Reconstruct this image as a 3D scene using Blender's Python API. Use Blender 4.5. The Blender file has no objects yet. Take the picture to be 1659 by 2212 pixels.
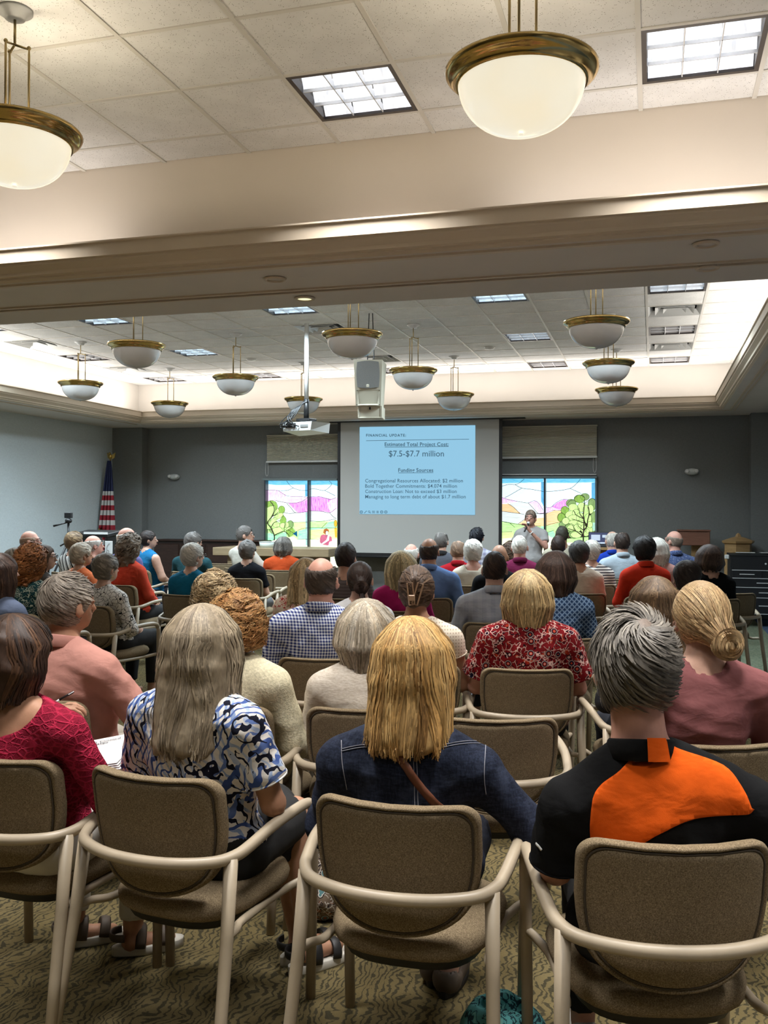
import bpy, math, random
import numpy as np
from mathutils import Vector, Matrix
from mathutils.bvhtree import BVHTree

random.seed(7); rng = np.random.default_rng(7)
SC = bpy.context.scene
COL = SC.collection
PI = math.pi

# ---------------------------------------------------------------- camera, world, exposure
FPX, IW, IH = 2033.0, 1659.0, 2212.0
CAMZ = 1.62
_yaw, _pit, _rol = map(math.radians, (15.956, -0.0824, 0.2286))
_fw = np.array([-math.sin(_yaw)*math.cos(_pit), math.cos(_yaw)*math.cos(_pit), math.sin(_pit)])
_r = np.array([math.cos(_yaw), math.sin(_yaw), 0.0]); _u = np.cross(_r, _fw)
_R = _r*math.cos(_rol) + _u*math.sin(_rol); _U = -_r*math.sin(_rol) + _u*math.cos(_rol)
cam_d = bpy.data.cameras.new('camera'); cam = bpy.data.objects.new('camera', cam_d); COL.objects.link(cam)
cam_d.sensor_fit = 'HORIZONTAL'; cam_d.sensor_width = 36.0; cam_d.lens = FPX/IW*36.0
cam_d.clip_start = 0.05; cam_d.clip_end = 100
cam.matrix_world = Matrix(((_R[0], _U[0], -_fw[0], 0), (_R[1], _U[1], -_fw[1], 0), (_R[2], _U[2], -_fw[2], CAMZ), (0, 0, 0, 1)))
SC.camera = cam
vs = SC.view_settings
vs.view_transform = 'Standard'; vs.look = 'None'; vs.gamma = 1.0; vs.use_curve_mapping = False
vs.exposure = 0.35
SC.cycles.max_bounces = 4; SC.cycles.diffuse_bounces = 3; SC.cycles.use_adaptive_sampling = True; SC.cycles.adaptive_threshold = 0.06; SC.cycles.glossy_bounces = 2
SC.cycles.transmission_bounces = 3; SC.cycles.transparent_max_bounces = 4
SC.cycles.sample_clamp_indirect = 4.0; SC.cycles.caustics_reflective = False; SC.cycles.caustics_refractive = False
W = bpy.data.worlds.new('world'); SC.world = W; W.use_nodes = True
W.node_tree.nodes['Background'].inputs[0].default_value = (0.55, 0.72, 1.0, 1)
W.node_tree.nodes['Background'].inputs[1].default_value = 0.8

def _ray(x, y): return _fw + (x-829.5)/FPX*_R + (1106-y)/FPX*_U
def at_z(x, y, z):
    d = _ray(x, y); return np.array([0, 0, CAMZ]) + d*((z-CAMZ)/d[2])
def at_Y(x, y, Y):
    d = _ray(x, y); return np.array([0, 0, CAMZ]) + d*(Y/d[1])
def at_d(x, y, t): return np.array([0, 0, CAMZ]) + _ray(x, y)*t

# room dimensions (metres; X right, Y towards the screen wall)
T = 0.61; GX = -0.078
Z_CEIL, Z_SOF, Z_CROWN = 3.93, 3.13, 3.32
NEAR_WALL, BEAM0, BEAM1, TRACK = 5.61, 5.36, 6.55, 6.05
FAR_WALL, FAR_CROWN = 15.62, 14.75
X_LEFT, X_RIGHT, Y_BACK = -9.65, 2.7, -3.6

def srgb(r, g, b):
    return tuple(((c/255.0)/12.92 if c/255.0 <= .04045 else ((c/255.0+.055)/1.055)**2.4) for c in (r, g, b))

# ---------------------------------------------------------------- lamps that fill the room
def area(name, loc, rot, sx, sy, energy, col=(1, 1, 1), parent=None, spread=None):
    d = bpy.data.lights.new(name, 'AREA'); d.shape = 'RECTANGLE'; d.size = sx; d.size_y = sy; d.energy = energy; d.color = col
    if spread: d.spread = spread
    o = bpy.data.objects.new(name, d); COL.objects.link(o); o.location = loc; o.rotation_euler = rot
    if parent: o.parent = parent
    return o
COVE = (1.0, 0.965, 0.915)
# cove strips lying on the crown ledges, shining up the tray walls
area('cove_light_beam_a', (-4.55, 5.345, 3.30), (math.radians(172), 0, 0), 2.2, .05, 4.2, (1, .97, .96))
area('cove_light_beam_b', (.75, 5.345, 3.30), (math.radians(172), 0, 0), 3.2, .05, 6.0, (1, .97, .96))
area('cove_light_front', (-3.95, 15.0, 3.285), (math.radians(188), 0, 0), 9.8, .06, 62, COVE)
area('cove_light_left', (-8.85, 11.2, 3.285), (0, math.radians(188), 0), .06, 7.6, 50, COVE)
area('cove_light_right', (1.02, 11.2, 3.285), (0, math.radians(172), 0), .06, 7.6, 40, COVE)
area('cove_light_far_beam', (-3.95, 6.75, 3.285), (math.radians(172), 0, 0), 9.8, .06, 50, COVE)

# ---------------------------------------------------------------- node helpers
class NM:
    """small wrapper around a node material"""
    def __init__(s, name):
        s.m = bpy.data.materials.new(name); s.m.use_nodes = True
        s.t = s.m.node_tree; s.N = s.t.nodes; s.L = s.t.links
        s.b = s.N['Principled BSDF']; s.out = s.N['Material Output']
    def n(s, typ, **kw):
        x = s.N.new(typ)
        for k, v in kw.items(): setattr(x, k, v)
        return x
    def set(s, node, key, v):
        if hasattr(v, 'is_linked') or isinstance(v, bpy.types.NodeSocket): s.L.new(v, node.inputs[key])
        else:
            if isinstance(v, (tuple, list)) and len(v) == 3 and node.inputs[key].type == 'RGBA': v = (*v, 1)
            node.inputs[key].default_value = v
    def coord(s, kind='Object', scale=(1, 1, 1), rot=(0, 0, 0), loc=(0, 0, 0)):
        c = s.n('ShaderNodeTexCoord'); m = s.n('ShaderNodeMapping')
        s.L.new(c.outputs[kind], m.inputs[0]); m.inputs['Scale'].default_value = scale; m.inputs['Rotation'].default_value = rot; m.inputs['Location'].default_value = loc
        return m.outputs[0]
    def noise(s, vec, scale, detail=2, rough=.5, dist=0):
        x = s.n('ShaderNodeTexNoise'); s.L.new(vec, x.inputs['Vector'])
        x.inputs['Scale'].default_value = scale; x.inputs['Detail'].default_value = detail; x.inputs['Roughness'].default_value = rough; x.inputs['Distortion'].default_value = dist
        return x.outputs[0]
    def vor(s, vec, scale, feature='F1', rnd=1.0, out=0):
        x = s.n('ShaderNodeTexVoronoi', feature=feature); s.L.new(vec, x.inputs['Vector']); x.inputs['Scale'].default_value = scale
        x.inputs['Randomness'].default_value = rnd
        return x.outputs[out]
    def wave(s, vec, scale, dist=0, detail=2, dscale=1, prof='SIN', direction='X'):
        x = s.n('ShaderNodeTexWave', wave_profile=prof, bands_direction=direction); s.L.new(vec, x.inputs['Vector'])
        x.inputs['Scale'].default_value = scale; x.inputs['Distortion'].default_value = dist; x.inputs['Detail'].default_value = detail; x.inputs['Detail Scale'].default_value = dscale
        return x.outputs['Fac'] if 'Fac' in x.outputs else x.outputs[1]
    def ramp(s, fac, stops, interp='LINEAR'):
        x = s.n('ShaderNodeValToRGB'); s.L.new(fac, x.inputs[0]); r = x.color_ramp; r.interpolation = interp
        while len(r.elements) < len(stops): r.elements.new(.5)
        for e, (p, c) in zip(r.elements, stops):
            e.position = p; e.color = (*c, 1) if len(c) == 3 else c
        return x.outputs[0]
    def mix(s, fac, a, b, mode='MIX'):
        x = s.n('ShaderNodeMix', data_type='RGBA', blend_type=mode)
        for i, v in ((0, fac), (6, a), (7, b)):
            if isinstance(v, bpy.types.NodeSocket): s.L.new(v, x.inputs[i])
            else: x.inputs[i].default_value = ((*v, 1) if isinstance(v, (tuple, list)) and len(v) == 3 else v)
        return x.outputs[2]
    def math(s, op, a, b=None):
        x = s.n('ShaderNodeMath', operation=op)
        for i, v in ((0, a), (1, b)):
            if v is None: continue
            if isinstance(v, bpy.types.NodeSocket): s.L.new(v, x.inputs[i])
            else: x.inputs[i].default_value = v
        return x.outputs[0]
    def sep(s, vec):
        x = s.n('ShaderNodeSeparateXYZ'); s.L.new(vec, x.inputs[0]); return x.outputs
    def bump(s, h, strength=.3, dist=.01):
        x = s.n('ShaderNodeBump'); s.L.new(h, x.inputs['Height']); x.inputs['Strength'].default_value = strength; x.inputs['Distance'].default_value = dist
        s.L.new(x.outputs[0], s.b.inputs['Normal']); return x
    def base(s, col, rough=.6, metal=0.0, spec=.5):
        s.set(s.b, 'Base Color', col); s.set(s.b, 'Roughness', rough); s.set(s.b, 'Metallic', metal); s.b.inputs['Specular IOR Level'].default_value = spec
        return s
    def emit(s, col, strength):
        s.set(s.b, 'Emission Color', col); s.b.inputs['Emission Strength'].default_value = strength; return s

MATS = {}
def mat(name, col, rough=.6, metal=0.0, spec=.5, var=0.0, vs_=8.0, bump=None, emit=None):
    """plain procedural material: colour with slight noise variation and fine relief"""
    if name in MATS: return MATS[name]
    m = NM(name); v = m.coord('Object')
    if var:
        f = m.noise(v, vs_, 3); a = tuple(c*(1-var) for c in col); b = tuple(min(1, c*(1+var)) for c in col)
        m.base(m.ramp(f, [(.3, a), (.7, b)]), rough, metal, spec)
    else: m.base(col, rough, metal, spec)
    if bump: m.bump(m.noise(v, bump[0], 3), bump[1], bump[2] if len(bump) > 2 else .004)
    if emit: m.emit(*emit)
    MATS[name] = m.m; return m.m

# ---------------------------------------------------------------- objects
def tag(o, label=None, cat=None, group=None, kind=None):
    for k, v in (('label', label), ('category', cat), ('group', group), ('kind', kind)):
        if v: o[k] = v
    return o
def link(o, parent=None):
    COL.objects.link(o)
    if parent: o.parent = parent
    return o
def empty(name, loc=(0, 0, 0), rotz=0.0):
    o = bpy.data.objects.new(name, None); o.empty_display_size = .1; COL.objects.link(o); o.location = loc; o.rotation_euler = (0, 0, rotz); return o
def thing(name, label, cat, loc=(0, 0, 0), rotz=0.0, group=None):
    return tag(empty(name, loc, rotz), label, cat, group)
def mesh_obj(name, verts, faces, mat_, parent=None, smooth=True, col=None):
    me = bpy.data.meshes.new(name)
    if isinstance(verts, np.ndarray) and isinstance(faces, np.ndarray):
        nv, nf, k = len(verts), len(faces), faces.shape[1]
        me.vertices.add(nv); me.vertices.foreach_set('co', np.ascontiguousarray(verts, dtype=np.float32).ravel())
        me.loops.add(nf*k); me.loops.foreach_set('vertex_index', np.ascontiguousarray(faces, dtype=np.int32).ravel())
        me.polygons.add(nf); me.polygons.foreach_set('loop_start', np.arange(0, nf*k, k, dtype=np.int32))
        me.update(calc_edges=True)
    else:
        me.from_pydata([tuple(map(float, v)) for v in verts], [], [tuple(map(int, f)) for f in faces]); me.update()
    if smooth: me.polygons.foreach_set('use_smooth', np.ones(len(me.polygons), dtype=bool))
    if col is not None:
        a = me.color_attributes.new('Col', 'FLOAT_COLOR', 'POINT')
        c4 = np.ones((len(verts), 4), dtype=np.float32); c4[:, :3] = col; a.data.foreach_set('color', c4.ravel())
    if mat_: me.materials.append(mat_)
    return link(bpy.data.objects.new(name, me), parent)

class MB:
    def __init__(s): s.v = []; s.f = []
    def add(s, vs_, fs):
        n = len(s.v); s.v += [tuple(v) for v in vs_]; s.f += [tuple(i+n for i in f) for f in fs]; return s
    def box(s, c, size, rz=0.0, rx=0.0, bev=0.0):
        x, y, z = [d/2 for d in size]; M = Matrix.Rotation(rz, 3, 'Z') @ Matrix.Rotation(rx, 3, 'X'); C = Vector(c)
        if bev <= 0:
            P = [(-x, -y, -z), (x, -y, -z), (x, y, -z), (-x, y, -z), (-x, -y, z), (x, -y, z), (x, y, z), (-x, y, z)]
            return s.add([C + M @ Vector(p) for p in P], [(3, 2, 1, 0), (4, 5, 6, 7), (0, 1, 5, 4), (1, 2, 6, 5), (2, 3, 7, 6), (3, 0, 4, 7)])
        b = min(bev, x*.9, y*.9, z*.9)   # chamfered along every edge
        P = []; idx = {}
        for sx in (-1, 1):
            for sy in (-1, 1):
                for sz in (-1, 1):
                    for ax, p in enumerate(((x, y-b, z-b), (x-b, y, z-b), (x-b, y-b, z))):
                        idx[(sx, sy, sz, ax)] = len(P); P.append((sx*p[0], sy*p[1], sz*p[2]))
        F = []
        for ax in range(3):
            o1, o2 = (ax+1) % 3, (ax+2) % 3
            for sg in (-1, 1):
                q = []
                for a, b_ in ((-1, -1), (1, -1), (1, 1), (-1, 1)):
                    k = [0, 0, 0]; k[ax] = sg; k[o1] = a; k[o2] = b_; q.append(idx[(*k, ax)])
                F.append(q if sg > 0 else q[::-1])
            for a in (-1, 1):
                for b_ in (-1, 1):
                    k1 = [0, 0, 0]; k1[o1] = a; k1[o2] = b_; k2 = list(k1); k1[ax] = -1; k2[ax] = 1
                    q = [idx[(*k1, o1)], idx[(*k2, o1)], idx[(*k2, o2)], idx[(*k1, o2)]]
                    F.append(q if a*b_ < 0 else q[::-1])
        for sx in (-1, 1):
            for sy in (-1, 1):
                for sz in (-1, 1):
                    q = [idx[(sx, sy, sz, i)] for i in range(3)]; F.append(q if sx*sy*sz > 0 else q[::-1])
        return s.add([C + M @ Vector(p) for p in P], F)
    def tube(s, path, r, n=8, caps=True, flat=1.0, up=(0, 0, 1)):
        P = [Vector(p) for p in path]; m = len(P); R = r if hasattr(r, '__len__') else [r]*m
        V = []; prev = None
        for i, p in enumerate(P):
            t = (P[min(i+1, m-1)] - P[max(i-1, 0)]).normalized()
            a = prev if prev is not None else Vector(up)
            a = a - t*a.dot(t)
            if a.length < 1e-4: a = Vector((1, 0, 0)) - t*t.x
            if a.length < 1e-4: a = Vector((0, 1, 0)) - t*t.y
            a.normalize(); b = t.cross(a); prev = a
            for k in range(n):
                w = 2*PI*k/n; V.append(p + a*(math.cos(w)*R[i]*flat) + b*(math.sin(w)*R[i]))
        F = [(i*n+k, i*n+(k+1) % n, (i+1)*n+(k+1) % n, (i+1)*n+k) for i in range(m-1) for k in range(n)]
        if caps: F += [tuple(range(n))[::-1], tuple(range((m-1)*n, m*n))]
        return s.add(V, F)
    def lathe(s, prof, n=24, c=(0, 0, 0), axis='Z'):
        V = []
        for r, z in prof:
            for k in range(n):
                w = 2*PI*k/n; p = (r*math.cos(w), r*math.sin(w), z)
                if axis == 'Y': p = (p[0], p[2], p[1])
                if axis == 'X': p = (p[2], p[0], p[1])
                V.append((c[0]+p[0], c[1]+p[1], c[2]+p[2]))
        m = len(prof); F = [(i*n+k, i*n+(k+1) % n, (i+1)*n+(k+1) % n, (i+1)*n+k) for i in range(m-1) for k in range(n)]
        F += [tuple(range(n))[::-1], tuple(range((m-1)*n, m*n))]
        return s.add(V, F)
    def sphere(s, c, r, n=12, m=8):
        r = r if hasattr(r, '__len__') else (r, r, r); V = []; F = []
        for i in range(m+1):
            ph = PI*i/m
            for k in range(n):
                w = 2*PI*k/n; V.append((c[0]+r[0]*math.sin(ph)*math.cos(w), c[1]+r[1]*math.sin(ph)*math.sin(w), c[2]+r[2]*math.cos(ph)))
        for i in range(m):
            for k in range(n): F.append((i*n+k, (i+1)*n+k, (i+1)*n+(k+1) % n, i*n+(k+1) % n))
        return s.add(V, F)
    def prism(s, poly, fn, d0, d1):
        """polygon in 2D, fn(u,v,d) -> point"""
        n = len(poly); V = [fn(u, v, d0) for u, v in poly] + [fn(u, v, d1) for u, v in poly]
        F = [tuple(range(n))[::-1], tuple(range(n, 2*n))] + [(i, (i+1) % n, n+(i+1) % n, n+i) for i in range(n)]
        return s.add(V, F)
    def extrude(s, prof, a, b, frame):
        """profile of (u,v) swept from point a to point b; frame(u,v)->offset vector"""
        n = len(prof); V = [Vector(a)+Vector(frame(u, v)) for u, v in prof] + [Vector(b)+Vector(frame(u, v)) for u, v in prof]
        F = [tuple(range(n)), tuple(range(n, 2*n))[::-1]] + [(i, n+i, n+(i+1) % n, (i+1) % n) for i in range(n)]
        return s.add(V, F)
    def build(s, name, mat_, parent=None, smooth=False):
        return mesh_obj(name, s.v, s.f, mat_, parent, smooth)
def struct(o): o['kind'] = 'structure'; return o
def bez(pts, n=8):
    """Catmull-Rom through points"""
    P = [Vector(p) for p in pts]; out = []
    for i in range(len(P)-1):
        a = P[max(i-1, 0)]; b = P[i]; c = P[i+1]; d = P[min(i+2, len(P)-1)]
        for k in range(n):
            t = k/n; out.append(.5*((2*b) + (c-a)*t + (2*a-5*b+4*c-d)*t*t + (3*b-a-3*c+d)*t**3))
    out.append(P[-1]); return out
def copy_tree(o, parent=None, depth=0):
    c = o.copy(); COL.objects.link(c)
    if depth: c.parent = parent
    for ch in list(o.children): copy_tree(ch, c, depth+1)
    return c
def text_mesh(name, body, mat_, parent, to_world, x0, x1, base_y, bold=0.0, spacing=1.0, depth=.002, size=None):
    """flat lettering: to_world(px,py) gives the point on the surface; fitted between x0 and x1 on its baseline"""
    cu = bpy.data.curves.new(name, 'FONT'); cu.body = body; cu.size = 1.0; cu.offset = bold; cu.space_character = spacing; cu.resolution_u = 3
    o = bpy.data.objects.new(name, cu); COL.objects.link(o); dg = bpy.context.evaluated_depsgraph_get(); dg.update()
    me = bpy.data.meshes.new_from_object(o.evaluated_get(dg)); bpy.data.objects.remove(o); bpy.data.curves.remove(cu)
    n = len(me.vertices); co = np.empty(n*3); me.vertices.foreach_get('co', co); co = co.reshape(-1, 3)
    w = co[:, 0].max() - co[:, 0].min(); co[:, 0] -= co[:, 0].min()
    a = Vector(to_world(x0, base_y)); b = Vector(to_world(x1, base_y)); ex = (b-a); k = ex.length/w; ex.normalize()
    up = Vector(to_world(x0, base_y-10)) - a; up.normalize(); nrm = ex.cross(up)
    for i, v in enumerate(me.vertices): v.co = a + ex*(co[i, 0]*k) + up*(co[i, 1]*k) + nrm*depth
    me.materials.clear(); me.materials.append(mat_)
    return link(bpy.data.objects.new(name, me), parent)
# ================================================================ materials of the room
def m_tile():
    m = NM('ceiling_tile'); v = m.coord('Object')
    p = m.vor(v, 95); q = m.noise(v, 34, 3)
    f = m.math('MULTIPLY', m.math('LESS_THAN', p, .22), m.math('GREATER_THAN', q, .5))
    c = m.mix(f, m.ramp(m.noise(v, 5, 2), [(.3, (.74, .725, .70)), (.7, (.83, .815, .79))]), (.33, .31, .28))
    m.base(c, .95, spec=.1); m.bump(m.noise(v, 120, 3), .35, .004); return m.m
def m_carpet():
    m = NM('carpet_waves'); v = m.coord('Object')
    n = m.noise(v, 3.4, 2); nv = m.n('ShaderNodeTexNoise'); m.L.new(v, nv.inputs[0]); nv.inputs['Scale'].default_value = 4.2; nv.inputs['Detail'].default_value = 2
    vv = m.mix(.20, v, nv.outputs['Color'], 'ADD')
    w = m.wave(vv, 13.0, 8.0, 3, 2.0, direction='X')
    br = m.noise(v, 24, 3)
    thr = m.math('ADD', w, m.math('MULTIPLY', m.math('SUBTRACT', br, .5), 1.6))
    big = m.ramp(m.noise(v, 2.0, 2), [(.35, (.155, .115, .05)), (.7, (.185, .145, .072))])
    c = m.mix(m.ramp(thr, [(.18, (1, 1, 1)), (.36, (0, 0, 0))]), big, (.038, .033, .022))
    c = m.mix(m.math('MULTIPLY', m.noise(v, 160, 2), .55), c, (.10, .085, .04))
    m.base(c, .97, spec=.05); m.bump(m.noise(v, 210, 2), .6, .006); return m.m
def m_carpet_speck(name, a, b):
    m = NM(name); v = m.coord('Object')
    m.base(m.ramp(m.noise(v, 30, 4, .7), [(.38, a), (.62, b)]), .97, spec=.05); m.bump(m.noise(v, 180, 2), .5, .006); return m.m
def m_wallcloth(name, col):
    m = NM(name); v = m.coord('Object', (1, 1, 1)); w = m.noise(m.coord('Object', (4, 4, 60)), 6, 3); k = m.noise(m.coord('Object', (60, 60, 4)), 6, 3)
    f = m.math('MULTIPLY', m.math('ADD', w, k), .5)
    m.base(m.ramp(f, [(.35, tuple(c*.86 for c in col)), (.65, tuple(c*1.12 for c in col))]), .9, spec=.15); m.bump(f, .12, .003); return m.m
def m_wood(name, a, b, scale=1.0, rot=(0, 0, 0)):
    m = NM(name); v = m.coord('Object', (1.2*scale, 1.2*scale, 9*scale), rot)
    f = m.noise(v, 3, 4, .6, 1.2); m.base(m.ramp(f, [(.3, a), (.7, b)]), .42, spec=.4); m.bump(f, .05, .002); return m.m

TILE = m_tile(); CARPET = m_carpet()
M_BAR = mat('ceiling_grid_metal', (.66, .63, .57), .5)
M_TRAYN = mat('tray_wall_warm_paint', (.78, .69, .585), .85, var=.02, vs_=2, bump=(90, .05))
M_TRAY = mat('tray_wall_paint', (.68, .635, .58), .85, var=.02, vs_=2, bump=(90, .05))
M_SOF = mat('soffit_paint', (.70, .645, .59), .85, var=.03, vs_=2, bump=(90, .05))
M_CROWN = mat('crown_moulding_paint', (.66, .555, .43), .55, var=.02, vs_=3)
M_GREY = m_wallcloth('grey_wall_covering', (.215, .222, .217))
M_LEFTW = m_wallcloth('pale_wall_covering', (.60, .665, .69))
M_DARK = mat('black_metal', (.012, .012, .013), .45)
M_TRACK = mat('partition_track_metal', (.05, .045, .04), .4)
M_WHITE = mat('white_plastic', (.70, .70, .68), .4)

# ================================================================ shell
def slab(name, lo, hi, m, parent=None):
    c = [(a+b)/2 for a, b in zip(lo, hi)]; s = [abs(b-a) for a, b in zip(lo, hi)]
    return MB().box(c, s).build(name, m, parent)
X0, X1 = X_LEFT-.15, X_RIGHT+.15
struct(slab('floor', (X0, Y_BACK, -.1), (1.47, FAR_WALL+.2, 0), CARPET))
f2 = struct(slab('floor', (1.47, Y_BACK, -.1), (X1, FAR_WALL+.2, .002), m_carpet_speck('blue_carpet', (.045, .07, .12), (.09, .125, .19))))
f3 = struct(slab('floor', (.55, 7.6, -.05), (1.47, FAR_WALL, .003), m_carpet_speck('green_carpet', (.10, .125, .085), (.21, .225, .15))))
struct(slab('wall_left', (X_LEFT-.15, Y_BACK, 0), (X_LEFT, FAR_WALL, Z_SOF), M_LEFTW))
struct(slab('wall_right', (X_RIGHT, Y_BACK, 0), (X_RIGHT+.15, FAR_WALL, Z_CEIL), mat('right_wall_paint', (.36, .36, .35), .85, var=.03)))
struct(slab('wall_rear', (X_LEFT, Y_BACK-.15, 0), (X_RIGHT, Y_BACK, Z_CEIL), mat('rear_wall_paint', (.55, .50, .44), .85, var=.03)))
struct(slab('wall_front', (X_LEFT, FAR_WALL, 0), (X_RIGHT, FAR_WALL+.15, Z_SOF), M_GREY))
struct(slab('wall_pilaster_left', (X_LEFT, FAR_WALL-.22, 0), (X_LEFT+.62, FAR_WALL, Z_SOF), M_GREY))
struct(slab('wall_pilaster_right', (1.43, FAR_WALL-.32, 0), (X_RIGHT, FAR_WALL, Z_SOF), M_GREY))
# soffits: the beam between the rooms and the border round the far tray
struct(slab('ceiling_soffit_beam', (X_LEFT, BEAM0, Z_SOF), (X_RIGHT, TRACK-.03, Z_SOF+.12), M_SOF))
struct(slab('ceiling_soffit_beam', (X_LEFT, TRACK+.03, Z_SOF), (X_RIGHT, BEAM1, Z_SOF+.12), M_SOF))
TL, TR, TF = -8.68, .98, 14.72     # inner edges of the far soffit
struct(slab('ceiling_soffit_front', (X_LEFT, TF, Z_SOF), (X_RIGHT, FAR_WALL, Z_SOF+.12), M_SOF))
struct(slab('ceiling_soffit_left', (X_LEFT, BEAM1, Z_SOF), (TL, TF, Z_SOF+.12), M_SOF))
struct(slab('ceiling_soffit_right', (TR, BEAM1, Z_SOF), (X_RIGHT, TF, Z_SOF+.12), M_SOF))
tr = struct(slab('trim_partition_track', (X_LEFT, TRACK-.03, Z_SOF+.015), (X_RIGHT, TRACK+.03, Z_SOF+.12), M_TRACK))
for y in (TRACK-.04, TRACK+.04): slab('track_lip', (X_LEFT, y-.012, Z_SOF-.012), (X_RIGHT, y+.012, Z_SOF+.02), M_CROWN, tr)
# tray walls
struct(slab('wall_tray_beam', (X_LEFT, NEAR_WALL, Z_SOF+.1), (X_RIGHT, NEAR_WALL+.1, Z_CEIL+.1), M_TRAYN))
struct(slab('wall_tray_beam_far', (X_LEFT, BEAM1-.15, Z_SOF+.1), (X_RIGHT, BEAM1-.05, Z_CEIL+.1), M_TRAY))
struct(slab('wall_tray_front', (-9.2, 15.56, Z_SOF+.1), (1.4, 15.66, Z_CEIL+.1), M_TRAY))
struct(slab('wall_tray_left', (-9.3, BEAM1-.1, Z_SOF+.1), (-9.2, 15.66, Z_CEIL+.1), M_TRAY))
struct(slab('wall_tray_right', (1.4, BEAM1-.1, Z_SOF+.1), (1.5, 15.66, Z_CEIL+.1), M_TRAY))
struct(slab('wall_tray_side', (X_LEFT-.12, Y_BACK, Z_SOF), (X_LEFT-.02, NEAR_WALL, Z_CEIL+.1), M_TRAY))
# crown: fascia overhanging into the tray, a stepped lip below it; v is height, u is how far it stands in
CROWN = [(-.02, .125), (-.02, .004), (0, 0), (.025, .012), (.025, .022), (.045, .030), (.05, .05), (.085, .085), (.085, .10), (.10, .105), (.10, .185), (.112, .19), (.112, .20), (.07, .20), (.07, .125)]
def crown(name, a, b, inward):
    ix, iy = inward
    return struct(MB().extrude(CROWN, (a[0], a[1], Z_SOF), (b[0], b[1], Z_SOF), lambda u, v: (ix*u, iy*u, v)).build(name, M_CROWN))
crown('trim_crown_beam', (X_LEFT, BEAM0), (X_RIGHT, BEAM0), (0, -1))
crown('trim_crown_front', (TL-.02, TF), (TR+.02, TF), (0, -1))
crown('trim_crown_left', (TL, BEAM1), (TL, TF), (1, 0))
crown('trim_crown_right', (TR, BEAM1), (TR, TF), (-1, 0))
struct(slab('trim_beam_bead', (X_LEFT, BEAM0+.035, Z_SOF-.014), (X_RIGHT, BEAM0+.075, Z_SOF+.01), M_CROWN))
struct(slab('trim_bead_right', (TR+.10, BEAM1, Z_SOF-.012), (TR+.13, TF+.1, Z_SOF+.01), M_CROWN))
struct(slab('trim_bead_right', (TR+.16, BEAM1, Z_SOF-.012), (TR+.18, TF+.1, Z_SOF+.01), M_CROWN))
struct(slab('trim_bead_front', (TL, TF+.05, Z_SOF-.010), (TR+.1, TF+.09, Z_SOF+.01), M_CROWN))
struct(slab('trim_bead_left', (TL-.13, BEAM1, Z_SOF-.012), (TL-.10, TF+.1, Z_SOF+.01), M_CROWN))

# ceilings: a slab, hung bars and every tile
LIT_N = {(-3, 0), (0, 0), (-7, 0), (-3, -4), (0, -4), (-7, -4), (-3, -8), (0, -8), (-7, -8), (3, 0), (3, -4), (3, -8), (-11, -4), (-11, 0)}
FIX_F = {(i, j) for i in (0, -3, -7, -11, -14) for j in (0, 4, 8)}
VENT_F = {(i, j) for i in (0, -7, -14) for j in (2, 6)}
YN, YF = 4.668, 9.769
tile_me = None
def tile(i, j, y0, parent, xa, xb, ya, yb):
    """tile clipped to the tray; whole tiles share one mesh"""
    global tile_me
    cx0, cx1 = max(GX+i*T, xa), min(GX+(i+1)*T, xb); cy0, cy1 = max(y0+j*T, ya), min(y0+(j+1)*T, yb)
    if cx1-cx0 < .05 or cy1-cy0 < .05: return
    full = cx1-cx0 > T-.01 and cy1-cy0 > T-.01
    if full and tile_me:
        o = bpy.data.objects.new('ceiling_tile', tile_me); link(o, parent); o.location = ((cx0+cx1)/2, (cy0+cy1)/2, Z_CEIL)
        o.rotation_euler[2] = random.choice((0, PI/2, PI)); return o
    sx, sy = cx1-cx0-.012, cy1-cy0-.012
    mb = MB().box((0, 0, .012), (sx, sy, .024), bev=.006); o = mb.build('ceiling_tile', TILE, parent); o.location = ((cx0+cx1)/2, (cy0+cy1)/2, Z_CEIL)
    if full: tile_me = o.data
    return o
cn = struct(slab('ceiling', (X_LEFT-.1, Y_BACK, Z_CEIL+.16), (X_RIGHT, NEAR_WALL, Z_CEIL+.22), M_TRAY))
cf = struct(slab('ceiling', (-9.3, BEAM1-.1, Z_CEIL+.16), (1.5, 15.66, Z_CEIL+.22), M_TRAY))
cr = struct(slab('ceiling', (X_LEFT-.1, Y_BACK, Z_CEIL), (X_RIGHT, YN-5*T, Z_CEIL+.05), TILE))
cs = struct(slab('ceiling', (X_LEFT-.1, YN-5*T, Z_CEIL), (GX-10*T, NEAR_WALL, Z_CEIL+.05), TILE))
for i in range(-10, 5):
    for j in range(-5, 2):
        if (i, j) not in LIT_N: tile(i, j, YN, cn, -20, X_RIGHT, -5, NEAR_WALL)
for i in range(-15, 3):
    for j in range(-6, 10):
        if (i, j) not in FIX_F and (i, j) not in VENT_F: tile(i, j, YF, cf, -9.2, 1.4, BEAM1-.05, 15.56)
def bars(parent, i0, i1, j0, j1, y0, xa, xb, ya, yb):
    for i in range(i0, i1+1):
        x = GX+i*T
        if xa < x < xb: slab('grid_bar', (x-.0125, ya, Z_CEIL-.006), (x+.0125, yb, Z_CEIL+.03), M_BAR, parent)
    for j in range(j0, j1+1):
        y = y0+j*T
        if ya < y < yb: slab('grid_bar', (xa, y-.0125, Z_CEIL-.005), (xb, y+.0125, Z_CEIL+.03), M_BAR, parent)
bars(cn, -10, 4, -5, 1, YN, GX-10*T, X_RIGHT, YN-5*T, NEAR_WALL)
bars(cf, -15, 2, -6, 9, YF, -9.2, 1.4, BEAM1-.05, 15.56)

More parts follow.
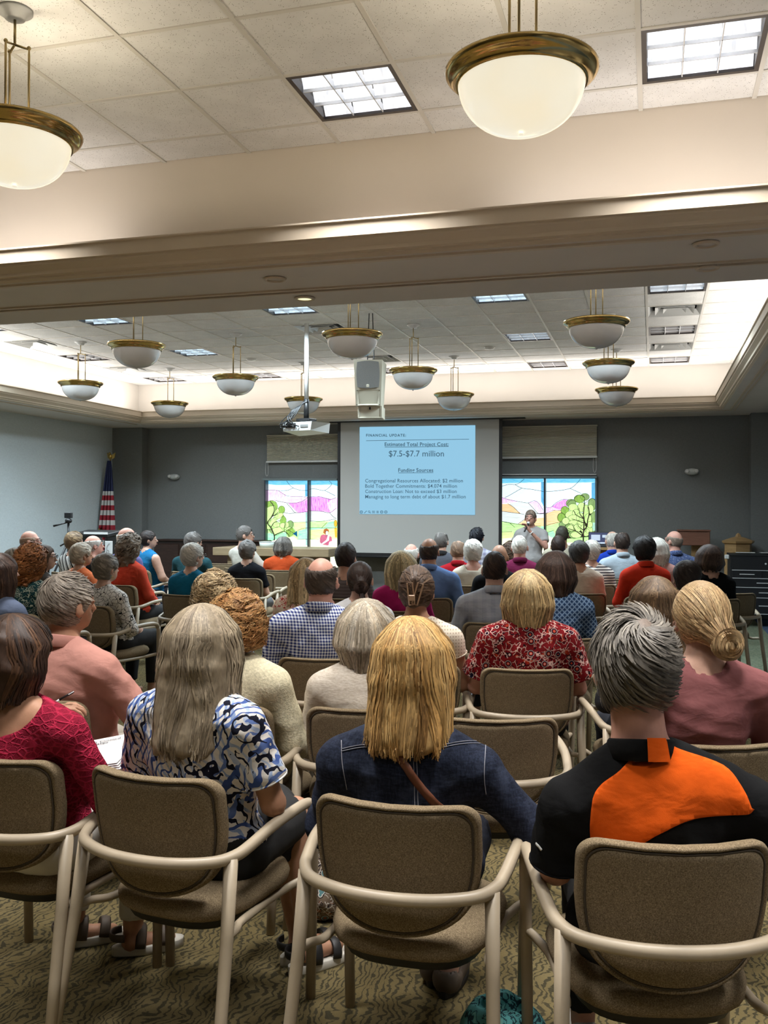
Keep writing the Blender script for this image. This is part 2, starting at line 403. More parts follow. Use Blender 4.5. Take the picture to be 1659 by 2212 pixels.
# ================================================================ recessed ceiling lights
M_TROFF = mat('light_frame_black', (.03, .022, .02), .4)
M_BLADE = mat('louver_aluminium', (.80, .82, .86), .25, .35)
def m_lit(name, col, s):
    m = NM(name); v = m.coord('Object'); w = m.noise(m.coord('Object', (14, 5, 4)), 2.0, 2, .5, 1.2)
    m.base((.7, .7, .72), .3); m.set(m.b, 'Emission Color', m.ramp(w, [(.32, tuple(c*.55 for c in col)), (.62, col)])); m.b.inputs['Emission Strength'].default_value = s; return m.m
M_PAN = {'near': m_lit('lit_reflector_near', (.90, .94, 1.0), .86), 'bright': m_lit('lit_reflector_far', (.62, .85, 1.0), .85), 'dim': m_lit('dim_reflector_far', (.62, .76, .88), .45),
         'off': mat('unlit_reflector', (.42, .40, .40), .35, var=.12, vs_=12)}
def troffer(i, j, y0, state, label, energy, group=None):
    cx, cy = GX+(i+.5)*T, y0+(j+.5)*T
    t = thing('ceiling_light', label, 'ceiling light', (cx, cy, Z_CEIL), 0, group)
    a, b = .295, .268
    fr = MB()
    for sx, sy, w, d in ((0, -1, 2*a, a-b), (0, 1, 2*a, a-b), (-1, 0, a-b, 2*b), (1, 0, a-b, 2*b)): fr.box((sx*(a+b)/2, sy*(a+b)/2, .02), (w, d, .05))
    fr.build('frame', M_TROFF, t)
    n = 3; c = 2*b/n
    for p in range(n):          # nine reflector cells, each a shallow trough
        for q in range(n):
            x0, y0_ = -b+p*c, -b+q*c; mb = MB(); V = []
            for k in range(7):
                s = k/6; zz = .012+.085*math.sin(PI*s)
                V += [(x0+.004, y0_+s*c, zz), (x0+c-.004, y0_+s*c, zz)]
            mb.add(V, [(2*k, 2*k+1, 2*k+3, 2*k+2)[::-1] for k in range(6)])
            mb.build('reflector_cell', M_PAN[state], t, True)
    for k in (1, 2):
        MB().box((-b+k*c, 0, .018), (.006, 2*b, .04)).build('louver_blade', M_BLADE, t)
        MB().box((0, -b+k*c, .018), (2*b, .006, .04)).build('louver_blade', M_BLADE, t)
    if energy: area('troffer_lamp', (0, 0, -.012), (0, 0, 0), .5, .5, energy, (1.0, .98, .955) if state == 'near' else (.74, .90, 1.0), t, math.radians(86 if state == 'near' else 150))
    return t
LBL = {(-3, 0): 'lit square ceiling light in the near ceiling, left of the big glowing bowl lamp', (0, 0): 'lit square ceiling light in the near ceiling, at the upper right corner',
       (-7, 0): 'lit square ceiling light in the near ceiling, far to the left', (3, 0): 'lit square ceiling light in the near ceiling, beyond the right edge'}
for (i, j) in sorted(LIT_N):
    if (i, j) in LBL: troffer(i, j, YN, 'near', LBL[(i, j)], 24)
    else: troffer(i, j, YN, 'near', 'lit square ceiling light overhead behind the photographer', 24, 'ceiling lights behind the camera')
COLN = {0: 'in the right-hand column of ceiling lights', -3: 'in the column right of the bowl lamps', -7: 'above the projector pole', -11: 'in the left middle column', -14: 'in the leftmost column'}
ROWN = {0: 'bright square light nearest the beam', 4: 'square louvred light in the middle row', 8: 'square louvred light nearest the front wall'}
STATE = {(0, 0): ('dim', 40), (-3, 0): ('bright', 83), (-7, 0): ('bright', 83), (-11, 0): ('bright', 83), (-14, 0): ('bright', 62), (-3, 4): ('dim', 36), (-11, 4): ('bright', 77), (-7, 4): ('dim', 36)}
for (i, j) in sorted(FIX_F):
    st, en = STATE.get((i, j), ('off', 0)); troffer(i, j, YF, st, f'{ROWN[j]}, {COLN[i]}', en)

# ceiling vents: nested square cones
M_VENT = mat('vent_white_metal', (.62, .62, .60), .4, .1)
for (i, j) in sorted(VENT_F):
    t = thing('ceiling_vent', 'square air vent with nested louvres, ' + ('second' if j == 2 else 'fourth') + ' row from the beam, ' + {0: 'right-hand column', -7: 'column above the projector', -14: 'leftmost column'}[i], 'vent', (GX+(i+.5)*T, YF+(j+.5)*T, Z_CEIL))
    MB().box((0, 0, .09), (.56, .56, .01)).build('duct_back', M_DARK, t)
    for k, (a, b) in enumerate(((.295, .245), (.215, .155), (.125, .06))):
        V = []
        for r, z in ((a, -.008), (b, .055), (b, .062), (a, .0)): V += [(-r, -r, z), (r, -r, z), (r, r, z), (-r, r, z)]
        F = [(4*q+s, 4*q+(s+1) % 4, 4*((q+1) % 4)+(s+1) % 4, 4*((q+1) % 4)+s) for q in range(4) for s in range(4)]
        MB().add(V, F).build('cone', M_VENT, t)
    MB().box((0, 0, .04), (.1, .1, .012)).build('centre_plate', M_VENT, t)

# ================================================================ bowl pendants
M_BRASS = mat('polished_brass', (.56, .40, .155), .16, 1.0, var=.1, vs_=20)
M_ROD = mat('brass_rod', (.52, .40, .20), .3, 1.0)
def m_glass_on():
    m = NM('glowing_bowl_glass'); v = m.coord('Object'); f = m.noise(v, 3, 2)
    m.base((.75, .72, .62), .15); m.set(m.b, 'Emission Color', m.ramp(f, [(.35, (1.0, .88, .64)), (.65, (1.0, .94, .77))])); m.b.inputs['Emission Strength'].default_value = .62; return m.m
M_BON = m_glass_on(); M_BOFF = mat('white_bowl_glass', (.60, .585, .57), .12, var=.02, vs_=4)
RIM_Z = 3.36
def pendant(x, y, lit, label):
    t = thing('pendant_lamp', label, 'pendant lamp', (x, y, RIM_Z))
    R = .305
    # brass ring with a stepped, rolled section
    MB().lathe([(.250, -.050), (.258, -.054), (.264, -.042), (.270, -.026), (.284, -.022), (.298, -.010), (R, .004), (.300, .013), (.284, .010), (.272, .018), (.250, .012), (.242, -.02), (.250, -.050)], 48).build('brass_rim', M_BRASS, t, True)
    prof = [(.252*math.cos(a)**.85, -.032-.205*math.sin(a)) for a in [k*PI/2/14 for k in range(14)]] + [(.004, -.237)]
    MB().lathe(prof, 48).build('glass_bowl', M_BON if lit else M_BOFF, t, True)
    MB().sphere((0, 0, -.245), (.012, .012, .005)).build('finial', M_BON if lit else M_BOFF, t, True)
    top = Z_CEIL-RIM_Z
    MB().lathe([(.01, top-.045), (.045, top-.042), (.055, top-.02), (.08, top-.012), (.08, top)], 24).build('canopy', M_WHITE, t, True)
    MB().tube([(0, 0, top-.04), (0, 0, top-.16)], .006, 8).build('stem', M_ROD, t, True)
    for k in range(3):
        w = k*2*PI/3+.5; c, s = math.cos(w), math.sin(w); rr = .062
        MB().tube([(0, 0, top-.16), (c*rr, s*rr, top-.175), (c*rr, s*rr, top-.2), (c*rr, s*rr, -.03)], .0055, 8).build('rod', M_ROD, t, True)
        MB().sphere((c*rr, s*rr, top-.17), .010, 8, 6).build('rod_knob', M_ROD, t, True)
    if lit:
        d = bpy.data.lights.new('bowl_bulb', 'POINT'); d.energy = 42; d.color = (1, .87, .66); d.shadow_soft_size = .06
        b = bpy.data.objects.new('bowl_bulb', d); link(b, t); b.location = (0, 0, -.035)
PX = (-.51, -2.87, -5.27, -7.6)
pendant(-.51, 3.74, True, 'large glowing bowl lamp with brass rim, hanging near, right of centre')
pendant(-2.85, 3.72, True, 'large glowing bowl lamp with brass rim, cut by the left edge')
for r, (yy, rn) in enumerate(((8.87, 'the row nearest the beam'), (11.33, 'the middle row'), (13.82, 'the row nearest the screen'))):
    for k, cn_ in enumerate(('rightmost', 'second from right', 'third from right', 'leftmost')):
        if r == 0 and k == 3: continue
        pendant(PX[k], yy, False, f'unlit white bowl lamp with brass rim, {"leftmost" if r == 0 and k == 2 else cn_} in {rn}')
# ================================================================ stained-glass windows in the front wall
YG = FAR_WALL-.012
def glass(name, col, s=1.0, dark=None, sc=(30, 8), thr=(.35, .65)):
    m = NM(name); v = m.coord('Object', (1, 1, 1)); w = m.noise(m.coord('Object', (sc[0]*.1, 1, sc[1]*.1)), 12, 3, .6, .8)
    d = dark or tuple(c*.72 for c in col); c = m.ramp(w, [(thr[0], d), (thr[1], col)])
    m.base(c, .12); m.set(m.b, 'Emission Color', c); m.b.inputs['Emission Strength'].default_value = s*.85; return m.m
G = dict(sky=glass('glass_pale_sky', (.80, .95, 1.0), .95, (.70, .90, 1.0)), blue=glass('glass_blue', (.28, .75, .98), .9, (.12, .55, .85), (8, 60)),
    pinkl=glass('glass_pale_pink', (.98, .80, .98), .95, (.80, .42, .82), (70, 9)), pink=glass('glass_purple', (.92, .52, .92), .9, (.52, .12, .58), (70, 8)),
    grey=glass('glass_pale_grey', (.80, .87, .88), .92, (.64, .70, .68), (6, 60)), sand=glass('glass_sand', (.93, .72, .42), .9, (.80, .52, .26), (6, 60)),
    green=glass('glass_meadow', (.62, .95, .42), .95, (.45, .80, .28), (6, 60)), greenb=glass('glass_sea_green', (.50, .95, .55), .95, (.25, .75, .45), (6, 60)),
    yel=glass('glass_yellow_green', (.80, .96, .45), .98, (.60, .85, .28), (6, 60)), leaf=glass('glass_light_leaf', (.66, .86, .36), .86, (.52, .76, .26)),
    leafd=glass('glass_dark_leaf', (.30, .50, .10), .8, (.20, .36, .07)), leafm=glass('glass_grey_leaf', (.30, .44, .18), .75, (.2, .32, .12)),
    cream=glass('glass_cream', (1.0, 1.0, .76), 1.05, (.92, .97, .62)), red=glass('glass_rose', (.70, .17, .28), .7), auburn=glass('glass_auburn', (.60, .18, .05), .6),
    orange=glass('glass_orange', (1.0, .52, .05), .95), white=glass('glass_white', (.95, .96, .95), 1.0), navy=glass('glass_navy', (.01, .13, .30), .5), band=glass('glass_border_blue', (.15, .50, .82), .85), teal=glass('glass_border_teal', (.45, .72, .66), .8))
M_LEAD = mat('lead_came', (.02, .018, .02), .5)
M_BRANCH = mat('leaded_branch_brown', (.055, .022, .02), .5)
def window(name, zx, zy, zs, outline, pieces, leads, branches):
    """pieces are polygons in the coordinates of a close-up whose corner is (zx,zy) and scale zs, put on the glass plane"""
    def W3(u, v, d):
        p = at_Y(zx+u/zs, zy+v/zs, YG); return (p[0], YG-d, p[2])
    w = struct(MB().prism(outline, W3, -.02, 0.0).build(name, M_LEAD))
    for k, (c, poly) in enumerate(pieces):
        d = .002+.0022*k
        MB().prism([(p.x, p.y) for p in (bez([(a, b, 0) for a, b in poly]+[(poly[0][0], poly[0][1], 0)], 3)[:-1] if c[0] == '~' else [Vector((a, b, 0)) for a, b in poly])], W3, d, d+.006).build('glass_piece', G[c.lstrip('~')], w)
    top = .012+.0022*len(pieces)
    for k, (c, poly) in enumerate(pieces):
        if c[0] == '~' or c.startswith('leaf'):
            d = .0095+.0022*k; q = bez([(a, b, 0) for a, b in poly]+[(poly[0][0], poly[0][1], 0)], 3); MB().tube([W3(p.x, p.y, d) for p in q], .0026, 4, False).build('lead_line', M_LEAD, w)
    for ln in leads:
        pts = [W3(p.x, p.y, top) for p in bez([(a, b, 0) for a, b in ln], 5)]; MB().tube(pts, .0036, 5).build('lead_line', M_LEAD, w)
    for ln, r in branches:
        pts = [W3(p.x, p.y, top+.004) for p in bez([(a, b, 0) for a, b in ln], 5)]; n = len(pts); MB().tube(pts, [.72*r*(1-.45*i/(n-1)) for i in range(n)], 6).build('branch', M_BRANCH, w)
    return w, W3, top
def blob(cx, cy, rx, ry, n=14, rot=0.0):
    return [(cx+rx*math.cos(a)*math.cos(rot)-ry*math.sin(a)*math.sin(rot), cy+rx*math.cos(a)*math.sin(rot)+ry*math.sin(a)*math.cos(rot)) for a in [2*PI*k/n for k in range(n)]]
BOT = 2080
L_pieces = [('sky', [(185, 355), (1580, 355), (1580, 760), (185, 760)]), ('blue', [(185, 355), (1010, 355), (1010, 430), (340, 440), (185, 420)]), ('blue', [(1035, 355), (1580, 355), (1580, 470), (1470, 430), (1035, 440)]),
  ('grey', [(185, 700), (1580, 690), (1580, 1200), (185, 1200)]),
  ('pinkl', [(185, 540), (330, 535), (440, 570), (550, 650), (480, 720), (350, 745), (185, 780)]), ('pinkl', [(350, 745), (640, 665), (850, 668), (1010, 680), (900, 765), (740, 800), (560, 790)]),
  ('pink', [(590, 805), (740, 800), (900, 765), (1010, 690), (1010, 975), (770, 990)]), ('pink', [(1040, 680), (1220, 668), (1450, 725), (1370, 800), (1400, 920), (1440, 990), (1300, 965), (1040, 955)]), ('pinkl', [(1370, 800), (1460, 720), (1580, 690), (1580, 900), (1450, 985)]),
  ('green', [(185, 1180), (700, 1180), (1580, 1150), (1580, 1560), (185, 1560)]), ('greenb', [(800, 1345), (1010, 1290), (1580, 1290), (1580, 1330), (1010, 1350), (1010, 1510), (780, 1520)]), ('yel', [(700, 1190), (1010, 1175), (1010, 1290), (760, 1360)]), ('yel', [(1040, 1330), (1580, 1300), (1580, 1520), (1040, 1510)]), ('greenb', [(1300, 1290), (1390, 1180), (1580, 1145), (1580, 1290)]), ('greenb', [(185, 1400), (560, 1380), (560, 1560), (185, 1560)]),
  ('cream', [(185, 1590), (340, 1525), (700, 1470), (760, 1515), (1580, 1510), (1580, BOT), (185, BOT)]),
  ('leafd', [(185, 770), (270, 745), (350, 780), (385, 870), (350, 980), (185, 900)]), ('~leafd', blob(465, 930, 65, 75)), ('leafd', [(500, 1040), (555, 1110), (550, 1180), (440, 1220), (430, 1150)]), ('~leafm', blob(640, 1220, 65, 75)), ('leafd', [(560, 1330), (680, 1290), (740, 1380), (700, 1420), (620, 1470), (560, 1400)]), ('leafm', [(215, 1330), (290, 1300), (330, 1400), (270, 1400)]),
  ('leaf', [(185, 890), (250, 860), (335, 860), (345, 940), (280, 1080), (215, 1190), (185, 1190)]), ('leaf', [(300, 1060), (345, 950), (400, 905), (425, 980), (390, 1020)]), ('~leaf', blob(410, 1060, 105, 50, rot=-.5)), ('leaf', [(215, 1190), (310, 1090), (380, 1110), (350, 1190), (290, 1290)]), ('leaf', [(185, 1200), (270, 1300), (230, 1320), (185, 1310)]), ('~leaf', blob(370, 1230, 68, 55)), ('leaf', [(290, 1310), (420, 1270), (500, 1330), (490, 1380), (340, 1440)]), ('~leaf', blob(500, 1245, 60, 55)), ('~leaf', blob(580, 1235, 45, 60)), ('leaf', [(550, 1340), (600, 1280), (670, 1280), (600, 1330)]),
  ('band', [(945, 430), (1005, 430), (1005, 670), (945, 670)]), ('teal', [(955, 980), (1005, 980), (1005, 1640), (955, 1640)]),
  ('red', [(1240, 1500), (1260, 1440), (1310, 1420), (1400, 1440), (1470, 1470), (1480, 1560), (1400, 1640), (1290, 1620), (1240, 1580)]), ('auburn', [(1305, 1390), (1320, 1320), (1370, 1300), (1415, 1330), (1415, 1370), (1350, 1420)]), ('~white', blob(1382, 1395, 28, 45)), ('white', [(1400, 1440), (1430, 1420), (1420, 1540), (1330, 1600), (1230, 1640), (1290, 1590), (1370, 1530)]), ('white', [(1410, 1650), (1430, 1570), (1580, 1510), (1580, 1660)]), ('~orange', blob(1555, 1205, 30, 70)), ('orange', [(1530, 1290), (1580, 1285), (1580, 1480), (1545, 1480)]), ('navy', [(710, 1410), (790, 1350), (795, 1470), (760, 1440)])]
L_leads = [[(590, 360), (640, 430), (720, 500), (860, 545), (1010, 548)], [(720, 500), (600, 550), (430, 556), (330, 540), (185, 545)], [(430, 556), (540, 630), (640, 665), (850, 668), (1010, 685)], [(1040, 530), (1130, 515), (1340, 548), (1480, 430), (1430, 365)], [(1340, 548), (1550, 655)], [(350, 745), (560, 790), (740, 800), (900, 765), (1005, 690)], [(590, 805), (680, 900), (770, 990), (1005, 968)], [(520, 985), (650, 1008), (770, 990)], [(1040, 680), (1220, 668), (1450, 725), (1570, 690)], [(1040, 955), (1250, 960), (1440, 990), (1570, 900)], [(1440, 990), (1510, 1070), (1570, 1100)], [(700, 1185), (850, 1178), (1005, 1175)], [(1040, 1155), (1300, 1160), (1570, 1110)], [(1280, 1295), (1390, 1180)], [(800, 1345), (1005, 1290), (1570, 1295)], [(185, 1600), (340, 1525)], [(790, 1515), (1005, 1512), (1230, 1520)], [(620, 1330), (720, 1390)]]
L_br = [([(345, 1540), (345, 1440), (280, 1290), (215, 1190), (290, 1075), (345, 950), (330, 850), (260, 760)], .016), ([(345, 1440), (450, 1390), (545, 1360), (620, 1420), (640, 1470)], .013), ([(545, 1360), (545, 1280), (580, 1200)], .010), ([(280, 1290), (340, 1190), (450, 1150)], .011), ([(290, 1075), (380, 1020), (430, 970)], .010), ([(215, 1190), (185, 1200)], .01)]
w1, W1, t1 = window('window_1', 560, 1000, 9.217, [(165, 352), (1620, 352), (1620, BOT), (165, BOT)], L_pieces, L_leads, L_br)
M_FRAME = mat('window_frame_dark', (.035, .04, .05), .4); M_JAMB = mat('window_jamb', (.16, .2, .2), .5)
def bar2(w, W_, u0, v0, u1, v1, d, m, nm):
    MB().prism([(u0, v0), (u1, v0), (u1, v1), (u0, v1)], W_, -.01, d).build(nm, m, w)
bar2(w1, W1, 160, 340, 186, BOT, .14, M_FRAME, 'window_frame'); bar2(w1, W1, 1010, 352, 1036, BOT, .13, M_FRAME, 'mullion'); bar2(w1, W1, 128, 315, 1600, 350, .15, M_JAMB, 'window_frame'); bar2(w1, W1, 130, 350, 160, BOT, .06, M_JAMB, 'window_frame')
RB = 1900
R_pieces = [('sky', [(100, 245), (1560, 245), (1560, 780), (100, 780)]), ('blue', [(100, 245), (760, 245), (740, 300), (100, 318)]), ('blue', [(800, 245), (1560, 245), (1560, 300), (1200, 310), (800, 310)]), ('band', [(715, 300), (762, 290), (762, 690), (715, 600)]), ('band', [(1500, 310), (1560, 300), (1560, 580), (1500, 560)]),
  ('pinkl', [(100, 535), (200, 560), (360, 605), (250, 625), (100, 640)]), ('pinkl', [(525, 620), (620, 590), (690, 630), (765, 780), (680, 785)]), ('pinkl', [(800, 690), (880, 690), (1030, 740), (920, 735), (800, 785)]), ('pink', [(880, 688), (960, 620), (1070, 570), (1160, 580), (1110, 690), (1030, 738)]),
  ('grey', [(215, 640), (370, 600), (530, 625), (680, 785), (450, 800), (400, 790)]), ('sand', [(100, 640), (210, 635), (300, 700), (400, 790), (100, 750)]), ('grey', [(100, 750), (400, 790), (460, 800), (765, 790), (765, 990), (560, 960), (370, 950), (250, 930), (100, 905)]), ('sand', [(800, 790), (920, 740), (1040, 745), (1080, 800), (1000, 930), (800, 980)]), ('sand', [(370, 950), (470, 880), (765, 850), (765, 985), (600, 975)]),
  ('green', [(100, 910), (330, 945), (560, 985), (765, 985), (765, 1180), (100, 1180)]), ('green', [(800, 980), (1000, 930), (1130, 1000), (1130, 1200), (800, 1190)]), ('yel', [(100, 1080), (280, 1070), (300, 1160), (100, 1175)]), ('greenb', [(800, 1090), (900, 1050), (960, 1150), (870, 1170)]), ('greenb', [(720, 985), (765, 985), (765, 1450), (720, 1450)]),
  ('cream', [(100, 1180), (250, 1165), (765, 1180), (765, RB), (100, RB)]), ('cream', [(800, 1090), (860, 1160), (1130, 1230), (1560, 1220), (1560, RB), (800, RB)]), ('green', [(1120, 1180), (1560, 1140), (1560, 1230), (1120, 1240)]),
  ('~leafm', blob(1400, 530, 70, 55)), ('~leafd', blob(1315, 560, 85, 62)), ('~leafm', blob(1185, 630, 78, 65)), ('~leafm', blob(1510, 650, 65, 95)), ('~leafd', blob(1090, 740, 62, 65)), ('~leafd', blob(1035, 850, 62, 72)), ('~leafm', blob(1060, 960, 62, 60)), ('leafm', [(1500, 760), (1560, 750), (1560, 1060), (1500, 1090), (1480, 900)]), ('~leafm', blob(1180, 1010, 95, 80)), ('~leafm', blob(1230, 1110, 80, 65)), ('teal', [(1510, 930), (1560, 930), (1560, 1050), (1510, 1060)]),
  ('~leaf', blob(1225, 700, 80, 62, rot=.3)), ('~leaf', blob(1350, 690, 65, 75)), ('~leaf', blob(1490, 720, 48, 72)), ('~leaf', blob(1420, 760, 50, 110)), ('~leaf', blob(1175, 800, 82, 55, rot=-.3)), ('~leaf', blob(1265, 790, 60, 70)), ('~leaf', blob(1110, 905, 62, 55)), ('~leaf', blob(1230, 860, 90, 52)), ('~leaf', blob(1330, 850, 60, 80)), ('~leaf', blob(1450, 870, 55, 80)), ('~leaf', blob(1240, 930, 90, 42)), ('~leaf', blob(1200, 1010, 75, 50)), ('~leaf', blob(1340, 960, 65, 70)), ('~leaf', blob(1290, 1010, 60, 62)), ('~leaf', blob(1470, 1040, 55, 62)), ('~leaf', blob(1420, 1080, 60, 60)), ('~leaf', blob(1270, 1115, 88, 52)), ('~leaf', blob(1380, 1020, 45, 60)), ('~leaf', blob(1480, 960, 45, 50))]
R_leads = [[(110, 370), (230, 338), (325, 342), (400, 310), (465, 255)], [(325, 342), (430, 395), (600, 418), (765, 448)], [(430, 395), (250, 500), (160, 545)], [(800, 445), (950, 440), (1175, 400), (1290, 310), (1335, 255)], [(1175, 400), (1350, 480)], [(100, 530), (215, 570), (370, 600), (525, 622), (620, 590), (690, 630), (760, 740)], [(210, 635), (300, 690), (400, 790)], [(100, 750), (400, 790), (470, 802)], [(525, 622), (600, 700), (680, 785), (765, 790)], [(800, 690), (880, 690), (960, 620), (1070, 570), (1150, 575)], [(800, 790), (920, 740), (1040, 742)], [(100, 905), (240, 935), (420, 965), (460, 970)], [(370, 950), (465, 880)], [(800, 980), (900, 945), (1000, 930)], [(240, 935), (320, 1000)], [(100, 1075), (280, 1068)], [(800, 1090), (930, 1045)], [(1240, 560), (1270, 520), (1330, 500), (1400, 545), (1395, 575)], [(1130, 650), (1160, 600), (1240, 570)], [(1440, 605), (1500, 555), (1560, 570)], [(975, 850), (1000, 800), (1050, 770)], [(1100, 1000), (1130, 950), (1210, 940)]]
R_br = [([(1380, 1225), (1380, 1140), (1385, 1060), (1435, 985), (1445, 900), (1465, 820), (1470, 760), (1450, 680)], .016), ([(1385, 1060), (1390, 900), (1380, 850), (1395, 640), (1395, 580)], .014), ([(1385, 860), (1330, 800), (1310, 700)], .011), ([(1385, 870), (1270, 810), (1230, 740)], .010), ([(1390, 935), (1300, 900), (1200, 870)], .010), ([(1375, 1140), (1265, 1060), (1140, 1020)], .012), ([(1265, 1060), (1210, 960)], .009), ([(1390, 1050), (1310, 990), (1290, 940)], .009), ([(1465, 820), (1520, 780)], .009), ([(1395, 640), (1440, 600)], .008), ([(1435, 960), (1400, 920)], .009)]
w2, W2, t2 = window('window_2', 1070, 1000, 7.213, [(95, 240), (1580, 240), (1580, RB), (95, RB)], R_pieces, R_leads, R_br)
bar2(w2, W2, 768, 240, 794, RB, .13, M_FRAME, 'mullion'); bar2(w2, W2, 1560, 235, 1586, RB, .10, M_JAMB, 'window_frame'); bar2(w2, W2, 60, 205, 1590, 238, .15, M_JAMB, 'window_frame'); bar2(w2, W2, 60, 178, 1582, 192, .16, M_WHITE, 'shade_rail')
# raised pleated shades above each window
M_SHADE = mat('beige_pleated_shade', (.50, .475, .385), .8, var=.04)
def shade(label, x0, x1, y0, y1, cord_x):
    a = at_Y(x0, y0, FAR_WALL-.07); b = at_Y(x1, y0, FAR_WALL-.07); zt = max(a[2], b[2]); zb = at_Y((x0+x1)/2, y1, FAR_WALL-.07)[2]
    t = thing('window_shade', label, 'window shade', ((a[0]+b[0])/2, FAR_WALL-.05, zb)); w = (b[0]-a[0])/2; n = 18; V = []
    for k in range(2*n+1):
        z = (zt-zb)*k/(2*n); d = -.015-(.018 if k % 2 else 0); V += [(-w, d, z), (w, d, z)]
    V += [(-w, .03, zt-zb), (w, .03, zt-zb), (-w, .03, 0), (w, .03, 0)]; m = len(V)//2
    MB().add(V, [(2*k, 2*k+1, 2*((k+1) % m)+1, 2*((k+1) % m)) for k in range(m)]).build('pleated_fabric', M_SHADE, t)
    MB().box((0, -.012, -.008), (2*w+.02, .05, .03), bev=.004).build('bottom_rail', M_WHITE, t)
    MB().box((0, -.005, zt-zb+.012), (2*w+.02, .05, .026), bev=.004).build('head_rail', M_SHADE, t)
    cx = at_Y(cord_x, y1, FAR_WALL-.05)[0]-t.location[0]
    MB().tube(bez([(cx-.02, -.03, 0), (cx-.025, -.03, -.2), (cx, -.03, -.26), (cx+.025, -.03, -.2), (cx+.02, -.03, 0)], 5), .003, 5).build('cord', M_WHITE, t, True)
shade('beige pleated window shade left of the projection screen', 577, 745, 943, 996, 578)
shade('beige pleated window shade right of the projection screen', 1075, 1289, 925, 987, 1285)

# ================================================================ projection screen and slide
YS = 15.2
def SCR(x, y):
    p = at_Y(x, y, YS-.012); return (p[0], p[1], p[2])
sl, sr = at_Y(729, 1000, YS)[0], at_Y(1085, 1000, YS)[0]; sb_ = at_Y(900, 1203, YS)[2]
t = thing('projection_screen', 'white pull-down projection screen with black borders on the front wall', 'projection screen', ((sl+sr)/2, YS, 0))
hw = (sr-sl)/2
M_SCR = mat('screen_matte_white', (.50, .495, .47), .9)
MB().box((0, .004, (sb_+Z_SOF)/2), (2*hw, .004, Z_SOF-sb_)).build('black_border', M_DARK, t)
MB().box((0, 0, (sb_+Z_SOF)/2+.02), (2*hw-.11, .004, Z_SOF-sb_-.07)).build('screen_fabric', M_SCR, t)
MB().tube([(-hw, 0, sb_-.01), (hw, 0, sb_-.01)], .018, 10).build('bottom_bar', M_DARK, t, True)
MB().tube([(hw*.05, 0, sb_-.03), (hw*.35, 0, sb_-.03)], .012, 8).build('pull_handle', M_SHADE, t, True)
MB().box((.12, 0, Z_SOF-.006), (2*hw+.5, .10, .02)).build('ceiling_slot', M_DARK, t)
M_SLIDE = mat('projected_pale_blue', (.02, .02, .02), .9, emit=((.27, .545, .74), .82)); M_INK = mat('projected_dark_lettering', (.03, .07, .10), .9, emit=((.035, .075, .11), 1.0))
t = thing('projected_slide', 'pale blue projected slide of financial figures on the screen', 'slide', SCR(777, 1112))
I = Matrix.Identity(4)
def slide_obj(o): o.matrix_parent_inverse = Matrix.Translation(-Vector(t.location)); return o
slide_obj(MB().prism([(777, 922.5), (1026.5, 918.5), (1026, 1112.5), (776.5, 1110.5)], lambda u, v, d: (SCR(u, v)[0], YS-.006-d, SCR(u, v)[2]), 0, .004).build('picture', M_SLIDE, t))
def line(x0, y0, x1, y1, w=.6):
    slide_obj(MB().prism([(x0, y0-w), (x1, y1-w), (x1, y1+w), (x0, y0+w)], lambda u, v, d: (SCR(u, v)[0], YS-.011-d, SCR(u, v)[2]), 0, .002).build('rule', M_INK, t))
for s, x0, x1, by, bo, sp in (('FINANCIAL UPDATE:', 791, 877, 943, .03, 1.25), ('Estimated Total Project Cost:', 831, 969, 963.5, .018, 1.05), ('$7.5-$7.7 million', 840, 959, 986, .004, 1.0), ('Funding Sources', 860.5, 936, 1019.3, .02, 1.05),
    ('Congregational Resources Allocated: $2 million', 789, 1000, 1042, .008, 1.03), ('Bold Together Commitments: $4.074 million', 789, 987, 1053.5, .008, 1.03), ('Construction Loan: Not to exceed $3 million', 789, 986.5, 1065, .008, 1.03), ('Managing to long term debt of about $1.7 million', 789, 1006, 1076.5, .008, 1.03)):
    slide_obj(text_mesh('lettering', s, M_INK, t, SCR, x0, x1, by, bo, sp))
line(791, 952, 1013, 948.6, .5); line(831, 965.8, 969, 964.6, .5); line(860.5, 1021.4, 936, 1021, .5)
def icon(x, kind):
    y = 1106
    if kind == 'o':
        pts = [SCR(x+2.8*math.cos(a), y+2.8*math.sin(a)) for a in [2*PI*k/14 for k in range(15)]]; slide_obj(MB().tube(pts, .005, 5).build('icon', M_INK, t))
        line(x-1.2, y, x+1.2, y, .5)
    elif kind == '/': slide_obj(MB().tube([SCR(x-2.6, y+2.6), SCR(x+2.6, y-2.6)], .005, 5).build('icon', M_INK, t))
    elif kind == 'q':
        pts = [SCR(x-.6+1.9*math.cos(a), y-.8+1.9*math.sin(a)) for a in [2*PI*k/12 for k in range(13)]]; slide_obj(MB().tube(pts, .004, 5).build('icon', M_INK, t)); slide_obj(MB().tube([SCR(x+.8, y+.7), SCR(x+2.8, y+2.6)], .005, 5).build('icon', M_INK, t))
    elif kind == 'b': slide_obj(MB().tube([SCR(x+a, y+b) for a, b in ((-2.8, -2), (2.8, -2), (2.8, 2), (-2.8, 2), (-2.8, -2))], .004, 5).build('icon', M_INK, t)); line(x-1, y, x+1.5, y, .7)
    else:
        for k in (-1.8, 0, 1.8): line(x-2.8, y+k, x+2, y+k, .5)
for x, k in ((780.5, 'o'), (789.5, '/'), (798, 'q'), (807, 'b'), (816, '='), (824.5, 'o'), (833.5, 'o')): icon(x, k)
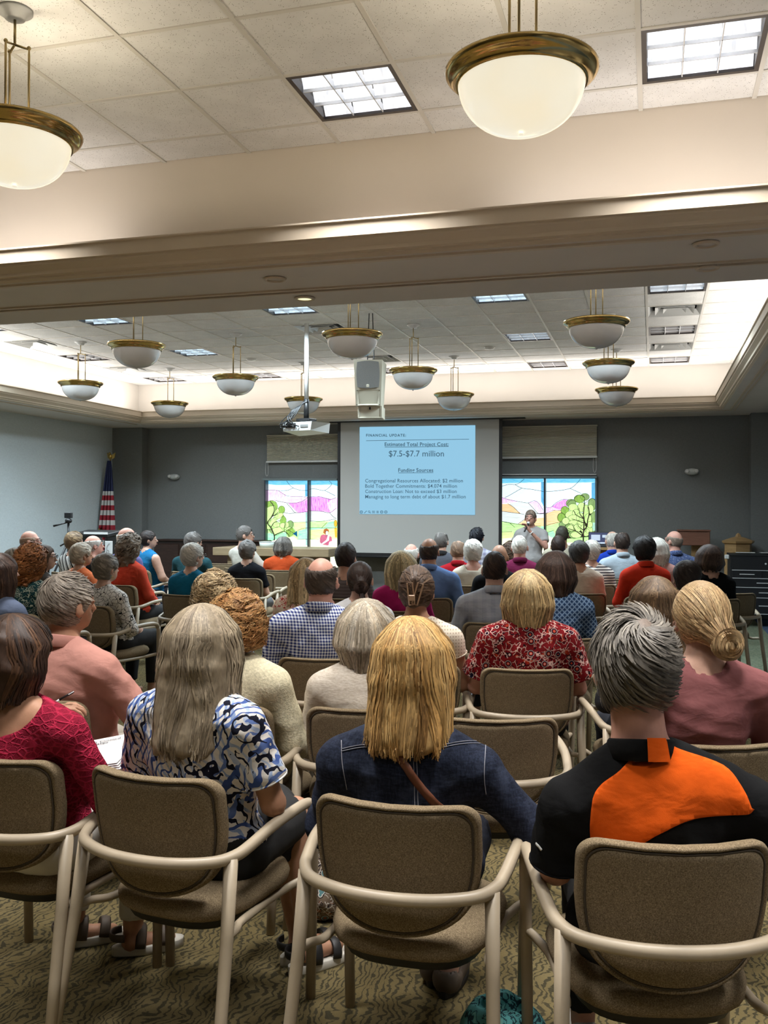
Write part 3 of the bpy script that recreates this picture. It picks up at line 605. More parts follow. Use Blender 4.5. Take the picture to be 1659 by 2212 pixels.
# ================================================================ wall fittings
M_EM = mat('emergency_light_plastic', (.62, .64, .62), .35)
def emerg(px, py, label):
    p = at_Y(px, py, FAR_WALL-.04); t = thing('emergency_light', label, 'wall light', (p[0], FAR_WALL-.05, p[2]))
    MB().sphere((0, 0, 0), (.11, .05, .055), 16, 10).build('housing', M_EM, t, True)
    for s in (-1, 1): MB().lathe([(.012, -.02), (.030, -.022), (.034, .0), (.030, .02)], 14, (s*.07, -.045, .008), 'Y').build('lamp_head', M_WHITE, t, True)
emerg(377, 1030, 'white oval emergency light on the grey wall, left of the screen'); emerg(1494, 1019, 'white oval emergency light on the grey wall, right of the screen')
# dark wooden rail cabinet along the front wall
p0 = at_Y(345, 1172, 15.3); p1 = at_Y(572, 1172, 15.3)
t = thing('wood_sideboard', 'long dark wooden sideboard against the grey front wall', 'sideboard', ((p0[0]+p1[0])/2, 15.3, 0)); wdt = p1[0]-p0[0]
M_DWOOD = m_wood('dark_stained_wood', (.022, .010, .007), (.05, .022, .014), 1, (0, PI/2, 0))
MB().box((0, 0, 1.075), (wdt+.05, .5, .03), bev=.008).build('top', M_DWOOD, t)
MB().box((0, .02, .66), (wdt, .44, .80), bev=.005).build('body', M_DWOOD, t)
MB().box((0, .05, .13), (wdt-.1, .36, .26)).build('plinth', M_DARK, t)
for k in range(4): MB().box((-wdt/2+wdt*(k+.5)/4, -.21, .66), (wdt/4-.04, .02, .70), bev=.008).build('door', M_DWOOD, t)
# communion table
a = at_Y(462, 1182, 13.9); b = at_Y(712, 1182, 13.9); M_OAK = m_wood('pale_oak', (.26, .19, .11), (.36, .27, .16), .8, (0, PI/2, 0))
t = thing('altar_table', 'long pale oak table with a thick top below the left window', 'table', ((a[0]+b[0])/2, 14.25, 0)); wdt = b[0]-a[0]; zt = a[2]
MB().box((0, 0, zt-.065), (wdt, .8, .13), bev=.008).build('table_top', M_OAK, t)
for x in (-.62, .62): MB().box((x, 0, (zt-.13)/2), (.34, .55, zt-.13), bev=.01).build('pedestal', M_OAK, t)
MB().box((0, .12, (zt-.13)/2+.05), (1.0, .04, zt-.25), bev=.005).build('back_panel', M_OAK, t)
c = at_Y(577, 1176, 14.15)
t = thing('glass_dish', 'small clear glass dish standing on the oak table', 'dish', (c[0], 14.15, zt))
M_CLEAR = mat('clear_glassware', (.75, .85, .82), .05); 
MB().lathe([(.0, .006), (.11, .006), (.125, .09), (.13, .09), (.118, 0), (.0, 0)], 20).build('bowl', M_CLEAR, t, True); MB().lathe([(.122, .088), (.133, .088), (.133, .095), (.122, .095)], 20).build('rim', M_WHITE, t, True)
# ================================================================ hung things
M_BEIGE = mat('speaker_cabinet_beige', (.52, .485, .38), .5, var=.03); M_GRILLE = mat('speaker_grille_grey', (.20, .20, .19), .6, var=.1, vs_=200)
p = at_d(799, 845, 11.0); k = 11.0/FPX
t = thing('loudspeaker', 'beige loudspeaker with round grille and horn hanging from the ceiling', 'loudspeaker', (p[0], p[1], p[2]), math.radians(10))
hw, z0, z1 = .165, at_d(800, 880, 11)[2]-p[2], at_d(800, 783, 11)[2]-p[2]
MB().add([(-hw, -.20, z1), (hw, -.20, z1), (hw+.01, .18, z1), (-hw+.03, .18, z1), (-hw+.02, -.15, z0), (hw-.02, -.15, z0), (hw-.02, .16, z0), (-hw+.04, .16, z0)], [(0, 1, 2, 3), (7, 6, 5, 4), (4, 5, 1, 0), (5, 6, 2, 1), (6, 7, 3, 2), (7, 4, 0, 3)]).build('cabinet', M_BEIGE, t)
zm = z0+(z1-z0)*.36
gr = []
for a in range(40):
    w = 2*PI*a/40; c, s = math.cos(w), math.sin(w); q = max(abs(c), abs(s))**.75; gr.append((c/q*.135, (zm+z1)/2+s/q*(z1-zm)/2*.93))
MB().prism(gr, lambda u, v, d: (u, -.204-.05*(v-z1)/(z0-z1)*-1-d+.0, v), 0, .006).build('grille', M_GRILLE, t)
MB().box((0, -.203, zm+.035), (.03, .012, .035), bev=.003).build('badge', M_BEIGE, t)
def horn(zc, hh, par):
    y = -.205+.05*(z1-zc)/(z1-z0); V = [(-.12, y, zc+hh), (.12, y, zc+hh), (.12, y, zc-hh), (-.12, y, zc-hh), (-.012, y+.09, zc+.02), (.012, y+.09, zc+.02), (.012, y+.09, zc-.02), (-.012, y+.09, zc-.02), (-.135, y-.006, zc+hh+.008), (.135, y-.006, zc+hh+.008), (.135, y-.006, zc-hh-.008), (-.135, y-.006, zc-hh-.008)]
    MB().add(V, [(0, 4, 5, 1), (1, 5, 6, 2), (2, 6, 7, 3), (3, 7, 4, 0), (4, 7, 6, 5), (8, 0, 1, 9), (9, 1, 2, 10), (10, 2, 3, 11), (11, 3, 0, 8)]).build('horn', M_BEIGE, par)
    MB().box((0, y+.075, zc), (.02, .006, .045)).build('horn_throat', M_DARK, par)
    for sx in (-1, 1):
        for sz in (-1, 1): MB().sphere((sx*.128, y-.008, zc+sz*(hh+.002)), .005, 6, 4).build('screw', M_DARK, par)
horn(z0+(zm-z0)*.5, (zm-z0)*.42, t)
for x in (-.03, .05): MB().tube([(x, 0, z1), (x*.5, .02, Z_CEIL-p[2])], .006, 6).build('hanging_rod', M_DARK, t)
p2 = at_d(803, 893, 11.05)
t = thing('loudspeaker', 'small beige horn loudspeaker hanging beneath the larger loudspeaker', 'loudspeaker', tuple(p2), math.radians(10))
z0, z1 = -.075, .07
MB().box((0, -.02, 0), (.285, .30, .145), bev=.006).build('cabinet', M_BEIGE, t)
V = [(-.12, -.175, .05), (.12, -.175, .05), (.12, -.175, -.06), (-.12, -.175, -.06), (-.012, -.10, .02), (.012, -.10, .02), (.012, -.10, -.02), (-.012, -.10, -.02), (-.138, -.178, .066), (.138, -.178, .066), (.138, -.178, -.07), (-.138, -.178, -.07)]
MB().add(V, [(0, 4, 5, 1), (1, 5, 6, 2), (2, 6, 7, 3), (3, 7, 4, 0), (4, 7, 6, 5), (8, 0, 1, 9), (9, 1, 2, 10), (10, 2, 3, 11), (11, 3, 0, 8)]).build('horn', M_BEIGE, t)
MB().box((0, -.18, .04), (.02, .008, .03)).build('horn_throat', M_DARK, t)
# projector on its pole
px_, py_ = GX-6.56*T, YF+1.69*T
pz = 1.62+(1106-928)/FPX*11.4
t = thing('projector', 'white ceiling projector with black cables on a white pole', 'projector', (px_, py_, pz), math.radians(-14))
M_PROJ = mat('projector_white', (.55, .56, .55), .35)
MB().tube([(0, 0, .34), (0, 0, Z_CEIL-pz)], .028, 16).build('pole', M_WHITE, t, True)
MB().lathe([(.05, Z_CEIL-pz-.03), (.09, Z_CEIL-pz-.01), (.09, Z_CEIL-pz)], 20).build('ceiling_flange', M_WHITE, t, True)
MB().tube([(0, 0, .12), (0, 0, .36)], .032, 12).build('mount_tube', M_DARK, t, True)
MB().box((0, 0, .105), (.20, .16, .03), bev=.005).build('mount_plate', M_DARK, t)
for a, b in ((-.09, -.07), (.09, -.07), (-.09, .07), (.09, .07)): MB().tube([(a*.5, b*.5, .11), (a, b, .07)], .010, 6).build('mount_arm', M_DARK, t)
MB().add([(-.23, -.16, .07), (.19, -.16, .07), (.24, .16, .07), (-.23, .16, .07), (-.23, -.16, -.035), (.17, -.16, -.035), (.24, .14, -.055), (-.20, .14, -.075)], [(0, 1, 2, 3), (7, 6, 5, 4), (4, 5, 1, 0), (5, 6, 2, 1), (6, 7, 3, 2), (7, 4, 0, 3)]).build('case', M_PROJ, t)
MB().box((-.12, -.163, .03), (.15, .008, .055)).build('port_panel', M_DARK, t); MB().box((.08, -.163, .02), (.11, .006, .03)).build('vent_grille', M_GRILLE, t)
MB().lathe([(.045, 0), (.05, .03), (.04, .03)], 18, (.14, .16, .01), 'Y').build('lens', M_DARK, t, True)
for k in range(7):
    x = -.20+.035*k; MB().tube(bez([(.01*(k-3), -.02, .33), (-.05-.015*k, -.10, .22), (-.09-.02*(k % 3), -.16-.01*k, .12), (x-.05, -.21, .04), (x, -.17, .015+.01*(k % 2))], 6), .007, 6).build('cable', M_DARK, t, True)
MB().tube(bez([(-.02, -.05, .3), (-.17, -.12, .17), (-.27, -.16, .07), (-.24, -.18, .0), (-.16, -.17, .03)], 6), .005, 6).build('cable', M_DARK, t, True)
# small ceiling fittings
M_GLOW = mat('lit_downlight', (.8, .8, .6), .4, emit=((1, .95, .55), .9))
def downlight(px, py, label, lit=False):
    p = at_z(px, py, Z_SOF); t = thing('downlight', label, 'downlight', (p[0], p[1], Z_SOF))
    MB().lathe([(.062, .0), (.075, -.004), (.07, -.014), (.055, -.016), (.05, -.004)], 24).build('trim_ring', M_CROWN, t, True)
    MB().lathe([(.0, -.006), (.055, -.008), (.055, .0), (.0, .002)], 20).build('lens', M_GLOW if lit else M_SOF, t, True)
downlight(594, 601, 'round recessed downlight in the beam, left of centre'); downlight(1525, 525, 'round recessed downlight in the near half of the beam, at right')
downlight(1528, 577, 'round recessed downlight in the far half of the beam, at right'); downlight(658, 643, 'small lit recessed light in the far half of the beam', True)
for px, py, lb in ((1057, 750, 'small white smoke detector between ceiling lights, right of centre'), (543, 775, 'small white smoke detector on the far ceiling, left of the projector pole')):
    p = at_z(px, py, Z_CEIL); t = thing('smoke_detector', lb, 'smoke detector', (p[0], p[1], Z_CEIL))
    MB().lathe([(.075, 0), (.075, -.012), (.06, -.03), (.0, -.035)], 20).build('housing', M_WHITE, t, True); MB().lathe([(.078, 0), (.082, -.004), (.078, -.008)], 20).build('base_ring', M_WHITE, t, True)

# ================================================================ things at the front left
c = at_Y(238, 1150, 15.0); fx = c[0]
t = thing('flag', 'American flag with gold fringe draped on a pole with an eagle in the corner', 'flag', (fx, 15.0, 0))
M_GOLD = mat('gilded_metal', (.60, .42, .13), .3, 1.0); zt = at_Y(238, 992, 15.0)[2]
MB().tube([(0, 0, .05), (0, 0, zt)], .014, 10).build('pole', M_GOLD, t, True)
MB().lathe([(.16, 0), (.16, .02), (.06, .05), (.03, .12), (.016, .14)], 20).build('base', M_GOLD, t, True)
e = MB(); e.sphere((0, 0, zt+.05), (.03, .035, .05), 10, 8); e.sphere((.0, -.025, zt+.105), (.018, .025, .02), 8, 6)
e.build('eagle_body', M_GOLD, t, True)
for s in (-1, 1): MB().add([(0, 0, zt+.06), (s*.085, .02, zt+.12), (s*.07, .02, zt+.03), (s*.03, .01, zt+.0), (0, .02, zt+.06), (s*.085, .035, zt+.12), (s*.07, .035, zt+.03), (s*.03, .025, zt+.0)], [(0, 1, 2, 3), (7, 6, 5, 4), (0, 4, 5, 1), (1, 5, 6, 2), (2, 6, 7, 3), (3, 7, 4, 0)]).build('eagle_wing', M_GOLD, t)
def m_flag():
    m = NM('flag_cloth'); xyz = m.sep(m.coord('Object')); z = xyz[2]
    st = m.math('GREATER_THAN', m.math('FRACT', m.math('MULTIPLY', z, 5.6)), .5)
    c = m.mix(st, (.33, .015, .03), (.62, .60, .58))
    star = m.math('LESS_THAN', m.vor(m.coord('Object', (1, .2, 1)), 13, rnd=.25), .23); cant = m.mix(star, (.015, .02, .075), (.6, .6, .6))
    m.base(m.mix(m.math('GREATER_THAN', z, 1.95), c, cant), .75); return m.m
FN = 33; V = []; rows = 22
zt2 = zt-.03; zb2 = 1.28
for j in range(rows+1):
    s = j/rows; z = zt2+(zb2-zt2)*s; wd = .035+.11*s**.8
    for i in range(FN):
        a = i/(FN-1); V.append((-.05*s+wd*2*(a-.38), -.05-.045*s**.5*math.sin(a*PI*7+s*1.5)-.03*s, z-.12*s*(a)*1.0))
F = [(j*FN+i, j*FN+i+1, (j+1)*FN+i+1, (j+1)*FN+i) for j in range(rows) for i in range(FN-1)]
fo = MB().add(V, F).build('flag_cloth', m_flag(), t, True); md = fo.modifiers.new('thick', 'SOLIDIFY'); md.thickness = .006
fr = MB(); base = V[-FN:]
fr.add([(x, y-.004, z) for x, y, z in base]+[(x, y-.004, z-.045) for x, y, z in base], [(i, i+1, FN+i+1, FN+i) for i in range(FN-1)]); fo = fr.build('gold_fringe', M_GOLD, t); md = fo.modifiers.new('thick', 'SOLIDIFY'); md.thickness = .006
V2 = [(x*.75+.01, y+.03, z-.02) for x, y, z in base]+[(x*.6+.01, y+.03, z-.42) for x, y, z in base]
fo = MB().add(V2, [(i, i+1, FN+i+1, FN+i) for i in range(FN-1)]).build('flag_lower_fold', m_flag(), t, True); md = fo.modifiers.new('thick', 'SOLIDIFY'); md.thickness = .006
# camera tripod
p = at_d(148, 1113, 12.2)
t = thing('camera_tripod', 'small camera on a black tripod in front of the pale left wall', 'tripod', (p[0], p[1], 0)); zc = p[2]
MB().box((0, 0, zc), (.10, .05, .075), bev=.006).build('camera_body', M_DARK, t); MB().lathe([(.02, 0), (.022, .03), (.018, .03)], 12, (0, .025, zc), 'Y').build('camera_lens', M_DARK, t)
MB().lathe([(.03, zc-.10), (.045, zc-.085), (.045, zc-.06), (.02, zc-.04)], 14).build('head', M_DARK, t, True)
MB().tube([(0, 0, zc-.09), (-.10, -.05, zc-.12), (-.17, -.08, zc-.14)], [.008, .010, .014], 8).build('pan_handle', M_DARK, t, True)
MB().tube([(0, 0, zc-.10), (0, 0, zc-.55)], .015, 10).build('centre_column', M_DARK, t, True); MB().lathe([(.035, zc-.36), (.035, zc-.30), (.02, zc-.28)], 12).build('collar', M_DARK, t, True)
for w in (3.6, 5.6, 1.4): MB().tube([(0, 0, zc-.33), (.24*math.cos(w), .24*math.sin(w), zc*.42), (.42*math.cos(w), .42*math.sin(w), 0)], [.016, .013, .010], 8).build('leg', M_DARK, t, True)
MB().tube([(-.04, 0, zc-.36), (-.11, -.02, zc-.40)], .01, 6).build('crank', M_DARK, t)
# keyboard cart
a = at_d(223, 1148, 13.0); t = thing('keyboard_stand', 'black slanted keyboard stand with a pale top edge beside the flag', 'stand', (a[0], a[1], 0), math.radians(-8)); zc = a[2]
MB().box((-.1, 0, zc-.03), (.62, .34, .05), rx=math.radians(8), bev=.008).build('top', M_DARK, t); MB().box((.02, -.175, zc-.02), (.4, .02, .03)).build('pale_edge', M_WHITE, t)
for x in (-.36, .16): MB().box((x, 0, (zc-.06)/2), (.05, .25, zc-.06), bev=.006).build('leg', M_DARK, t)
MB().box((-.1, 0, .35), (.52, .04, .06)).build('crossbar', M_DARK, t)
a = at_d(235, 1185, 12.6); t = thing('music_board', 'small white board with a thin looped drawing standing below the keyboard stand', 'board', (a[0], a[1], 0), math.radians(-8))
MB().box((0, 0, a[2]-.02), (.12, .015, .24), bev=.003).build('panel', mat('white_board', (.62, .63, .62), .5), t); MB().tube(bez([(.02, -.012, a[2]+.07), (-.02, -.012, a[2]+.03), (-.03, -.012, a[2]-.08), (.0, -.012, a[2]-.1), (.01, -.012, a[2]-.03), (-.02, -.012, a[2]-.02)], 6), .002, 5).build('drawn_loop', M_DARK, t)
MB().tube([(0, .01, 0), (0, .01, a[2])], .012, 8).build('post', M_DARK, t); MB().lathe([(.15, 0), (.15, .015), (.02, .03)], 16, (0, .01, 0)).build('foot', M_DARK, t)

# ================================================================ things at the front right
a = at_Y(1577, 1197, 14.15); zt = a[2]; t = thing('tool_chest', 'black rolling tool chest with silver drawer trims by the grey wall', 'tool chest', (a[0]+.45, 14.4, 0)); w = .9
M_CH = mat('tool_chest_black', (.012, .012, .014), .35); M_SIL = mat('brushed_aluminium', (.66, .66, .66), .35, .15)
MB().box((0, 0, (zt+.17)/2), (w, .5, zt-.17), bev=.008).build('body', M_CH, t); MB().box((0, 0, zt-.012), (w+.02, .52, .03), bev=.008).build('top_mat', M_DARK, t)
zz = zt-.045; rows = (1197, 1220, 1235, 1252, 1271, 1301); hs = [(rows[i+1]-rows[i]) for i in range(5)]; tot = sum(hs); span = (zt-.05)-.19; zc = zt-.05
for i, hgt in enumerate(hs):
    d = hgt/tot*span; z2 = zc-d
    if i == 0: MB().lathe([(.0, 0), (.014, .0), (.014, -.008), (.0, -.01)], 12, (.02, -.255, zc-d*.45), 'Y').build('lock', M_SIL, t)
    for c0, c1 in (((-w/2, 0), (0, w/2)) if i == 1 else ((-w/2, w/2),)):
        dr = MB().box(((c0+c1)/2, -.256, (zc+z2)/2), (c1-c0-.06, .014, d-.02), bev=.003).build('drawer', M_CH, t)
        if i: MB().box(((c0+c1)/2, -.27, (zc+z2)/2), (.20 if i < 3 else .14, .012, .012), bev=.003).build('drawer_handle', M_SIL, dr)
    MB().box((0, -.262, z2), (w-.05, .012, .010), bev=.002).build('trim_strip', M_SIL, t); zc = z2
for x in (-.38, .38):
    for y in (-.18, .18): MB().lathe([(.0, -.02), (.06, -.02), (.065, 0), (.06, .02), (.0, .02)], 16, (x, y, .065), 'X').build('caster', M_DARK, t, True); MB().box((x, y, .14), (.06, .08, .08)).build('caster_fork', M_DARK, t)
t = thing('paper_sheets', 'white papers lying on top of the tool chest', 'papers', (a[0]+.45, 14.35, zt+.016))
for k, (x, w_) in enumerate(((-.23, .26), (.12, .3))): MB().box((x, 0, .002+.001*k), (w_, .2, .004), rz=.15*(k-.5)).build('sheet', M_WHITE, t)
t = thing('power_cord', 'pale looped power cord with plug hanging on the tool chest side', 'cord', (a[0]-.06, 14.18, zt-.06))
MB().tube(bez([(0, 0, .02), (-.09, -.02, .0), (-.13, -.02, -.12), (-.12, 0, -.28), (-.09, .0, -.34), (-.10, 0, -.15), (-.02, 0, -.02)], 6), .008, 7).build('cable', M_BEIGE, t, True); MB().box((.02, 0, .02), (.06, .05, .06), bev=.008).build('plug', M_WHITE, t)
M_HONEY = m_wood('honey_oak', (.34, .205, .085), (.46, .29, .13)); M_RED = m_wood('reddish_wood', (.17, .07, .045), (.24, .11, .07), 1, (0, PI/2, 0))
a = at_Y(1594, 1168, 15.1); t = thing('pulpit', 'hexagonal honey oak pulpit standing behind the tool chest', 'pulpit', (a[0]+.0, 15.05, 0), .3); zt = a[2]
MB().lathe([(.23, .0), (.23, .06), (.205, .08), (.205, zt-.05), (.24, zt-.03), (.25, zt), (.10, zt+.05), (.05, zt+.06), (.03, zt+.10), (.0, zt+.12)], 6).build('column', M_HONEY, t)
for k in range(6):
    w = (k+.5)*PI/3; c, s = math.cos(w), math.sin(w); MB().box((c*.182, s*.182, zt*.5), (.01, .15, zt*.72), rz=w, bev=.003).build('side_panel', M_HONEY, t)
a = at_Y(1494, 1160, 15.0); t = thing('lectern', 'reddish wood lectern with a deep front panel on an oak post', 'lectern', (a[0]+.03, 15.1, 0))
zt = at_Y(1494, 1147, 15.0)[2]; zb = at_Y(1494, 1178, 15.0)[2]; MB().box((0, 0, (zt+zb)/2), (.46, .40, zt-zb), bev=.008).build('front_panel', M_RED, t)
MB().box((0, .0, zt+.008), (.48, .44, .02), bev=.004).build('reading_top', M_RED, t); MB().box((.05, .05, zb/2), (.16, .14, zb), bev=.01).build('post', M_HONEY, t); MB().box((.03, .03, .03), (.5, .4, .06), bev=.01).build('base', M_HONEY, t)
# laptop on a small oak table
a = at_Y(1292, 1182, 14.0); t = thing('side_table', 'small honey oak stand holding the open laptop', 'table', (a[0]+.02, 14.1, 0)); zt = a[2]
MB().box((0, 0, zt-.02), (.34, .4, .04), bev=.005).build('table_top', M_HONEY, t); MB().box((0, .02, zt-.10), (.30, .32, .12), bev=.004).build('apron', M_HONEY, t)
for x in (-.14, .14):
    for y in (-.15, .17): MB().box((x, y, (zt-.04)/2), (.035, .035, zt-.04), bev=.004).build('leg', M_HONEY, t)
t = thing('laptop', 'open black laptop showing bright windows on its screen', 'laptop', (a[0], 14.05, zt))
MB().box((0, 0, .012), (.30, .22, .02), bev=.005).build('keyboard_base', M_DARK, t)
MB().box((0, .12, .12), (.30, .012, .20), rx=math.radians(-12), bev=.004).build('lid', M_DARK, t)
M_LCD = mat('laptop_screen', (.02, .02, .03), .2, emit=((.02, .03, .09), 1)); M_LCW = mat('laptop_window', (.02, .02, .03), .2, emit=((.50, .62, .75), .9))
for nm, x, z, w, h_, m, o in (('display', 0, .125, .275, .165, M_LCD, 0), ('screen_window', -.045, .135, .13, .085, M_LCW, .003), ('screen_window', .085, .155, .07, .04, M_LCW, .003), ('screen_taskbar', 0, .058, .26, .022, M_LCW, .003)):
    MB().box((x, .1105+(z-.12)*.21-o, z), (w, .003, h_), rx=math.radians(-12)).build(nm, m, t)
# ================================================================ the stacking armchair
def m_uphol():
    m = NM('brown_heather_upholstery'); v = m.coord('Object'); f = m.noise(v, 330, 3, .7); g = m.noise(v, 900, 2, .6)
    c = m.ramp(f, [(.36, (.108, .080, .047)), (.55, (.23, .172, .105)), (.70, (.36, .285, .18))])
    c = m.mix(m.math('MULTIPLY', m.math('GREATER_THAN', g, .62), .5), c, (.36, .285, .18))
    m.base(c, .95, spec=.12); m.bump(g, .35, .003); return m.m
M_UPH = m_uphol(); M_TUBE = mat('beige_painted_tube', (.385, .315, .225), .42, var=.05, vs_=15, bump=(60, .04)); M_PIPE = mat('brown_piping', (.055, .04, .025), .9); M_PAN2 = mat('seat_pan_black', (.012, .011, .01), .6)
def outline(n=64):
    """back outline: wide rounded top, sides drawn in a little, round bottom (x, z from the rail)"""
    P = []
    top, bot = .845, .475; rc = .055
    def hw(z): return .232-.030*max(0, (.70-z)/.2)**1.2 if z > .60 else None
    pts = []
    for k in range(9):
        a = PI/2*k/8; pts.append((.232-rc+rc*math.sin(a), top-rc+rc*math.cos(a)))
    for z in (.75, .70, .66, .63): pts.append((hw(z), z))
    for k in range(1, 13):
        a = PI/2*k/12; pts.append((.215*math.cos(a)**.9, .61-(.61-bot)*math.sin(a)))
    pts = [(0, top)]+[(.09, top)]+pts
    pts[-1] = (0, bot)
    return pts+[(-x, z) for x, z in pts[-2:0:-1]]
def back_map(x, z, d):
    y = -.245 + .075*(x/.23)**2 - (z-.5)*.17
    return (x, y-d, z)
def ring_mesh(rings, front=False):
    O = outline(); n = len(O); cz = .66; V = []; 
    for s, d in rings:
        for x, z in O: V.append(back_map(x*s, cz+(z-cz)*s, d))
    V.append(back_map(0, cz, rings[0][1])); c = len(V)-1
    F = [(c, (k+1) % n, k) for k in range(n)]
    for r in range(len(rings)-1): F += [(r*n+k, r*n+(k+1) % n, (r+1)*n+(k+1) % n, (r+1)*n+k) for k in range(n)]
    return V, F, n
def make_chair():
    t = thing('armchair', 'x', 'chair')
    # shell from the middle of the back face round the padded edge to the front cushion
    V, F, n = ring_mesh([(.30, .020), (.6, .020), (.80, .0195), (.895, .019), (.905, .014), (.925, .013), (.945, .020), (.975, .0215), (.993, .014), (1.0, .0), (.985, -.018), (.94, -.034), (.8, -.046), (.5, -.05), (.2, -.05)])
    c2 = len(V); V.append(back_map(0, .66, -.05)); m = len(V)-2-n
    last = 14*n
    F += [(c2, last+k, last+(k+1) % n) for k in range(n)]
    MB().add(V, F).build('backrest', M_UPH, t, True)
    O = outline(); pts = [back_map(x*.912, .66+(z-.66)*.912, .017) for x, z in O]; MB().tube(pts+[pts[0]], .0032, 5, False).build('piping', M_PIPE, t, True)
    # seat cushion: rounded rectangle in plan, domed
    def seat_out(s, z, k=1.0):
        R = []
        for i in range(40):
            a = 2*PI*i/40; cx, cy = math.cos(a), math.sin(a); q = (abs(cx)**3.2+abs(cy)**3.2)**(-1/3.2)
            x, y = cx*q*.245*s, cy*q*.235*s; x *= 1+.10*(y/.235)*k; R.append((x, y+.015, z+.012*(y/.235)))
        return R
    V = []; rings = [(.15, .487), (.6, .484), (.85, .475), (.96, .458), (1.0, .437), (.985, .415), (.94, .405), (.4, .40)]
    for s, z in rings: V += seat_out(s, z)
    F = [tuple(range(40))]
    for r in range(len(rings)-1): F += [(r*40+k, (r+1)*40+k, (r+1)*40+(k+1) % 40, r*40+(k+1) % 40) for k in range(40)]
    F.append(tuple(range(7*40, 8*40))[::-1])
    MB().add(V, F).build('seat', M_UPH, t, True)
    V = seat_out(.90, .40)+seat_out(.84, .372); MB().add(V, [(k, 40+k, 40+(k+1) % 40, (k+1) % 40) for k in range(40)]+[tuple(range(40, 80))[::-1]]).build('seat_pan', M_PAN2, t, True)
    H = [(-.292, .225, .632), (-.294, .205, .655), (-.296, .16, .668), (-.297, .06, .668), (-.293, -.06, .658), (-.283, -.15, .636), (-.268, -.215, .622), (-.225, -.275, .616), (-.12, -.322, .613)]
    path = bez(H+[(0, -.336, .612)]+[(-x, y, z) for x, y, z in H[::-1]], 5)
    MB().tube(path, .0175, 10).build('arm_rail', M_TUBE, t, True)
    for s in (-1, 1):
        MB().tube([(s*.292, .225, .636), (s*.291, .232, .60), (s*.285, .235, .3), (s*.28, .237, .0)], [.0185, .0185, .0175, .0165], 10).build('leg', M_TUBE, t, True)
        MB().tube([(s*.262, -.228, .618), (s*.270, -.262, .40), (s*.280, -.305, .2), (s*.290, -.345, .0)], [.021, .019, .018, .017], 10).build('leg', M_TUBE, t, True)
        MB().tube(bez([(s*.270, -.262, .405), (s*.262, -.20, .402), (s*.235, -.12, .392), (s*.235, .10, .392), (s*.262, .19, .402), (s*.286, .232, .41)], 4), .013, 8).build('stretcher', M_TUBE, t, True)
    return t
CHAIR = make_chair(); CHAIR_USED = [False]
def chair(x, y, rot_deg, label):
    o = copy_tree(CHAIR) if CHAIR_USED[0] else CHAIR
    CHAIR_USED[0] = True
    o.location = (x, y, 0); o.rotation_euler = (0, 0, math.radians(rot_deg)); o['label'] = label; o['group'] = 'armchairs of the audience'; o['category'] = 'chair'
    return o
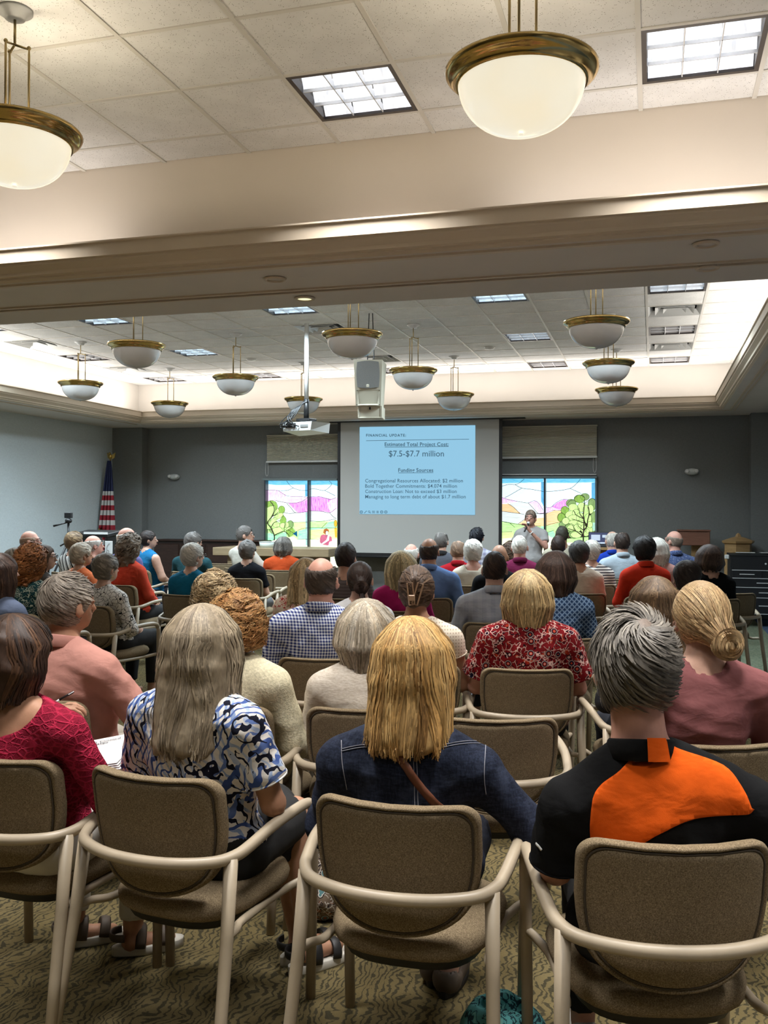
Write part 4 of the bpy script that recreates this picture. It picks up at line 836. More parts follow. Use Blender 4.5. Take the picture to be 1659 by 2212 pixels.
# ================================================================ bodies from smooth distance fields
class Field:
    def __init__(s, lo, hi, h):
        s.lo = np.array(lo, float); s.h = h; n = np.ceil((np.array(hi)-s.lo)/h).astype(int)+2
        s.ax = [s.lo[i]+h*np.arange(n[i]) for i in range(3)]; s.V = np.full(n, 1.0, dtype=np.float32)
    def sl(s, lo, hi):
        S = []
        for i in range(3):
            a = int(max(0, math.floor((lo[i]-s.lo[i])/s.h))); b = int(min(len(s.ax[i]), math.ceil((hi[i]-s.lo[i])/s.h)+1))
            if b <= a: return None
            S.append(slice(a, b))
        return tuple(S)
    def grid(s, S): return s.ax[0][S[0]][:, None, None], s.ax[1][S[1]][None, :, None], s.ax[2][S[2]][None, None, :]
    def put(s, S, d, k):
        a = s.V[S]
        if k <= 0: s.V[S] = np.minimum(a, d)
        else:
            h = np.clip(.5+.5*(a-d)/k, 0, 1); s.V[S] = a+(d-a)*h-k*h*(1-h)
    def carve(s, S, d, k=.006):
        a = s.V[S]; d = -d; h = np.clip(.5-.5*(a-d)/k, 0, 1); s.V[S] = a+(d-a)*h+k*h*(1-h)
    def _cap(s, a, b, ra, rb, pad, flat=False):
        a = np.array(a, float); b = np.array(b, float); r = max(ra, rb)+pad
        S = s.sl(np.minimum(a, b)-r, np.maximum(a, b)+r)
        if S is None: return None, None
        X, Y, Z = s.grid(S); e = b-a; L2 = max(1e-9, e@e)
        t0 = ((X-a[0])*e[0]+(Y-a[1])*e[1]+(Z-a[2])*e[2])/L2; t = np.clip(t0, 0, 1)
        d = np.sqrt((X-a[0]-t*e[0])**2+(Y-a[1]-t*e[1])**2+(Z-a[2]-t*e[2])**2)-(ra+(rb-ra)*t)
        if flat:
            t1 = np.maximum(t0, 0); d2 = np.sqrt((X-a[0]-t1*e[0])**2+(Y-a[1]-t1*e[1])**2+(Z-a[2]-t1*e[2])**2)-(ra+(rb-ra)*t1); d = np.maximum(np.where(t0 > 1, d2, d), (t0-1)*math.sqrt(L2))
        return S, d
    def cap(s, a, b, ra, rb=None, k=.02, flat=False):
        S, d = s._cap(a, b, ra, ra if rb is None else rb, k+2.5*s.h, flat)
        if S: s.put(S, d, k)
    def cutcap(s, a, b, ra, rb=None, k=.006):
        S, d = s._cap(a, b, ra, ra if rb is None else rb, k+2.5*s.h)
        if S: s.carve(S, d, k)
    def _ell(s, c, r, pad, R=None):
        c = np.array(c, float); r = np.array(r, float); m = (r.max() if R is not None else r)+pad
        S = s.sl(c-m, c+m)
        if S is None: return None, None
        X, Y, Z = s.grid(S); X, Y, Z = X-c[0], Y-c[1], Z-c[2]
        if R is not None: X, Y, Z = (R[0][0]*X+R[1][0]*Y+R[2][0]*Z, R[0][1]*X+R[1][1]*Y+R[2][1]*Z, R[0][2]*X+R[1][2]*Y+R[2][2]*Z)
        k0 = np.sqrt((X/r[0])**2+(Y/r[1])**2+(Z/r[2])**2); k1 = np.sqrt((X/r[0]**2)**2+(Y/r[1]**2)**2+(Z/r[2]**2)**2)+1e-9
        return S, k0*(k0-1)/k1
    def ell(s, c, r, k=.02, R=None):
        S, d = s._ell(c, r, k+2.5*s.h, R)
        if S: s.put(S, d, k)
    def cutell(s, c, r, k=.006, R=None):
        S, d = s._ell(c, r, k+2.5*s.h, R)
        if S: s.carve(S, d, k)
    def plane(s, n, d, k=.0):
        n = np.array(n, float); n /= np.linalg.norm(n); q = n[0]*s.ax[0][:, None, None]+n[1]*s.ax[1][None, :, None]+n[2]*s.ax[2][None, None, :]-d
        s.V = np.maximum(s.V, q.astype(np.float32))
    def mesh(s):
        V = s.V; V[0] = V[-1] = 1; V[:, 0] = V[:, -1] = 1; V[:, :, 0] = V[:, :, -1] = 1
        I = V < 0; C = [(i, j, k) for i in (0, 1) for j in (0, 1) for k in (0, 1)]
        nx, ny, nz = V.shape; sub = lambda A, c: A[c[0]:nx-1+c[0], c[1]:ny-1+c[1], c[2]:nz-1+c[2]]
        cnt = sum(sub(I, c).astype(np.int8) for c in C); act = (cnt > 0) & (cnt < 8); idx = np.argwhere(act)
        if len(idx) == 0: return np.zeros((0, 3)), np.zeros((0, 4), int)
        val = {c: V[idx[:, 0]+c[0], idx[:, 1]+c[1], idx[:, 2]+c[2]] for c in C}
        acc = np.zeros((len(idx), 3)); num = np.zeros(len(idx))
        for a in C:
            for ax in range(3):
                if a[ax]: continue
                b = list(a); b[ax] = 1; b = tuple(b); va, vb = val[a], val[b]; m = (va < 0) != (vb < 0); t = np.where(m, va/(va-vb+1e-12), 0)
                p = np.array(a, float)[None]+np.zeros((len(idx), 3)); p[:, ax] += t; acc += p*m[:, None]; num += m
        P = s.lo+s.h*(idx+acc/num[:, None])
        vid = np.full(act.shape, -1, dtype=np.int64); vid[act] = np.arange(len(idx)); Q = []
        for ax in range(3):
            o1, o2 = (ax+1) % 3, (ax+2) % 3; n = [nx, ny, nz]; sa = [slice(1, n[i]-1) for i in range(3)]; sb = list(sa); sa[ax] = slice(0, n[ax]-1); sb[ax] = slice(1, n[ax])
            A, B = I[tuple(sa)], I[tuple(sb)]; e = np.argwhere(A != B)
            if not len(e): continue
            g = e.copy(); g[:, o1] += 1; g[:, o2] += 1; f = []
            for d1, d2 in ((-1, -1), (0, -1), (0, 0), (-1, 0)):
                h = g.copy(); h[:, o1] += d1; h[:, o2] += d2; f.append(vid[h[:, 0], h[:, 1], h[:, 2]])
            q = np.stack(f, 1); ins = A[e[:, 0], e[:, 1], e[:, 2]]; q[~ins] = q[~ins][:, ::-1]; Q.append(q)
        return P, np.concatenate(Q)
def normals(P, Q):
    n = np.cross(P[Q[:, 2]]-P[Q[:, 0]], P[Q[:, 3]]-P[Q[:, 1]]); N = np.zeros_like(P)
    for k in range(4): np.add.at(N, Q[:, k], n)
    return N/(np.linalg.norm(N, axis=1)[:, None]+1e-12)
def folds(P, Q, amp, seed, scale=1.0, mask=None):
    """soft cloth folds: a few skewed waves pushed along the normals"""
    r = np.random.default_rng(seed); N = normals(P, Q); d = np.zeros(len(P))
    for k in range(5):
        w = r.normal(size=3); w[2] *= 1.3; w /= np.linalg.norm(w); f = 2*PI/(r.uniform(.05, .13)*scale); ph = r.uniform(0, 6.3)
        warp = .8*np.sin(P @ r.normal(size=3)*14+r.uniform(0, 6)); gate = .5+.5*np.sin(P @ r.normal(size=3)*9+r.uniform(0, 6))
        d += (1-np.abs(np.sin(.5*(P @ w*f+ph+warp))))*gate
    d = (d/5-.25)*amp
    if mask is not None: d = d*mask
    return P+N*d[:, None]
def relax(P, Q, n=2, lam=.5):
    e = np.concatenate([Q[:, [0, 1]], Q[:, [1, 2]], Q[:, [2, 3]], Q[:, [3, 0]]]); cnt = np.zeros(len(P)); np.add.at(cnt, e[:, 0], 1); np.add.at(cnt, e[:, 1], 1)
    for _ in range(n):
        A = np.zeros_like(P); np.add.at(A, e[:, 0], P[e[:, 1]]); np.add.at(A, e[:, 1], P[e[:, 0]]); P = P*(1-lam)+lam*A/np.maximum(cnt, 1)[:, None]
    return P
def rotz(a): c, s = math.cos(a), math.sin(a); return np.array([[c, -s, 0], [s, c, 0], [0, 0, 1.0]])
def rotx(a): c, s = math.cos(a), math.sin(a); return np.array([[1.0, 0, 0], [0, c, -s], [0, s, c]])

# ---- materials of people
def m_skin(name, col):
    m = NM(name); v = m.coord('Object'); f = m.noise(v, 22, 4, .6)
    m.base(m.ramp(f, [(.3, tuple(c*.86 for c in col)), (.7, tuple(min(1, c*1.08) for c in col))]), .5, spec=.35); m.bump(m.noise(v, 240, 2), .10, .002); return m.m
SKIN = dict(fair=m_skin('skin_fair', (.56, .33, .24)), pink=m_skin('skin_pink', (.58, .30, .225)), tan=m_skin('skin_tan', (.45, .235, .145)), olive=m_skin('skin_olive', (.36, .195, .12)))
def m_hair():
    m = NM('hair'); a = m.n('ShaderNodeAttribute'); a.attribute_name = 'Col'; v = m.coord('Object'); f = m.noise(m.coord('Object', (1, 1, .3)), 160, 2)
    c = m.mix(1.0, a.outputs['Color'], m.ramp(f, [(.3, (.78, .78, .78)), (.7, (1.15, 1.15, 1.15))]), 'MULTIPLY'); m.base(c, .55, spec=.3); return m.m
M_HAIR = m_hair(); M_EYE = mat('eye_white', (.7, .7, .68), .2); M_IRIS = mat('iris_dark', (.04, .03, .02), .2); M_LIP = mat('lips', (.42, .15, .13), .5)
M_BLACKC = mat('black_cloth', (.010, .010, .011), .9, bump=(40, .2)); M_NAVY = mat('navy_cloth', (.014, .016, .026), .9, bump=(40, .2)); M_KHAKI = mat('khaki_cloth', (.33, .30, .25), .9, bump=(40, .2)); M_GREYC = mat('grey_cloth', (.12, .12, .125), .9, bump=(40, .2)); M_WHITEC = mat('white_cloth', (.60, .57, .52), .9, bump=(40, .2))
M_SHOE = mat('shoe_black', (.015, .014, .014), .5); M_SOLE = mat('sole_white', (.62, .59, .52), .6); M_LEATH = mat('taupe_leather', (.085, .062, .045), .6); M_GLS = mat('spectacle_frame', (.02, .016, .016), .3); M_STRAP = mat('brown_leather_strap', (.17, .058, .028), .45, var=.15, vs_=30)
_cl = {}
def cloth(kind, *cols, s=1.0):
    key = (kind, cols, s)
    if key in _cl: return _cl[key]
    m = NM('cloth_'+kind); v = m.coord('Object'); c0 = cols[0]; weave = m.noise(v, 420, 2); bumpv, bs, bd = m.noise(m.coord('Object', (1, 1, 1.7), (.3, .4, 0)), 9, 3, .5, .35), .26, .03
    def vary(c, a=.1, sc=14): return m.ramp(m.noise(v, sc, 3), [(.3, tuple(x*(1-a) for x in c)), (.7, tuple(min(1, x*(1+a)) for x in c))])
    def shade(c): return c
    if kind == 'plain': col = vary(c0, .08)
    elif kind == 'heather': col = m.mix(m.ramp(m.noise(m.coord('Object', (1, 1, 4)), 60, 4, .7), [(.4, (0, 0, 0)), (.65, (1, 1, 1))]), c0, cols[1])
    elif kind == 'gingham':
        x, y, z = m.sep(m.coord('Object', (1, 1, 1))); a = m.math('GREATER_THAN', m.math('FRACT', m.math('MULTIPLY', m.math('ADD', x, m.math('MULTIPLY', y, .6)), 62*s)), .5); b = m.math('GREATER_THAN', m.math('FRACT', m.math('MULTIPLY', z, 62*s)), .5)
        f = m.math('MULTIPLY', m.math('ADD', a, b), .5); col = m.ramp(f, [(0, c0), (.3, tuple((p+q)*.42 for p, q in zip(c0, cols[1]))), (.8, cols[1])], 'CONSTANT')
    elif kind == 'stripes':
        z = m.sep(m.coord('Object', (1, 1, 1), (0, cols[2] if len(cols) > 2 else 0, 0)))[2]; col = m.mix(m.math('GREATER_THAN', m.math('FRACT', m.math('MULTIPLY', z, 34*s)), .62), c0, cols[1])
    elif kind == 'check':
        x, y, z = m.sep(v); a = m.math('GREATER_THAN', m.math('FRACT', m.math('MULTIPLY', x, 16*s)), .5); b = m.math('GREATER_THAN', m.math('FRACT', m.math('MULTIPLY', z, 16*s)), .5); col = m.mix(m.math('MULTIPLY', m.math('ADD', a, b), .5), c0, cols[1]); col = m.mix(m.math('MULTIPLY', m.noise(m.coord('Object', (1, 1, 8)), 60, 3), .3), col, cols[0])
    elif kind == 'diamond':
        q = m.coord('Object', (1, .3, 1), (0, PI/4, 0)); x, y, z = m.sep(q); fx = m.math('ABSOLUTE', m.math('SUBTRACT', m.math('FRACT', m.math('MULTIPLY', x, 44*s)), .5)); fz = m.math('ABSOLUTE', m.math('SUBTRACT', m.math('FRACT', m.math('MULTIPLY', z, 44*s)), .5))
        ln = m.math('GREATER_THAN', m.math('MAXIMUM', fx, fz), .40); dt = m.math('LESS_THAN', m.math('MAXIMUM', fx, fz), .16); col = m.mix(ln, m.mix(dt, c0, cols[1]), cols[2])
    elif kind == 'brush':
        wa = m.wave(m.coord('Object', (1, .7, .8), (.0, .5, .2)), 13, 11.0, 2, .9); wb = m.wave(m.coord('Object', (1, .7, .8), (.0, -.7, .2), (1, 2, 3)), 11.5, 12.0, 2, 1.0); wc = m.wave(m.coord('Object', (1, .7, .8), (.0, .2, .9), (4, 1, 2)), 14.0, 13.0, 2, 1.1)
        k1 = m.noise(v, 11, 2); k2 = m.noise(m.coord('Object', loc=(5, 3, 1)), 12, 2); k3 = m.noise(m.coord('Object', loc=(9, 2, 7)), 13, 2); br = m.noise(v, 60, 3)
        s1 = m.math('GREATER_THAN', m.math('MULTIPLY', wa, m.math('ADD', k1, m.math('MULTIPLY', br, .25))), .455); s2 = m.math('GREATER_THAN', m.math('MULTIPLY', wb, m.math('ADD', k2, m.math('MULTIPLY', br, .25))), .51); s3 = m.math('GREATER_THAN', m.math('MULTIPLY', wc, m.math('ADD', k3, m.math('MULTIPLY', br, .2))), .545)
        col = m.mix(s1, (.74, .70, .65), m.ramp(k2, [(.42, (.46, .53, .68)), (.56, (.27, .36, .56))])); col = m.mix(s2, col, m.ramp(k3, [(.44, (.05, .09, .27)), (.58, (.13, .20, .46))])); col = m.mix(s3, col, (.010, .011, .022))
    elif kind in ('paisley', 'teal'):
        nv = m.n('ShaderNodeTexNoise'); m.L.new(v, nv.inputs[0]); nv.inputs['Scale'].default_value = 20*s; vv = m.mix(.05/s, v, nv.outputs['Color'], 'ADD')
        d = m.vor(v, 17*s, rnd=.75); e = m.vor(vv, 38*s, 'DISTANCE_TO_EDGE')
        bg = m.ramp(m.noise(vv, 34*s, 2), [(.42, c0), (.5, cols[1]), (.56, c0), (.64, cols[2])], 'CONSTANT'); bg = m.mix(m.math('LESS_THAN', e, .055), bg, cols[3])
        bg = m.mix(m.math('GREATER_THAN', m.noise(v, 30*s, 1), .56), bg, c0)
        fl = m.ramp(d, [(.0, cols[3]), (.07, cols[2]), (.15, cols[4]), (.25, cols[3]), (.29, cols[1])], 'CONSTANT'); col = m.mix(m.math('LESS_THAN', d, .34), bg, fl)
    elif kind == 'lineflower':
        nv = m.n('ShaderNodeTexNoise'); m.L.new(v, nv.inputs[0]); nv.inputs['Scale'].default_value = 26*s; vv = m.mix(.035/s, v, nv.outputs['Color'], 'ADD')
        e = m.vor(vv, 27*s, 'DISTANCE_TO_EDGE'); d = m.vor(v, 11*s, rnd=.9); col = m.mix(m.math('LESS_THAN', e, .038), c0, cols[1]); col = m.mix(m.math('LESS_THAN', d, .17), col, cols[1]); col = m.mix(m.math('LESS_THAN', d, .10), col, c0)
    elif kind == 'lace':
        nv = m.n('ShaderNodeTexNoise'); m.L.new(v, nv.inputs[0]); nv.inputs['Scale'].default_value = 22; vv = m.mix(.03, v, nv.outputs['Color'], 'ADD'); e = m.vor(m.coord('Object', (1, 1, 1.6)), 26, 'DISTANCE_TO_EDGE'); e2 = m.vor(vv, 55, 'DISTANCE_TO_EDGE')
        f = m.ramp(m.math('MINIMUM', e, m.math('MULTIPLY', e2, 1.6)), [(.0, (1, 1, 1)), (.13, (0, 0, 0))]); col = m.mix(f, vary(c0, .12, 30), cols[1]); bumpv, bs, bd = f, .8, .004
    elif kind == 'denim':
        f = m.noise(m.coord('Object', (1, 1, .18)), 190, 3, .7); g = m.noise(m.coord('Object', (.2, .2, 1)), 170, 3, .7); h = m.noise(v, 12, 4, .65)
        k = m.math('MULTIPLY', m.math('ADD', f, g), .5); col = m.mix(m.ramp(k, [(.44, (0, 0, 0)), (.66, (1, 1, 1))]), c0, cols[1]); col = m.mix(m.ramp(h, [(.52, (0, 0, 0)), (.8, (.6, .6, .6))]), col, cols[2])
    elif kind == 'knit':
        x, y, z = m.sep(v); a = m.math('ABSOLUTE', m.math('SUBTRACT', m.math('FRACT', m.math('MULTIPLY', x, 70*s)), .5)); b = m.math('ABSOLUTE', m.math('SUBTRACT', m.math('FRACT', m.math('MULTIPLY', z, 58*s)), .5)); f = m.math('LESS_THAN', m.math('MAXIMUM', a, m.math('MULTIPLY', b, 1.2)), .24); col = m.mix(f, vary(c0, .05), cols[1]); 
    elif kind == 'tweed':
        f = m.noise(v, 95, 3, .7); col = m.ramp(f, [(.35, tuple(x*.72 for x in c0)), (.6, c0), (.72, (.8, .74, .6))]); bumpv, bs, bd = f, .5, .006
    elif kind == 'print':
        n1 = m.noise(v, 42*s, 2, .5, 1.2); col = m.ramp(n1, [(.42, c0), (.50, cols[1]), (.58, c0), (.66, cols[2])], 'CONSTANT')
    elif kind == 'bandstripe':
        q = m.coord('Object', (1, 1, 1), (0, .45, 0)); x = m.sep(q)[0]; f = m.math('FRACT', m.math('MULTIPLY', x, 16*s)); col = m.ramp(f, [(0, c0), (.5, cols[1]), (.62, c0), (.72, cols[1])], 'CONSTANT')
    m.base(col, .92, spec=.15)
    b1 = m.n('ShaderNodeBump'); m.L.new(bumpv, b1.inputs['Height']); b1.inputs['Strength'].default_value = bs; b1.inputs['Distance'].default_value = bd
    b2 = m.n('ShaderNodeBump'); m.L.new(weave, b2.inputs['Height']); b2.inputs['Strength'].default_value = .15; b2.inputs['Distance'].default_value = .002; m.L.new(b1.outputs[0], b2.inputs['Normal']); m.L.new(b2.outputs[0], m.b.inputs['Normal'])
    _cl[key] = m.m; return m.m

# ---- one relaxed hand: palm, four unequal bent fingers, thumb from the side of the palm (+Y along the fingers, palm down, thumb at -X)
def _hand(h=.0042):
    F = Field((-.07, -.05, -.06), (.06, .13, .035), h)
    F.ell((0, .025, 0), (.036, .045, .014), .01); F.cap((0, -.04, .002), (0, 0, 0), .024, .026, .02)
    for x, L, sp in ((-.026, .068, -.10), (-.009, .078, -.02), (.009, .073, .05), (.025, .058, .13)):
        a = (x, .060, .002); b = (x+sp*L*.45, .060+L*.45, -.004); c = (x+sp*L*.75, .060+L*.74, -.020); d = (x+sp*L*.85, .060+L*.88, -.038)
        F.cap(a, b, .0092, .0086, .004); F.cap(b, c, .0086, .0078, .003); F.cap(c, d, .0078, .0066, .003)
    F.cap((-.022, .005, -.004), (-.046, .035, -.010), .0125, .0105, .008); F.cap((-.046, .035, -.010), (-.052, .062, -.018), .0100, .0085, .003)
    return F.mesh()
HAND = _hand(); HAND_FAR = _hand(.0085)
def place_hand(wrist, fwd, palm_n, mirror, scale=1.0, far=False):
    HAND = HAND_FAR if far else globals()['HAND']
    f = np.array(fwd, float); f /= np.linalg.norm(f); z = -np.array(palm_n, float); z -= f*(z @ f); z /= np.linalg.norm(z); x = np.cross(f, z)
    P = HAND[0]*scale; P = P*np.array([-1 if mirror else 1, 1, 1]); P = P+np.array([0, .035, 0]); Q = HAND[1][:, ::-1] if mirror else HAND[1]
    return np.array(wrist)+P[:, :1]*x+P[:, 1:2]*f+P[:, 2:3]*z, Q
def joined(parts):
    V = []; F = []; n = 0
    for p, q in parts: V.append(p); F.append(q+n); n += len(p)
    return np.concatenate(V), np.concatenate(F)

# ---- hair
def hair_shape(H, P, h):
    """field in head space: skull centre at the origin, face towards +Y"""
    st = P['hair']; t = P.get('ht', dict(short=.012, ring=.010, bob=.028, long=.022, curly=.036, bun=.010, clip=.014, pixie=.022).get(st, .014)); L = P.get('hl', .15)
    F = Field((-.26, -.30, -max(.22, L+.08)), (.26, .17, .18), h)
    F.ell((0, -.012, .004), (.077+t*(.7 if st in ('short', 'ring') else 1.0), .099+t*1.1, .106+t), .0)
    if st in ('bob', 'long'): F.V[:] = 1.0; F.ell((0, -.012, .0), (.085+t, .099+t*1.1, .104+t*.62), .0)
    F.plane((0, .86, -.5), .046)
    if st in ('short', 'ring', 'pixie'):
        F.plane((0, -.30, -.95), .098 if st != 'pixie' else .112)
        for s in (-1, 1): F.cutell((s*.098, .008, -.040), (.036, .036, .054)); F.cutell((s*.09, .055, -.06), (.04, .04, .06))
    if st == 'ring':
        b = P.get('bald', 1.0); F.cutell((0, (.035 if b < .95 else -.022), .122), (.083*b, .125*b, .108*b), .01)
    if st == 'pixie': F.ell((0, -.035, .035), (.088+t*.5, .090, .085), .02); F.plane((0, .86, -.5), .052)
    if st in ('bun', 'clip'):
        F.plane((0, -.45, -.90), .10)
        for s in (-1, 1): F.cutell((s*.092, .012, -.045), (.032, .030, .045))
    if st in ('bob', 'long', 'curly'):
        r = np.random.default_rng(P['seed']); n = 19; fl = P.get('flare', 1.0); back = P.get('hback', .0)
        for k in range(n):
            az = math.radians(-112+224*k/(n-1)); sx, sy = math.sin(az), -math.cos(az); j = r.normal(size=4)
            a = (sx*(.080+t*.6), sy*(.090+t*.6)-.012, .02); m_ = (sx*(.090+t*.6), sy*(.093+t*.6)-.018, -.07)
            ll = L*(1-.10*abs(math.sin(az))**2)+.008*j[0]; e = (sx*(.088+t*.5)*fl+.006*j[1], sy*(.085+t*.4)*fl-.02-back, -ll)
            F.cap(a, m_, .020, .024, .028); F.cap(m_, e, .024, .016+.003*j[2], .016)
        F.ell((0, -.03, -.05), (.07, .07, .09), .02)
        if L > .2:
            for k in range(9):
                x = -.085+.17*k/8; j = r.normal(size=3); F.cap((x, -.10, -.08), (x*1.05+.006*j[0], -.115-back, -L+.012*j[1]), .026, .014, .015)
    if st == 'curly':
        r = np.random.default_rng(P['seed']+5)
        for k in range(150):
            az = r.uniform(-2.1, 2.1); z = r.uniform(-L, .11); rr = math.sqrt(max(.05, 1-max(0, z/.125)**2))*(.092+t); F.ell((math.sin(az)*rr, -math.cos(az)*rr*1.06-.012, z), (.016, .016, .013), .008)
        for k in range(50):
            az = r.uniform(0, 6.28); ph = r.uniform(0, 1.1); F.ell((math.sin(ph)*math.cos(az)*(.08+t), math.sin(ph)*math.sin(az)*(.10+t)-.012, math.cos(ph)*(.106+t)), (.016, .016, .013), .008)
        F.plane((0, .86, -.45), .062)
    if st == 'bun':
        bx, by, bz, br = P.get('bunpos', (.0, -.125, -.05, .042)); F.ell((bx, by, bz), (br*1.15, br*.9, br), .012); F.ell((bx+.02, by-.012, bz-.03), (br*.7, br*.6, br*.8), .01)
        if P.get('buntail'): F.cap((bx, by, bz-.02), (bx+.008, by-.02, bz-.085), .022, .008, .012)
    if st == 'clip':
        F.cap((-.01, -.118, -.055), (.005, -.122, .055), .036, .030, .02); F.cap((.03, -.11, -.05), (.028, -.115, .03), .022, .018, .015)
    return F
def strand_mesh(paths, rad, cols, thick=False):
    """paths: list of (m,3); thin three-sided locks with a colour each"""
    V = []; Fq = []; C = []; n0 = 0
    for p, r, c in zip(paths, rad, cols):
        m = len(p)
        if m < 3: continue
        t = np.gradient(p, axis=0); t /= np.linalg.norm(t, axis=1)[:, None]+1e-9; ref = p-p.mean(0)*np.array([1, 1, 1]); out = p/(np.linalg.norm(p, axis=1)[:, None]+1e-9)
        a = out-t*(out*t).sum(1)[:, None]; a /= np.linalg.norm(a, axis=1)[:, None]+1e-9; b = np.cross(t, a); w = np.linspace(0, 1, m); rr = (r*(.35+1.3*np.sin(PI*np.clip(w*.86+.1, 0, 1))))[:, None]
        V.append(np.stack([p+b*rr*1.3, p+a*rr*.9, p-b*rr*1.3], 1).reshape(-1, 3) if thick else np.stack([p+b*rr*1.35, p-b*rr*1.35], 1).reshape(-1, 3)); w_ = 3 if thick else 2
        k = np.arange(m-1)[:, None]*w_+n0
        for q in range(w_-1): Fq.append(np.concatenate([k+q, k+q+1, k+w_+q+1, k+w_+q], 1))
        C.append(np.repeat(np.array(c)[None], w_*m, 0)); n0 += w_*m
    if not V: return None
    return np.concatenate(V), np.concatenate(Fq), np.concatenate(C)
def make_hair(P, H, parent, h, nstr, rad):
    """H maps head space to the person"""
    F = hair_shape(H, P, h); V, Q = F.mesh()
    if not len(V): return
    st = P['hair']; cols = [np.array(c) for c in P['hc']]; r = np.random.default_rng(P['seed']+1); L = P.get('hl', .15)
    if st in ('bob', 'long') : V = folds(V, Q, .012, P['seed'], 1.0)
    bvh = BVHTree.FromPolygons([tuple(v) for v in V], [tuple(map(int, q)) for q in Q])
    crown = np.array(P.get('crown', (0, -.045, .10))); cd = crown/np.linalg.norm(crown); u1 = np.cross(cd, (0, 1, 0)); u1 /= np.linalg.norm(u1); u2 = np.cross(cd, u1)
    paths, rads, cc = [], [], []
    ph_ = r.uniform(0, 6.3, 6)
    def pick(a=0.0):
        w = r.random(len(cols))**2; b = .5+.5*math.sin(a*5+ph_[0])*math.sin(a*11+ph_[1]); w[0] += .2; w[-1] *= .3+1.7*b; w[1] *= .3+1.7*(1-b); c = (np.array(cols)*w[:, None]).sum(0)/w.sum(); return c*r.uniform(.7, 1.25)
    def hit(o, d):
        q = bvh.ray_cast(Vector(o), Vector(d)); return None if q[0] is None else np.array(q[0])
    lift0 = P.get('lift', .0); ng = P.get('clumps', 70 if st in ('long', 'bob') else 110); gaz = r.uniform(0, 2*PI, ng); gco = [pick(a) for a in gaz]
    for s in range(nstr):
        g = r.integers(ng); pts = []; az0 = gaz[g]; dz_ = r.normal()*.075; az = az0+dz_; mycol = gco[g]*(r.uniform(.62, 1.4) if st in ('long', 'bob') else r.uniform(.8, 1.22))
        if st in ('bun', 'clip'):
            ph = r.uniform(.5, 1.9); d0 = np.array([math.sin(ph)*math.cos(az), math.sin(ph)*math.sin(az), math.cos(ph)]); bp = P.get('bunpos', (0, -.12, -.03, 0)); d1 = np.array(bp[:3]); d1 = d1/np.linalg.norm(d1)
            if st == 'clip': d1 = np.array([.02, -.95, .1+.25*r.normal()]); d1 /= np.linalg.norm(d1)
            for k in range(10):
                w = k/9; d = d0*(1-w)+d1*w; d /= np.linalg.norm(d)+1e-9; q = hit(d*.5, -d)
                if q is None or q @ q > .04: 
                    if len(pts) > 2: break
                    pts = []; continue
                pts.append(q+d*r.uniform(.0, .0012))
        elif st in ('short', 'ring', 'pixie', 'curly'):
            ph0 = r.uniform(.05, 1.95) if st != 'short' or not P.get('whorl') else r.uniform(.10, 1.95); ln = r.uniform(.22, .5) if st != 'curly' else r.uniform(.2, .4); sw = P.get('swirl', .35); curl = .012 if st == 'curly' else 0
            lf = r.uniform(.0, 1)*(.004+lift0); fq = r.uniform(12, 20)
            for k in range(7):
                w = k/6; ph = ph0+ln*w; a2 = az+sw*w+ (.25*math.sin(fq*w) if curl else 0); d = cd*math.cos(ph)+(u1*math.cos(a2)+u2*math.sin(a2))*math.sin(ph); q = hit(d*.5, -d)
                if q is None or (st != 'curly' and q @ q > .04): break
                pts.append(q+d*(.0005+lf*w**1.3+curl*.6*abs(math.cos(fq*w))))
        else:
            if r.random() < .72: ph0 = r.uniform(.03, .5)
            else: ph0 = r.uniform(.4, 1.5)
            wv = 2.2*math.sin(az0*3+ph_[2])+r.normal()*.25; wa = P.get('wavy', .03); sw = .12*math.sin(az0*7+ph_[3])
            cnt = 7
            for k in range(cnt):
                ph = ph0+(1.62-ph0)*k/cnt; d = cd*math.cos(ph)+(u1*math.cos(az)+u2*math.sin(az))*math.sin(ph); q = hit(d*.5, -d)
                if q is None: break
                pts.append(q+d*.0006)
            if len(pts) == cnt:
                d = pts[-1]; az2 = math.atan2(d[0], -(d[1]+.03)); z = d[2]; stop = -L*(1.02+.06*math.sin(az0*9+ph_[4])+r.normal()*.02)
                nn = max(4, int((z-stop)/.022))
                for k in range(1, nn+1):
                    zz = z+(stop-z)*k/nn; a3 = az2-dz_*.8*(k/nn)+wa*math.sin(wv+k*.42)+sw*k/nn; o = np.array([math.sin(a3)*.5, -math.cos(a3)*.5-.03, zz]); q = hit(o, np.array([-math.sin(a3), math.cos(a3), 0]))
                    if q is None: break
                    pts.append(q+np.array([math.sin(a3), -math.cos(a3), 0])*r.uniform(.0005, .003))
            elif len(pts) > 3 and (pts[-1][1] > .09): pts = []
        if st in ('long', 'bob') and len(pts) > 8 and pts[-1][2] < -.05:
            a_, b_ = pts[-2], pts[-1]; v_ = b_-a_; v_ = v_/(np.linalg.norm(v_)+1e-9); v_ = v_*.6+np.array((0, 0, -.4)); q_ = r.uniform(.002, .014); jj = r.normal(size=3)*.003
            pts.append(b_+v_*q_+jj*.5); pts.append(b_+v_*q_*2+jj)
        if r.random() < .06 and len(pts) > 4:
            pts = [p_+p_/(np.linalg.norm(p_)+1e-9)*(.006*r.random()*math.sin(PI*k_/len(pts))+.004*(k_/len(pts))**2) for k_, p_ in enumerate(pts)]
        if len(pts) >= 3:
            paths.append(np.array(pts)); rads.append(rad*r.uniform(.6, 1.5)); cc.append(mycol if st not in ('bun', 'clip') else pick(az))
